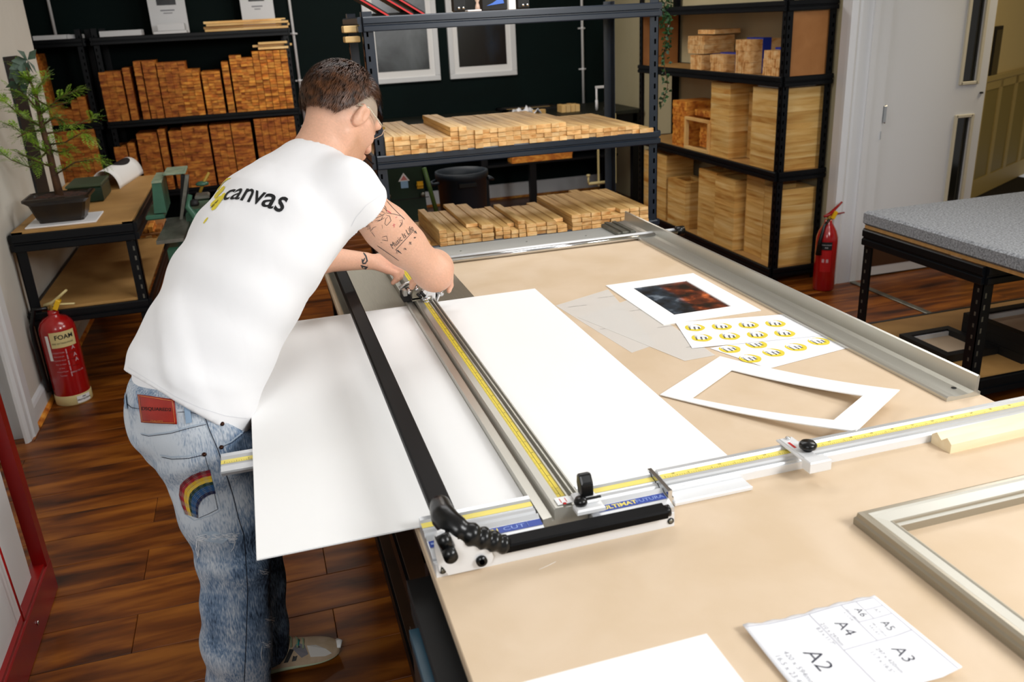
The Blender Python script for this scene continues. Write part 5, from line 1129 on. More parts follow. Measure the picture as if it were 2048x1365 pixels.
# ================================================================== THE PERSON
import openvdb as vdb
from mathutils.bvhtree import BVHTree
class SDF:
    def __init__(s, lo, hi, h):
        s.h = h; s.lo = np.array(lo, np.float32); s.n = [int((hi[i] - lo[i]) / h) + 1 for i in range(3)]
        s.A = np.full(s.n, .2, np.float32)
        s.ax = [s.lo[i] + h * np.arange(s.n[i], dtype=np.float32) for i in range(3)]
    def box(s, lo, hi, mg=.05):
        sl = []
        for i in range(3):
            a = max(0, int((lo[i] - mg - s.lo[i]) / s.h)); b = min(s.n[i], int((hi[i] + mg - s.lo[i]) / s.h) + 2); sl.append(slice(a, max(a, b)))
        g = np.meshgrid(*[s.ax[i][sl[i]] for i in range(3)], indexing='ij', sparse=True); return tuple(sl), g
    def uni(s, sl, d, k, cut=False):
        a = s.A[sl]
        if cut: d = -d; hh = np.clip(.5 - .5 * (a - d) / k, 0, 1); s.A[sl] = a * (1 - hh) + d * hh + k * hh * (1 - hh); return
        hh = np.clip(.5 + .5 * (a - d) / k, 0, 1); s.A[sl] = a * (1 - hh) + d * hh - k * hh * (1 - hh)
    def cap(s, p0, p1, r0, r1, k=.015, cut=False):
        p0, p1 = np.array(p0, np.float32), np.array(p1, np.float32); R = max(r0, r1)
        sl, (X, Y, Z) = s.box(np.minimum(p0, p1) - R, np.maximum(p0, p1) + R)
        d = p1 - p0; L = float(d @ d) + 1e-9; t = np.clip(((X - p0[0]) * d[0] + (Y - p0[1]) * d[1] + (Z - p0[2]) * d[2]) / L, 0, 1)
        q = np.sqrt((X - p0[0] - t * d[0]) ** 2 + (Y - p0[1] - t * d[1]) ** 2 + (Z - p0[2] - t * d[2]) ** 2) - (r0 + (r1 - r0) * t); s.uni(sl, q, k, cut)
    def chain(s, pts, rs, k=.012):
        for i in range(len(pts) - 1): s.cap(pts[i], pts[i + 1], rs[i], rs[i + 1], k)
    def ell(s, c, axes, radii, k=.015, cut=False):
        c = np.array(c, np.float32); R = max(radii); sl, (X, Y, Z) = s.box(c - R, c + R); q = 0; g = 0
        for a, r in zip(axes, radii):
            e = (X - c[0]) * a[0] + (Y - c[1]) * a[1] + (Z - c[2]) * a[2]; q = q + (e / r) ** 2; g = g + (e / r ** 2) ** 2
        k0 = np.sqrt(q); s.uni(sl, k0 * (k0 - 1) / (np.sqrt(g) + 1e-6), k, cut)
    def econe(s, p0, p1, a0, b0, a1, b1, lat, k=.03):
        """cone of elliptic section: half width a along lat, b across"""
        p0, p1 = np.array(p0, np.float32), np.array(p1, np.float32); R = max(a0, a1, b0, b1); sl, (X, Y, Z) = s.box(np.minimum(p0, p1) - R, np.maximum(p0, p1) + R)
        d = p1 - p0; Ln = float(np.sqrt(d @ d)); u = d / Ln; lat = np.array(lat); lat = lat - u * (lat @ u); lat /= np.sqrt(lat @ lat); ap = np.cross(u, lat)
        t = ((X - p0[0]) * u[0] + (Y - p0[1]) * u[1] + (Z - p0[2]) * u[2]) / Ln; tc_ = np.clip(t, 0, 1)
        ex = X - p0[0] - tc_ * d[0]; ey = Y - p0[1] - tc_ * d[1]; ez = Z - p0[2] - tc_ * d[2]
        l_ = ex * lat[0] + ey * lat[1] + ez * lat[2]; a_ = ex * ap[0] + ey * ap[1] + ez * ap[2]; x_ = (t - tc_) * Ln
        A_, B_ = a0 + (a1 - a0) * tc_, b0 + (b1 - b0) * tc_; C_ = np.minimum(A_, B_) * .8
        q = (l_ / A_) ** 2 + (a_ / B_) ** 2 + (x_ / C_) ** 2; g = (l_ / A_ ** 2) ** 2 + (a_ / B_ ** 2) ** 2 + (x_ / C_ ** 2) ** 2; k0 = np.sqrt(q); s.uni(sl, k0 * (k0 - 1) / (np.sqrt(g) + 1e-6), k)
    def plane(s, p, n):
        """keep the side n points away from"""
        n = np.array(n, np.float32); n /= np.sqrt(n @ n); X, Y, Z = np.meshgrid(*s.ax, indexing='ij', sparse=True)
        s.A = np.maximum(s.A, (X - p[0]) * n[0] + (Y - p[1]) * n[1] + (Z - p[2]) * n[2])
    def planein(s, p, n, c, r):
        n = np.array(n, np.float32); n /= np.sqrt(n @ n); c = np.array(c); sl, (X, Y, Z) = s.box(c - r, c + r, 0)
        m = np.sqrt((X - c[0]) ** 2 + (Y - c[1]) ** 2 + (Z - c[2]) ** 2) - r
        s.A[sl] = np.maximum(s.A[sl], np.minimum((X - p[0]) * n[0] + (Y - p[1]) * n[1] + (Z - p[2]) * n[2], -m))
    def poly(s):
        g = vdb.FloatGrid(.2); g.copyFromArray(s.A); pts, tris, quads = g.convertToPolygons(0., 0.)
        return pts * s.h + s.lo, quads
    def mesh(s, name, m, parent, smooth=6, disp=None):
        v, q = s.poly(); 
        # light Laplacian smoothing keeps the surface free of grid steps
        E = np.concatenate([q[:, [i, (i + 1) % 4]] for i in range(4)]); cnt = np.bincount(E[:, 0], minlength=len(v)) + np.bincount(E[:, 1], minlength=len(v))
        for it in range(smooth):
            acc = np.zeros_like(v)
            for c in range(3): acc[:, c] = np.bincount(E[:, 0], v[E[:, 1], c], len(v)) + np.bincount(E[:, 1], v[E[:, 0], c], len(v))
            acc /= np.maximum(cnt, 1)[:, None]; v = v + (acc - v) * (.55 if it % 2 == 0 else -.5)
        if disp is not None: v = disp(v, q)
        me = bpy.data.meshes.new(name); me.from_pydata((v - np.array(parent.location)).tolist() if parent else v.tolist(), [], q.tolist()); me.materials.append(m)
        me.polygons.foreach_set('use_smooth', [True] * len(q)); me.update()
        o = bpy.data.objects.new(name, me); COL.objects.link(o); o.parent = parent; WM[o.name] = WM[parent.name]; return o, v, q
def normals(v, q):
    n = np.cross(v[q[:, 2]] - v[q[:, 0]], v[q[:, 3]] - v[q[:, 1]]); N_ = np.zeros_like(v)
    for c in range(3):
        for i in range(4): N_[:, c] += np.bincount(q[:, i], n[:, c], len(v))
    return N_ / (np.sqrt((N_ ** 2).sum(1))[:, None] + 1e-9)
def A3(v): return np.array(v, np.float64)
PER = thing('person', 'man in white T-shirt and faded jeans bending over the cutting table, back to camera', 'person', (-.2, 2.03, 0))
hd_ = A3((.819, .574, 0)); rt = A3((.574, -.819, 0)); zz_ = A3((0, 0, 1))
# stations of the trunk
ST = [A3(PY(374, 800, 2.03)), A3(PY(385, 745, 2.04)), A3(PY(420, 672, 2.07)), A3(PY(470, 577, 2.11)), A3(PY(518, 498, 2.15)), A3(PY(560, 436, 2.18)), A3(PY(596, 392, 2.21))]
NB = A3(PY(638, 322, 2.25)); SR = A3((.200, 2.112, 1.345)); SL_ = A3((.09, 2.46, 1.33))
ER = A3(PY(862, 541, 2.25)); WR = A3((.482, 2.475, 1.028)); EL = A3((.05, 2.64, 1.065)); WL = A3(PY(728, 522, 2.70))
HC = A3(PY(684, 228, 2.30))
hf = A3((.620, .430, -.655)); hf /= np.linalg.norm(hf); hu = A3((.42, .36, .83)); hu -= hf * (hu @ hf); hu /= np.linalg.norm(hu); hs = np.cross(hf, hu)      # face, crown, right ear directions
PEL = A3(PY(392, 838, 2.03))
def Hd(f_, u_, s_=0.): return HC + hf * f_ + hu * u_ + hs * s_
def trunk(S_, g=0., k=.035):
    ab = [(.150, .118), (.148, .115), (.150, .118), (.160, .122), (.168, .124), (.168, .118), (.150, .10)]
    for i in range(6): S_.econe(ST[i], ST[i + 1], ab[i][0] + g, ab[i][1] + g, ab[i + 1][0] + g, ab[i + 1][1] + g, rt, k)
    S_.econe(ST[6], NB * .75 + ST[6] * .25, .13 + g, .09 + g, .075 + g, .065 + g, rt, k)
    S_.cap(SR, NB * .6 + ST[6] * .4, .056 + g, .06 + g, .04); S_.cap(SL_, NB * .6 + ST[6] * .4, .056 + g, .06 + g, .04)
# ---- skin
B = SDF((-.45, 1.8, .78), (.58, 2.92, 1.68), .0038)
trunk(B); B.econe(PEL, ST[0], .13, .095, .14, .105, rt, .03)
B.cap(SR, ER, .056, .047, .03); B.cap(SR * .55 + ER * .45, SR * .35 + ER * .65, .057, .053, .03); B.cap(ER, ER + (WR - ER) * .35, .046, .050, .03); B.cap(ER + (WR - ER) * .35, WR, .048, .030, .03)
B.ell(ER + A3((.012, -.012, -.012)), np.eye(3), (.045, .045, .045), .02)
B.cap(SL_, EL, .052, .045, .03); B.cap(EL, EL + (WL - EL) * .35, .044, .045, .03); B.cap(EL + (WL - EL) * .35, WL, .044, .028, .03)
B.cap(NB - (HC - NB) * .25, NB + (HC - NB) * .35, .066, .060, .04); B.cap(NB, Hd(-.02, -.05), .062, .060, .03)
# skull, face
B.ell(Hd(-.012, .022), (hf, hu, hs), (.100, .092, .078), .02)
B.ell(Hd(.018, -.03), (hf, hu, hs), (.080, .092, .068), .03)
B.ell(Hd(.052, -.085), (hf, hu, hs), (.045, .038, .046), .03)
B.cap(Hd(.072, -.105, 0), Hd(.070, -.108, 0), .020, .018, .02)                  # chin
for s_ in (-1, 1):
    B.cap(Hd(-.01, -.062, .056 * s_), Hd(.062, -.102, .026 * s_), .018, .016, .025)     # jaw line
    B.cap(Hd(.070, -.028, .045 * s_), Hd(.030, -.018, .066 * s_), .014, .012, .02)      # cheekbone
    B.cap(Hd(.088, .022, .040 * s_), Hd(.096, .024, .012 * s_), .011, .011, .012)       # brow
    B.ell(Hd(.094, .000, .032 * s_), (hf, hu, hs), (.012, .011, .017), .006, cut=True)  # socket
    B.ell(Hd(.082, .000, .031 * s_), (hf, hu, hs), (.013, .012, .013), .003)            # eyeball and lid
    B.ell(Hd(-.006, -.012, .083 * s_), (hf * .93 + hu * -.35, hu * .93 + hf * .35, hs), (.018, .034, .012), .004)
    B.cap(Hd(-.012, .012, .084 * s_), Hd(-.020, -.008, .089 * s_), .006, .0055, .004); B.cap(Hd(-.020, -.008, .089 * s_), Hd(-.010, -.036, .083 * s_), .0055, .006, .004); B.cap(Hd(-.012, .012, .084 * s_), Hd(.006, .008, .082 * s_), .006, .004, .004)
    B.ell(Hd(-.002, -.008, .096 * s_), (hf, hu, hs), (.009, .018, .008), .003, cut=True)
B.cap(Hd(.100, .010), Hd(.118, -.030), .009, .0125, .01); B.cap(Hd(.112, -.034, .010), Hd(.112, -.034, -.010), .009, .009, .006)
B.cap(Hd(.103, -.062, .017), Hd(.103, -.062, -.017), .0075, .0075, .006); B.cap(Hd(.100, -.073, .014), Hd(.100, -.073, -.014), .008, .008, .005)
# hands
def hand(wr, tips, knuckles, thumb, pr=.024):
    c = sum(knuckles) / len(knuckles)
    for kn in knuckles: B.cap(wr + (c - wr) * .12, kn, .019, .0125, .012)
    for kn, ch in zip(knuckles, tips):
        pts = [kn] + ch; rr = [.0112, .0098, .0090, .0078]; B.chain(pts, rr[:len(pts)], .004)
    pts = [wr + (c - wr) * .15] + thumb; B.chain(pts, [.017, .0135, .0108, .0088], .006)
# right hand gripping the cutting head from above
k0 = [A3((.444, 2.560, 1.002)), A3((.467, 2.567, 1.006)), A3((.490, 2.562, 1.000)), A3((.513, 2.548, .988))]
tp = []
for i, k_ in enumerate(k0):
    L1, L2, L3 = [(.042, .026, .020), (.046, .028, .021), (.042, .026, .020), (.034, .020, .018)][i]; sp_ = (i - 1.5) * .06
    d1 = A3((sp_, .80, -.55)); d2 = A3((sp_, .12, -.99)); d3 = A3((sp_, -.55, -.84)); a = k_ + d1 / np.linalg.norm(d1) * L1; b_ = a + d2 / np.linalg.norm(d2) * L2; tp.append([a, b_, b_ + d3 / np.linalg.norm(d3) * L3])
tp[3] = [k0[3] + A3((.016, .012, -.028)), k0[3] + A3((.014, .004, -.050)), k0[3] + A3((.004, -.008, -.064))]
hand(WR, tp, k0, [A3((.428, 2.520, .990)), A3((.408, 2.545, .965)), A3((.405, 2.562, .945))])
# left hand curled beside the rail
u_ = (WL - EL) / np.linalg.norm(WL - EL); k1 = [WL + u_ * .080 + A3((0, .022, .012)), WL + u_ * .086 + A3((0, .004, .004)), WL + u_ * .082 + A3((0, -.012, -.008)), WL + u_ * .073 + A3((0, -.024, -.022))]
tp = []
for i, k_ in enumerate(k1):
    L1, L2, L3 = [(.040, .024, .018), (.042, .026, .019), (.038, .024, .018), (.030, .019, .016)][i]
    d1 = A3((.80, -.1, -.45)); d2 = A3((.05, -.25, -.95)); d3 = A3((-.75, -.2, -.5)); a = k_ + d1 / np.linalg.norm(d1) * L1; b_ = a + d2 / np.linalg.norm(d2) * L2; tp.append([a, b_, b_ + d3 / np.linalg.norm(d3) * L3])
hand(WL, tp, k1, [WL + u_ * .045 + A3((0, .028, .0)), WL + u_ * .078 + A3((0, .034, -.016)), WL + u_ * .098 + A3((0, .022, -.03))])
M_skin = bpy.data.materials.new('skin'); M_skin.use_nodes = True; nt = M_skin.node_tree; N = nt.nodes; L = nt.links; b = N['Principled BSDF']
at_ = N.new('ShaderNodeAttribute'); at_.attribute_name = 'tone'; L.new(at_.outputs['Color'], b.inputs['Base Color']); b.inputs['Roughness'].default_value = .48
b.inputs['Subsurface Weight'].default_value = .12; b.inputs['Subsurface Radius'].default_value = (.012, .004, .002); b.inputs['Subsurface Scale'].default_value = .6
no = N.new('ShaderNodeTexNoise'); no.inputs['Scale'].default_value = 420; bu = N.new('ShaderNodeBump'); bu.inputs['Strength'].default_value = .25; bu.inputs['Distance'].default_value = .0006; L.new(no.outputs[0], bu.inputs['Height']); L.new(bu.outputs[0], b.inputs['Normal'])
body, bv, bq = B.mesh('body', M_skin, PER)
# skin tone: cropped hair fading down the head, stubble, redder knuckles and elbow
rel = bv - HC; F_, U_, S_c = rel @ hf, rel @ hu, rel @ hs; rad = np.sqrt((rel ** 2).sum(1))
skin = np.array(lin('e3b195')[:3]); red = np.array(lin('d08a70')[:3]); crop = np.array(lin('a99c8c')[:3]); brown = np.array(lin('4b2c18')[:3]); stub = np.array(lin('b98a68')[:3])
col = np.tile(skin, (len(bv), 1))
def mixc(w, c):
    global col
    w = np.clip(w, 0, 1)[:, None]; col = col * (1 - w) + c * w
for c, r in ((ER + A3((.02, -.02, -.02)), .05), (WR + A3((0, .1, -.03)), .09), (WL + A3((.09, 0, -.02)), .07)): mixc(.55 * (1 - np.sqrt(((bv - c) ** 2).sum(1)) / r), red)
head = (rad < .16)
line = -.012 - .028 * np.clip(-F_ / .09, -.2, 1.3) + .0 * S_c                         # where the fade begins
mixc(head * (F_ < .062) * np.clip((U_ - line) / .035, 0, 1) * .9, crop)
mixc(head * (F_ < .05) * np.clip((U_ - line - .055) / .035, 0, 1), brown)
mixc(head * (F_ < -.03) * np.clip((U_ + .06) / .05, 0, 1) * np.clip((-F_ - .03) / .03, 0, 1) * .8, brown)
mixc(head * np.clip((-U_ - .035) / .03, 0, 1) * np.clip((F_ - .0) / .02, 0, 1) * .55 * (U_ > -.14), stub)
ear = head * (np.abs(S_c) > .080) * (U_ > -.05) * (U_ < .03) * (np.abs(F_ + .008) < .03); mixc(ear * 1., skin * .94 + red * .06)
rng_ = np.random.default_rng(3); col *= (1 + .03 * rng_.standard_normal(len(bv)))[:, None]
ca = body.data.color_attributes.new('tone', 'FLOAT_COLOR', 'POINT'); ca.data.foreach_set('color', np.concatenate([np.clip(col, 0, 1), np.ones((len(bv), 1))], 1).astype(np.float32).ravel())
bvh_body = BVHTree.FromPolygons(bv.tolist(), bq.tolist())
# ---- hair : combed strands rooted on the skull
M_hair = mat('brown_hair', '24140a', .42, c2='6b4122', scale=60, spec=.5)
hair = MB(); rng = random.Random(4); hv = []; hfc = []
def strand(dirv, L, w, lift, comb):
    o = Vector(HC) + Vector(Hd(0, 0) - HC); d = Vector(dirv).normalized(); hit = bvh_body.ray_cast(Vector(HC) + d * .25, -d)
    if hit[0] is None: return
    p, n = hit[0], hit[1]; t = (comb - n * comb.dot(n)).normalized(); s = t.cross(n).normalized() * w; k = len(hv)
    for i in range(5):
        u = i / 4; q = p + n * (.001 + lift * math.sin(u * 1.9)) + t * (L * u); q = q - n * (L * u) ** 2 * 3.2; ww = s * (1 - .8 * u); hv.append(q - ww); hv.append(q + ww)
    for i in range(4): hfc.append((k + 2 * i, k + 2 * i + 1, k + 2 * i + 3, k + 2 * i + 2))
VF, VU, VS = Vector(hf), Vector(hu), Vector(hs)
for i in range(16000):
    a = rng.uniform(-math.pi, math.pi); e = math.asin(rng.uniform(-.45, 1)); d = VF * math.cos(a) * math.cos(e) + VS * math.sin(a) * math.cos(e) + VU * math.sin(e)
    fr = math.cos(a); low = .68 - 1.0 * min(1, max(0, (-fr - .02) / .68)) + rng.uniform(-.08, .06)
    se = math.sin(e)
    if se < low: continue
    top = min(1, max(0, (se - low) / .3)); L = .006 + .034 * top ** 1.3 * (1.2 if fr > 0 else .8); lift = .003 + .013 * top
    comb = VF * 1.0 + VS * rng.uniform(-.45, .45) - VU * (.10 + .35 * (fr < 0)) + VS * .35 * (1 if math.sin(a) > 0 else -1) * .4
    if fr < -.2: comb = -VU * 1.0 + VS * rng.uniform(-.3, .3) - VF * .1
    strand(d, L * rng.uniform(.7, 1.25), .0009, lift, comb)
for i in range(500):
    a = rng.uniform(-.55, .75); d = VF * math.cos(a) * .78 + VS * math.sin(a) * .7 + VU * .62; strand(d, rng.uniform(.035, .06), .001, .016, VF - VU * .35 + VS * .25)
o = MB(); o.v = hv; o.f = hfc; o.mi = [0] * len(hfc); o.sm = [True] * len(hfc); o = o.build('hair', M_hair, PER); o['kind'] = 'stuff'
# ---- glasses temple arm
MB().tube([Vector(Hd(.088, .012, .070)), Vector(Hd(.05, .012, .082)), Vector(Hd(.0, .016, .090)), Vector(Hd(-.03, .004, .086))], .0022, 6).tube([Vector(Hd(.088, .012, -.070)), Vector(Hd(.05, .012, -.082)), Vector(Hd(-.02, .010, -.088))], .0022, 6).tube([Vector(Hd(.088, .012, .070)), Vector(Hd(.104, .006, .05)), Vector(Hd(.112, .0, .02)), Vector(Hd(.112, .0, -.02)), Vector(Hd(.104, .006, -.05)), Vector(Hd(.088, .012, -.070))], .0012, 6).build('spectacles', mat('clear_frame', 'd9cdb4', .2, trans=.4), PER)
MB().box(tuple(Hd(.078, .009, .078) - .003), tuple(Hd(.078, .009, .078) + .003)).build('spectacle_hinge', M_gold, PER)
# ---- T-shirt
T = SDF((-.48, 1.78, .80), (.48, 2.72, 1.52), .0048)
g = .014
trunk(T, g, .04); T.econe(ST[0] - (ST[1] - ST[0]) * .9, ST[0], .158 + g, .130 + g, .152 + g, .122 + g, rt, .03)
CU_ = SR + (ER - SR) * .19; CL_ = SL_ + (EL - SL_) * .5
T.cap(SR, SR + (ER - SR) * .4, .064, .0655, .045); T.cap(SL_, SL_ + (EL - SL_) * .6, .070, .068, .045)
T.cap(CU_ - (ER - SR) * .09, CU_ + (ER - SR) * .1, .0685, .0685, .008)
T.cap(SR + A3((-.02, .02, -.06)), ST[4] + rt * .10, .05, .06, .05)                  # loose cloth under the arm
T.cap(ST[3] + A3((.06, .0, -.05)), ST[1] + A3((.05, -.02, -.05)), .07, .085, .05)        # front hangs away from the belly
def ov(S_, c):   # hollow: remove everything inside the cloth
    pass
inner = SDF((-.48, 1.78, .80), (.48, 2.72, 1.52), .0048); gi = .004
inner.cap(SR, ER, .0575, .0575, .02); inner.cap(SL_, EL, .057, .057, .02)
inner.cap(NB - (HC - NB) * .02, NB + (HC - NB) * .6, .072, .075, .02)
inner.econe(ST[0] - (ST[1] - ST[0]) * 1.6, ST[0] + (ST[1] - ST[0]) * .2, .160, .130, .152, .12, rt, .02)
T.A = np.maximum(T.A, -inner.A)
hem_p = A3(PY(372, 806, 2.03)); 
def plane3(a, b_, c_): n = np.cross(b_ - a, c_ - a); n /= np.linalg.norm(n); return n if n[2] < 0 else -n
hemn = plane3(A3(PY(250, 742, 2.03)), A3(PY(395, 828, 1.885)), A3(PY(508, 892, 1.95))); T.plane(A3(PY(395, 828, 1.885)), hemn)
ax_ = (ER - SR) / np.linalg.norm(ER - SR); T.planein(CU_, ax_, CU_ + ax_ * .10, .125)
ax2 = (EL - SL_) / np.linalg.norm(EL - SL_); T.planein(CL_, ax2, CL_ + ax2 * .09, .13)
nn = (HC - NB) / np.linalg.norm(HC - NB); T.planein(NB + nn * .022 , nn, NB + nn * .09, .09)
def folds(v, q):
    n = normals(v, q); arm = SR; d = np.zeros(len(v))
    spn = (ST[5] - ST[0]) / np.linalg.norm(ST[5] - ST[0]); rr = v - ST[0]; al = rr @ spn; la = rr @ rt; apv = np.cross(spn, rt); fr = rr @ apv
    ph = la * 1.0 + fr * .6
    f1 = np.sin((al * 9 + ph * 16) + 2.5 * np.sin(al * 4 + ph * 7)); w1 = np.exp(-((al - .10) / .13) ** 2)          # diagonal drag folds above the hem
    s1 = np.sin(al * 10 + ph * 11 + 1.2 * np.sin(al * 5 + ph * 5)); d += .010 * np.exp(-(s1 - 1) ** 2 * 5) * w1 + .003 * f1 * w1
    da = np.sqrt(((v - (arm + A3((-.05, .0, -.09)))) ** 2).sum(1)); ang = np.arctan2(rr @ spn - .34, la - .12); d += .0070 * np.sin(ang * 9 + da * 18) * np.exp(-(da / .11) ** 2)   # gathers at the armpit
    f3 = np.sin(al * 26 + la * 14 + 3 * np.sin(la * 9)); s3 = np.sin(al * 15 - la * 13 + 1.5 * np.sin(la * 8 + al * 3)); d += .0075 * np.exp(-(s3 - 1) ** 2 * 6) * np.exp(-((al - .30) / .13) ** 2)
    nz = np.array([noise.noise(Vector((float(p[0]) * 9, float(p[1]) * 9, float(p[2]) * 6))) for p in v[::1]]); d += .0040 * nz
    edge = np.clip(-((v - A3(PY(395, 828, 1.885))) @ hemn) / .03, 0, 1); d = d * (.3 + .7 * edge)
    return v + n * d[:, None]
M_shirt = mat('white_cotton', 'f3f3f5', .85, spec=.15, bump=.45, scale=15, detail=2, stretch=(1, 1, .6))
for n_ in M_shirt.node_tree.nodes:
    if n_.type == 'BUMP': n_.inputs['Distance'].default_value = .006
shirt, sv, sq = T.mesh('t_shirt', M_shirt, PER, disp=folds); bvh_shirt = BVHTree.FromPolygons(sv.tolist(), sq.tolist())
# ---- jeans
J_ = SDF((-.48, 1.76, .04), (.06, 2.36, 1.02), .0048)
HR, HL = A3(PY(412, 900, 2.0)), A3((-.30, 2.13, .84)); KR, AR = A3(PY(468, 1120, 1.97)), A3(PY(481, 1405, 1.965)); KL, AL = A3((-.165, 2.165, .47)), A3((-.185, 2.115, .10))
print('legs', HR, KR, AR, np.linalg.norm(HR - KR), np.linalg.norm(KR - AR))
J_.econe(ST[0] + A3((0, 0, .02)), PEL, .158, .124, .164, .126, rt, .03); J_.econe(PEL, PEL - A3((-.02, 0, .06)), .162, .125, .155, .120, rt, .03)
J_.ell(PEL + rt * .065 - hd_ * .02 - zz_ * .03, (rt, hd_, zz_), (.095, .10, .11), .03); J_.ell(PEL - rt * .065 - hd_ * .02 - zz_ * .03, (rt, hd_, zz_), (.095, .10, .11), .03)
J_.cap(HR, HR * .45 + KR * .55, .112, .096, .03); J_.cap(HR * .45 + KR * .55, KR, .096, .084, .03); J_.cap(KR, KR * .45 + AR * .55, .084, .086, .02); J_.cap(KR * .45 + AR * .55, AR, .086, .080, .02)
J_.cap(HL, HL * .45 + KL * .55, .105, .092, .03); J_.cap(HL * .45 + KL * .55, KL, .092, .080, .03); J_.cap(KL, AL, .082, .078, .02)
J_.plane(A3((-.245, 2.03, .985)), (-.15, .05, 1.0)); J_.plane(A3((-.17, 1.97, .895)), (1.2, .2, 1.0))
J_.plane(A3((0, 0, .055)), (0, 0, -1))
def jfold(v, q):
    n = normals(v, q); z = v[:, 2]
    d = .0035 * np.sin(z * 62 + v[:, 0] * 25 + 2 * np.sin(z * 13)) * np.exp(-((z - .22) / .14) ** 2) + .004 * np.sin(z * 48 + v[:, 1] * 30 + v[:, 0] * 18) * np.exp(-((z - .50) / .09) ** 2) + .003 * np.sin(z * 60 - v[:, 0] * 40) * np.exp(-((z - .78) / .06) ** 2)
    nz = np.array([noise.noise(Vector((float(p[0]) * 14, float(p[1]) * 14, float(p[2]) * 10))) for p in v]); return v + n * (d + .0035 * nz)[:, None]
M_denim = bpy.data.materials.new('faded_denim'); M_denim.use_nodes = True; nt = M_denim.node_tree; N = nt.nodes; L = nt.links; b = N['Principled BSDF']; b.inputs['Roughness'].default_value = .85; b.inputs['Specular IOR Level'].default_value = .15
tc = N.new('ShaderNodeTexCoord'); n1 = N.new('ShaderNodeTexNoise'); n1.inputs['Scale'].default_value = 11; n1.inputs['Detail'].default_value = 7; n1.inputs['Distortion'].default_value = .3; L.new(tc.outputs['Object'], n1.inputs['Vector'])
n2 = N.new('ShaderNodeTexNoise'); n2.inputs['Scale'].default_value = 1.; n2.inputs['Detail'].default_value = 3; mp = N.new('ShaderNodeMapping'); mp.inputs['Scale'].default_value = (330, 330, 60); L.new(tc.outputs['Object'], mp.inputs[0]); L.new(mp.outputs[0], n2.inputs['Vector'])
at_ = N.new('ShaderNodeAttribute'); at_.attribute_name = 'wash'
m1 = N.new('ShaderNodeMath'); m1.operation = 'MULTIPLY_ADD'; L.new(n2.outputs[0], m1.inputs[0]); m1.inputs[1].default_value = .6; m0 = N.new('ShaderNodeMath'); m0.operation = 'MULTIPLY_ADD'; L.new(n1.outputs[0], m0.inputs[0]); m0.inputs[1].default_value = .75; m0.inputs[2].default_value = .065; L.new(m0.outputs[0], m1.inputs[2])
m2 = N.new('ShaderNodeMath'); m2.operation = 'ADD'; L.new(m1.outputs[0], m2.inputs[0]); L.new(at_.outputs['Fac'], m2.inputs[1])
cr = N.new('ShaderNodeValToRGB'); L.new(m2.outputs[0], cr.inputs[0]); e = cr.color_ramp.elements; e[0].position = .58; e[0].color = lin('1f2a3c'); e[1].position = 1.0; e[1].color = lin('c6cdd5'); q = e.new(.78); q.color = lin('6f86a2')
L.new(cr.outputs[0], b.inputs['Base Color']); bu = N.new('ShaderNodeBump'); bu.inputs['Strength'].default_value = .5; bu.inputs['Distance'].default_value = .0008; L.new(n2.outputs[0], bu.inputs['Height']); L.new(bu.outputs[0], b.inputs['Normal'])
jeans, jv, jq = J_.mesh('jeans', M_denim, PER, disp=jfold); bvh_jeans = BVHTree.FromPolygons(jv.tolist(), jq.tolist())
z = jv[:, 2]; fx = np.clip((jv[:, 0] + .38) / .3, 0, 1)
wash = .02 + .12 * np.exp(-((z - .9) / .08) ** 2) + .16 * np.exp(-((z - .70) / .12) ** 2) + .09 + .01 * np.sin(z * 31) - .20 * np.clip((fx - .55) / .25, 0, 1) + .08 * np.exp(-((z - .2) / .06) ** 2)
ca = jeans.data.attributes.new('wash', 'FLOAT', 'POINT'); ca.data.foreach_set('value', wash.astype(np.float32))
# ---- things printed, sewn or inked on cloth and skin, laid onto the surface
CAM = Vector((0, 0, H))
def lay(bvh, pts, off, only=None):
    out = []
    for x, y in pts:
        d = ray(x, y).normalized(); h_ = bvh.ray_cast(CAM, d)
        if h_[0] is None: out.append(out[-1] if out else None); continue
        n = h_[1]; n = n if n.dot(d) < 0 else -n; out.append(h_[0] + n * off)
    f_ = next((q for q in out if q is not None), Vector((0, 0, 0))); return [q if q is not None else f_ for q in out]
def lay_poly(name, bvh, v2, faces, off, m, parent, smooth=False):
    w = lay(bvh, v2, off); mb = MB(); mb.add(w, faces, 0, smooth); return mb.build(name, m, parent)
def lay_quad(name, bvh, c, off, m, parent, n=10, k=8):
    v = []; f = []
    for i in range(n + 1):
        for j in range(k + 1):
            a, b_ = i / n, j / k; v.append(tuple((c[0][t] * (1 - a) + c[1][t] * a) * (1 - b_) + (c[3][t] * (1 - a) + c[2][t] * a) * b_ for t in (0, 1)))
    for i in range(n):
        for j in range(k): q = i * (k + 1) + j; f.append((q, q + 1, q + k + 2, q + k + 1))
    o = lay_poly(name, bvh, v, f, off, m, parent, True); return o
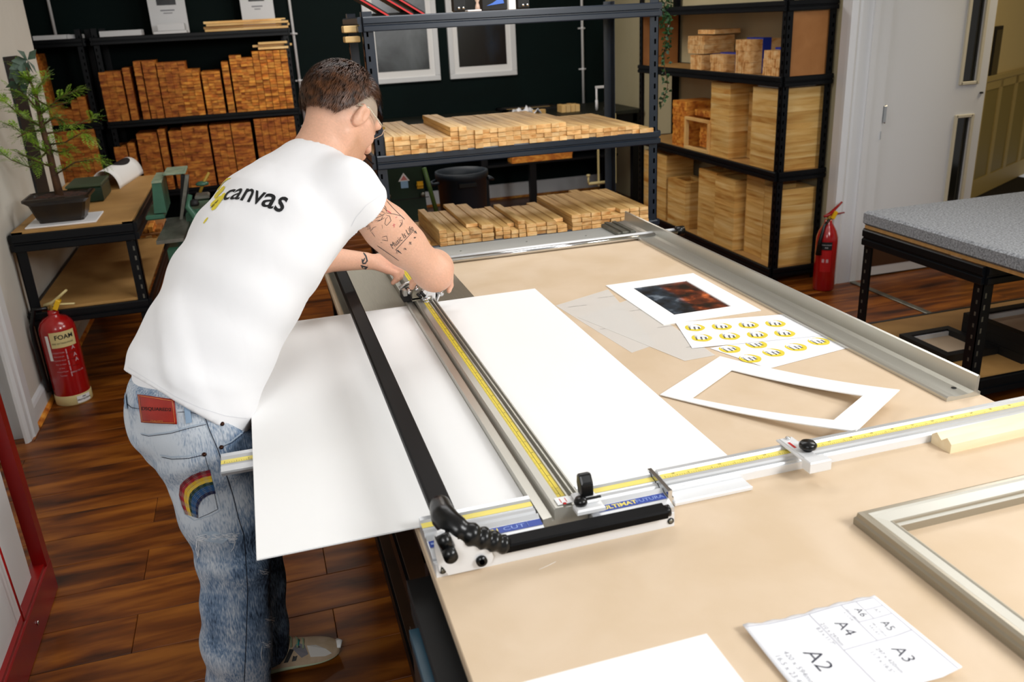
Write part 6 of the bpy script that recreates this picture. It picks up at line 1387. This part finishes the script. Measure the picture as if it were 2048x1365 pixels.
def lay_line(name, bvh, lines, wpx, off, m, parent):
    mb = MB()
    for ln in lines:
        pts = []
        for i in range(len(ln) - 1):
            a, b_ = ln[i], ln[i + 1]; k = max(1, int(math.hypot(b_[0] - a[0], b_[1] - a[1]) / 4))
            for t in range(k): pts.append((a[0] + (b_[0] - a[0]) * t / k, a[1] + (b_[1] - a[1]) * t / k))
        pts.append(ln[-1]); L_, R_ = [], []
        for i, p in enumerate(pts):
            a, b_ = pts[max(0, i - 1)], pts[min(len(pts) - 1, i + 1)]; dx, dy = b_[0] - a[0], b_[1] - a[1]; l_ = math.hypot(dx, dy) or 1; w = wpx / 2 * (1 if 0 < i < len(pts) - 1 else .5)
            L_.append((p[0] - dy / l_ * w, p[1] + dx / l_ * w)); R_.append((p[0] + dy / l_ * w, p[1] - dx / l_ * w))
        a = lay(bvh, L_, off); b_ = lay(bvh, R_, off); v = [q for pr in zip(a, b_) for q in pr]; mb.add(v, [(2 * i, 2 * i + 2, 2 * i + 3, 2 * i + 1) for i in range(len(pts) - 1)])
    return mb.build(name, m, parent)
def fine2d(v, f, step):
    """cut letter faces by a grid so they can follow a curved surface"""
    bm = bmesh.new(); vs = [bm.verts.new(q) for q in v]
    for t in f:
        try: bm.faces.new([vs[i] for i in t])
        except Exception: pass
    xs = [q[0] for q in v]; ys = [q[1] for q in v]
    for ax, lo, hi in ((0, min(xs), max(xs)), (1, min(ys), max(ys))):
        x = lo + step
        while x < hi:
            co = (x, 0, 0) if ax == 0 else (0, x, 0); no_ = (1, 0, 0) if ax == 0 else (0, 1, 0)
            bmesh.ops.bisect_plane(bm, geom=bm.verts[:] + bm.edges[:] + bm.faces[:], plane_co=co, plane_no=no_); x += step
    bm.verts.index_update(); V = [tuple(q.co) for q in bm.verts]; F = [[w.index for w in t.verts] for t in bm.faces]; bm.free(); return V, F
def lay_text(name, bvh, s, base, off, m, parent, bold=.0, step=.08):
    """base(u,v)->pixel, u 0..1 along the word, v 0..1 from foot to head of an x-high letter"""
    v, f = text2d(s, 1, bold); v, f = fine2d(v, f, step); xs = [q[0] for q in v]; ys = [q[1] for q in v]; x0, x1, y0, y1 = min(xs), max(xs), min(ys), max(ys)
    return lay_poly(name, bvh, [base((q[0] - x0) / (x1 - x0), (q[1] - y0) / (y1 - y0)) for q in v], f, off, m, parent)
def bil(bl, br, tr_, tl): return lambda u, v: tuple((bl[t] * (1 - u) + br[t] * u) * (1 - v) + (tl[t] * (1 - u) + tr_[t] * u) * v for t in (0, 1))
# shirt print
def curve(bots, tops):
    def F(u, v):
        k = u * (len(bots) - 1); i = min(int(k), len(bots) - 2); t = k - i
        b0 = [bots[i][c] * (1 - t) + bots[i + 1][c] * t for c in (0, 1)]; t0 = [tops[i][c] * (1 - t) + tops[i + 1][c] * t for c in (0, 1)]
        return (b0[0] * (1 - v) + t0[0] * v, b0[1] * (1 - v) + t0[1] * v)
    return F
def z4(x, y): return (380 + x / 8.533, 340 + y / 8.533)
lay_text('print_lettering', bvh_shirt, 'canvas', curve([z4(545, 535), z4(640, 515), z4(790, 510), z4(940, 545), z4(1090, 580), z4(1215, 620), z4(1400, 680), z4(1560, 745)], [z4(650, 345), z4(800, 330), z4(910, 315), z4(1060, 325), z4(1180, 360), z4(1330, 395), z4(1530, 445), z4(1700, 480)]), .0014, M_ink, shirt, bold=.012, step=.1)
def blob(name, pts, off, m, parent, bvh): 
    v = pts; c = (sum(p[0] for p in v) / len(v), sum(p[1] for p in v) / len(v)); V = [c] + v; return lay_poly(name, bvh, V, [(0, i + 1, (i + 1) % len(v) + 1) for i in range(len(v))], off, m, parent)
def z4b(x, y): q = z4(x, y); return (q[0] + 4, q[1] + 2)
lay_line('print_ring', bvh_shirt, [[z4b(665, 128), z4b(600, 145), z4b(540, 190), z4b(480, 260), z4b(440, 330)], [z4b(275, 800), z4b(230, 860), z4b(200, 900)]], 3.2, .0012, M_yink, shirt)
lay_line('print_ring', bvh_shirt, [[z4b(560, 270), z4b(500, 340), z4b(440, 400), z4b(390, 470)], [z4b(570, 385), z4b(500, 480), z4b(440, 560), z4b(380, 640), z4b(340, 670)]], 6.5, .0012, M_yink, shirt)
lay_line('print_ring', bvh_shirt, [[z4b(520, 440), z4b(450, 500), z4b(380, 560), z4b(330, 620)]], 9, .0011, M_yink, shirt)
lay_text('print_lettering', bvh_shirt, 'r', bil(z4b(370, 460), z4b(430, 400), z4b(460, 365), z4b(400, 430)), .0018, M_ink, shirt, .01)
lay_text('print_lettering', bvh_shirt, 'age', bil(z4b(300, 680), z4b(430, 560), z4b(465, 490), z4b(345, 600)), .0018, M_ink, shirt, .01)
# shirt hem and cuff stitching
M_stitch = mat('shirt_seam', 'e3e4e8', .9)
lay_line('cuff_seam', bvh_shirt, [[(702, 453), (712, 434), (733, 410), (758, 393), (776, 384)]], 1.0, .0006, M_stitch, shirt)
lay_line('hem_seam', bvh_shirt, [[(256, 735), (300, 762), (350, 793), (400, 816), (450, 832), (496, 838)]], 1.2, .0008, M_stitch, shirt)
U_s = SDF((-.48, 1.8, .86), (.0, 2.3, 1.12), .006)
U_s.econe(PEL, ST[0] + (ST[1] - ST[0]) * .9, .157, .126, .156, .124, rt, .02); U_s.plane(A3((-.2, 2.0, .90)), (0, 0, -1)); U_s.plane(ST[0] + (ST[1] - ST[0]) * .95, ST[1] - ST[0])
U_s.mesh('undershirt', M_shirt, PER)
# tattoos
M_tat = mat('tattoo_ink', '2e3034', .6); M_tred = mat('tattoo_red', 'c9525a', .6)
def z5(x, y): return (640 + x / 5.25, 360 + y / 5.25)
lay_line('tattoo', bvh_body, [[z5(*p) for p in l] for l in (
    [(355, 405), (410, 395), (480, 365), (495, 375)], [(415, 345), (470, 370), (550, 450)], [(450, 350), (420, 420), (435, 440), (445, 400)], [(440, 440), (460, 430), (455, 480)], [(470, 460), (450, 470), (465, 495), (490, 480)], [(480, 500), (510, 470), (500, 520), (530, 500)], [(520, 470), (530, 540), (560, 500), (590, 490)], [(540, 545), (580, 600)],
    [(660, 300), (640, 260), (650, 240), (690, 290), (700, 330)], [(590, 290), (620, 270), (680, 300), (700, 335)], [(580, 340), (620, 320), (680, 345)], [(570, 380), (590, 400), (640, 380), (670, 370)], [(600, 350), (650, 370), (690, 350)], [(580, 430), (640, 420), (680, 395)], [(690, 370), (730, 380), (745, 430), (700, 480), (680, 460), (690, 410), (710, 390)], [(660, 380), (640, 420), (600, 440)], [(690, 345), (780, 360), (850, 380), (890, 420)], [(650, 470), (655, 510)],
    [(830, 430), (865, 420), (860, 470), (830, 500)], [(840, 440), (855, 460), (835, 490)], [(700, 220), (760, 290), (840, 370), (885, 410)],
    [(650, 600), (700, 590), (710, 640), (650, 630)], [(635, 655), (655, 660)])], .9, .0006, M_tat, body)
lay_line('tattoo', bvh_body, [[z5(*p) for p in l] for l in ([(790, 740), (985, 530)], [(600, 690), (760, 800), (830, 850)])], 1.0, .0006, M_tat, body)
lay_line('red_tattoo', bvh_body, [[z5(*p) for p in l] for l in ([(520, 300), (560, 280), (610, 290)], [(570, 240), (600, 220), (620, 250), (590, 265)], [(580, 260), (610, 240)], [(700, 320), (745, 350)], [(760, 480), (790, 470)], [(775, 460), (778, 500)], [(790, 400), (810, 390)])], 2.2, .0005, M_tred, body)
lay_text('tattoo', bvh_body, 'Music Is Life', bil(z5(765, 725), z5(985, 525), z5(960, 470), z5(735, 675)), .0007, M_tat, body, 0, .4)
for a in ((800, 735, 865, 775), (880, 715, 915, 735), (935, 650, 965, 680), (985, 600, 1000, 615), (985, 535, 1025, 565)):
    for k in range(2): lay_line('tattoo', bvh_body, [[z5(a[0] + k * 14, a[3]), z5(a[0] + 8 + k * 14, a[1])], [z5(a[0] + k * 14, a[1]), z5(a[2] - 8, a[3])]], 1.3, .0006, M_tat, body)
lay_line('wrist_tattoo', bvh_body, [[z5(*p) for p in l] for l in ([(455, 765), (480, 800), (495, 850), (470, 880), (445, 870), (470, 820)], [(440, 830), (450, 880), (490, 870)], [(425, 900), (460, 910), (500, 920), (460, 940), (420, 950)], [(440, 895), (445, 940), (480, 935), (500, 900)])], 3.2, .0006, M_tat, body)
# jeans details
def z8(x, y): return (230 + x / 3.591, 750 + y / 3.591)
M_leather = mat('red_leather', 'a8230f', .5, c2='8a1a0c', scale=14, bump=.3); M_seam = mat('denim_stitch', 'a9b6c4', .8); M_dark = mat('dark_stitch', '1a2233', .8)
pa = lay_quad('leather_patch', bvh_jeans, [z8(172, 142), z8(430, 178), z8(450, 352), z8(200, 338)], .0035, M_leather, jeans); md = pa.modifiers.new('s', 'SOLIDIFY'); md.thickness = .002; md.offset = 0
lay_text('lettering', bvh_jeans, 'DSQUARED2', bil(z8(205, 256), z8(412, 262), z8(412, 236), z8(205, 228)), .0052, mat('burnt_ink', '2a0704', .7), pa, .02, .12)
lay_text('small_lettering', bvh_jeans, 'ITALIAN', bil(z8(268, 330), z8(352, 332), z8(352, 320), z8(268, 318)), .0052, mat('faint_gold', 'd98a4a', .7), pa, 0, .3)
lay_line('stitching', bvh_jeans, [[z8(184, 152), z8(420, 188), z8(438, 342), z8(210, 328), z8(184, 152)]], .8, .0052, mat('faint_gold', 'd98a4a', .7), pa)
for nm, l, w, m_ in (('yoke_seam', [z8(185, 420), z8(240, 432), z8(400, 410), z8(520, 375), z8(655, 345)], 2.6, M_seam), ('yoke_seam', [z8(190, 428), z8(245, 441), z8(405, 420), z8(525, 386), z8(660, 355)], 1.2, M_dark), ('waistband_seam', [z8(80, 200), z8(120, 235), z8(175, 245)], 1.2, M_dark), ('waistband_seam', [z8(450, 268), z8(520, 265), z8(630, 290)], 1.2, M_dark),
                     ('pocket_edge', [z8(325, 575), z8(400, 590), z8(520, 585), z8(600, 565), z8(655, 550)], 3.2, M_seam), ('pocket_edge', [z8(335, 590), z8(410, 606), z8(530, 600), z8(650, 572)], 1.4, M_dark), ('pocket_edge', [z8(660, 560), z8(700, 720), z8(735, 860), z8(762, 970), z8(690, 1010), z8(570, 1046), z8(500, 1000), z8(462, 880)], 1.6, M_seam), ('pocket_edge', [z8(645, 575), z8(685, 730), z8(718, 870), z8(738, 965), z8(670, 1000), z8(600, 1030)], 1., M_dark),
                     ('side_seam', [z8(640, 290), z8(680, 400), z8(740, 540), z8(800, 720), z8(850, 880), z8(885, 1030), z8(925, 1150), z8(935, 1300), (495, 1180), (492, 1280), (488, 1365)], 1.6, M_dark), ('side_seam', [z8(632, 290), z8(672, 402), z8(732, 542), z8(792, 722), z8(842, 882), z8(877, 1032), z8(917, 1152)], 1., M_seam),
                     ('pocket_edge', [z8(750, 335), z8(765, 400), z8(785, 480)], 1.4, M_seam), ('pocket_edge', [z8(745, 515), z8(830, 480), z8(930, 400), z8(975, 385)], 2.2, M_seam), ('pocket_edge', [z8(745, 525), z8(835, 490), z8(935, 412)], 1.2, M_dark)):
    lay_line(nm, bvh_jeans, [l], w, .0012, m_, jeans)
bl = lay_quad('belt_loop', bvh_jeans, [z8(498, 220), z8(540, 235), z8(556, 340), z8(514, 350)], .004, mat('light_denim', '8ea6bf', .85), jeans, 3, 5)
lay_quad('belt_loop', bvh_jeans, [z8(58, 60), z8(80, 70), z8(98, 235), z8(84, 245)], .004, mat('light_denim', '8ea6bf', .85), jeans, 2, 6)
for p in ((768, 352), (762, 518), (641, 570)):
    c = z8(*p); q = lay(bvh_jeans, [c], .002)[0]; d = (CAM - q).normalized(); MB(Matrix.Translation(q) @ d.to_track_quat('Z', 'Y').to_matrix().to_4x4()).lathe([(0, 0), (.0052, 0), (.0045, .002), (0, .003)], n=12).build('rivet', mat('dark_copper', '3b2218', .35, .8), jeans)
# rainbow stitched on the back pocket
cols_ = [('7a1522', 'crimson_thread'), ('a31c2a', 'red_thread'), ('d9ac2c', 'golden_thread'), ('e2bd3e', 'yellow_thread'), ('143428', 'dark_green_thread'), ('1e4f7e', 'blue_thread'), ('27507f', 'mid_blue_thread'), ('141c44', 'navy_thread')]
oa = [z8(*p) for p in ((462, 830), (470, 790), (500, 755), (550, 720), (610, 695), (680, 680))]; oa = [z8(508, 1000), z8(480, 930), z8(462, 860)] + oa[1:]
ia = [z8(*p) for p in ((600, 1030), (598, 985), (600, 950), (612, 920), (630, 895), (660, 872), (690, 858), (722, 852))]
for k, (c, nm) in enumerate(cols_):
    v = []; f = []
    for t in range(8):
        for e_ in (0, 1): u = (k + e_ * .96) / 8; v.append((oa[t][0] * (1 - u) + ia[t][0] * u, oa[t][1] * (1 - u) + ia[t][1] * u))
    V = []
    for t in range(7):
        for s_ in range(3): V += [tuple(v[2 * t + e_][c_] * (1 - s_ / 3) + v[2 * t + 2 + e_][c_] * s_ / 3 for c_ in (0, 1)) for e_ in (0, 1)]
    V += v[-2:]; lay_poly('rainbow_band', bvh_jeans, V, [(2 * i, 2 * i + 2, 2 * i + 3, 2 * i + 1) for i in range(len(V) // 2 - 1)], .0018, mat(nm, c, .8), jeans)
lay_line('rainbow_stitching', bvh_jeans, [[(oa[t][0] * (1 - u) + ia[t][0] * u, oa[t][1] * (1 - u) + ia[t][1] * u) for t in (i, i + .55) for t in [t]] if False else [tuple(oa[i][c_] * (1 - u) + ia[i][c_] * u for c_ in (0, 1)), tuple((oa[i][c_] * .45 + oa[i + 1][c_] * .55) * (1 - u) + (ia[i][c_] * .45 + ia[i + 1][c_] * .55) * u for c_ in (0, 1))] for i in range(7) for u in [(j + .5) / 16 for j in range(16)]], .6, .0024, mat('pale_thread', 'b9b4a6', .8), jeans)
# torn patches
M_white_t = mat('white_threads', 'dfe3e8', .9); M_tear = mat('pale_worn_denim', 'a9b9c9', .9)
blob('tear', [z8(*p) for p in ((600, 1150), (640, 1130), (700, 1120), (760, 1135), (820, 1140), (835, 1160), (800, 1190), (770, 1215), (720, 1205), (680, 1200), (640, 1190), (610, 1175))], .0012, M_tear, jeans, bvh_jeans)
rg = random.Random(8); ln = []
for cx, cy, w_, h_, n_ in ((720, 1160, 110, 25, 60), (600, 1170, 20, 20, 20), (835, 1170, 20, 30, 20)):
    for i in range(n_): x, y = cx + rg.uniform(-w_, w_), cy + rg.uniform(-h_, h_); ln.append([z8(x, y), z8(x + rg.uniform(10, 40), y + rg.uniform(-10, 10))])
ln += [[z8(598, 1170), z8(590, 1220), z8(600, 1260), z8(598, 1320)], [z8(592, 1180), z8(586, 1250), z8(596, 1300)], [z8(605, 1180), z8(607, 1310)], [z8(840, 1160), z8(862, 1200), z8(850, 1240), z8(830, 1270)], [z8(835, 1130), z8(850, 1150), z8(866, 1160)]]
for cx, cy in ((523, 1142), (535, 1240), (530, 1290)):
    for i in range(16): x, y = cx + rg.uniform(-9, 9), cy + rg.uniform(-6, 6); ln.append([(x, y), (x + rg.uniform(2, 9), y + rg.uniform(-2, 2))])
ln += [[(523, 1292), (521, 1310), (523, 1322)]]
lay_line('frayed_threads', bvh_jeans, ln, 1.3, .0022, M_white_t, jeans)['kind'] = 'stuff'
# ---- shoes
def shoe(ox, oy, rz, name='shoe'):
    """trainer, toe along +x, built from cross-sections"""
    e = bpy.data.objects.new(name, None); COL.objects.link(e); e.parent = PER; M = Matrix.Translation((ox, oy, 0)) @ Matrix.Rotation(rz, 4, 'Z'); e.location = Vector((ox, oy, 0)) - PER.location; e.rotation_euler = (0, 0, rz); WM[e.name] = M
    xs = [-.075, -.065, -.04, 0, .05, .10, .145, .18, .203, .213]; hw = [.018, .029, .036, .036, .036, .044, .049, .044, .030, .012]; off = [0, 0, 0, 0, .002, .004, .004, .002, -.002, -.004]
    zb = [.012, .004, 0, 0, .0, .0, .0, .004, .010, .016]; zt_ = [.034, .036, .036, .034, .030, .026, .024, .024, .026, .028]
    def loft(z0, z1, wb, wt, name_, m_, rnd=False, up=None):
        v = []; f = []; n = len(xs)
        for i in range(n):
            for s_, zz2, w_ in ((-1, z0[i], wb), (1, z0[i], wb), (1, z1[i], wt), (-1, z1[i], wt)): v.append((xs[i], off[i] + s_ * hw[i] * w_, zz2))
        for i in range(n - 1):
            for k in range(4): f.append((i * 4 + k, i * 4 + (k + 1) % 4, (i + 1) * 4 + (k + 1) % 4, (i + 1) * 4 + k))
        f += [(3, 2, 1, 0), (n * 4 - 4, n * 4 - 3, n * 4 - 2, n * 4 - 1)]; return MB(M).add(v, f, 0, True).build(name_, m_, e, sub=2)
    loft(zb, zt_, 1.0, 1.03, 'sole', mat('sage_sole', 'b6c2a0', .6))
    # upper
    top = [.085, .092, .098, .100, .098, .078, .060, .050, .042, .034]; v = []; f = []; n = len(xs); K = 10
    for i in range(n):
        w = hw[i] * .98; b0 = zt_[i] - .006; t0 = top[i]
        for k in range(K):
            a = math.pi * k / (K - 1); nar = 1 if xs[i] > .11 else .82; v.append((xs[i], off[i] - w * math.cos(a) * (1 if k in (0, K - 1) else (1 - (1 - nar) * math.sin(a))), b0 + (t0 - b0) * math.sin(a) ** .75))
    for i in range(n - 1):
        for k in range(K - 1): f.append((i * K + k, (i + 1) * K + k, (i + 1) * K + k + 1, i * K + k + 1))
    f += [tuple(range(K)), tuple(range(n * K - 1, n * K - K - 1, -1))]
    up = MB(M).add(v, f, 0, True).build('upper', mat('beige_suede', 'b39c7e', .8, c2='c2ac92', scale=30), e, sub=2)
    bm_ = BVHTree.FromPolygons([M @ Vector(q) for q in v], f)
    def side(name_, pts, m_, sgn=-1, off_=.0035):
        w = []
        for x, z_ in pts:
            h_ = bm_.ray_cast(M @ Vector((x, sgn * .12, z_)), (M.to_3x3() @ Vector((0, -sgn, 0)))); w.append((h_[0] if h_[0] is not None else M @ Vector((x, sgn * .04, z_))) + (M.to_3x3() @ Vector((0, sgn * off_, 0))))
        return MB().add(w, [tuple(range(len(pts)))]).build(name_, m_, e)
    MBk = mat('shoe_black', '101110', .6)
    for k in range(3): side('side_stripe', [(.028 + k * .022, .040), (.040 + k * .022, .040), (.066 + k * .018, .070), (.054 + k * .018, .074)], MBk)
    side('toe_panel', [(.125, .042), (.165, .034), (.185, .034), (.17, .047), (.145, .058), (.12, .066)], mat('white_mesh', 'cfcbc4', .8))
    side('grey_panel', [(.10, .045), (.12, .05), (.115, .068), (.095, .078), (.08, .072)], mat('grey_mesh', '77757a', .8))
    side('heel_panel', [(-.06, .045), (-.01, .045), (.0, .07), (-.02, .088), (-.055, .08)], mat('grey_mesh', '77757a', .8))
    MB(M).tube([(.206, -.022, .034), (.212, -.004, .040), (.206, .014, .036)], [.006, .010, .006], 8, flat=.6).build('toe_cap', mat('white_rubber', 'e9e9e6', .4), e)
    lc = MB(M)
    for k in range(5):
        x = .045 + k * .016; z_ = .1005 - k * .0075; lc.tube([(x, -.024, z_ - .006), (x + .004, 0, z_ + .006), (x, .024, z_ - .006)], .0026, 6)
    lc.tube([(.04, .0, .108), (.02, -.03, .118), (.035, -.05, .100), (.045, -.02, .105)], .0024, 6).tube([(.04, .0, .108), (.06, .03, .118), (.08, .045, .10), (.05, .01, .106)], .0024, 6).build('laces', mat('sage_laces', '8e9a7c', .8), e)
    MB(M).tube([(-.01, 0, .085), (.045, 0, .104), (.066, 0, .112)], [.024, .024, .016], 10, flat=.5).build('tongue', mat('olive_suede', '5c5138', .8), e)
    MB(M).tube([(.10, 0, .078), (.094, -.018, .074)], .004, 6).build('teal_tab', mat('teal', '1f8f8a', .6), e)
    return e
shoe(-.185, 2.115, math.radians(2)); shoe(-.30, 1.885, math.radians(-4))
for z0_, c_ in ((.05, AL), (.05, AR)): pass
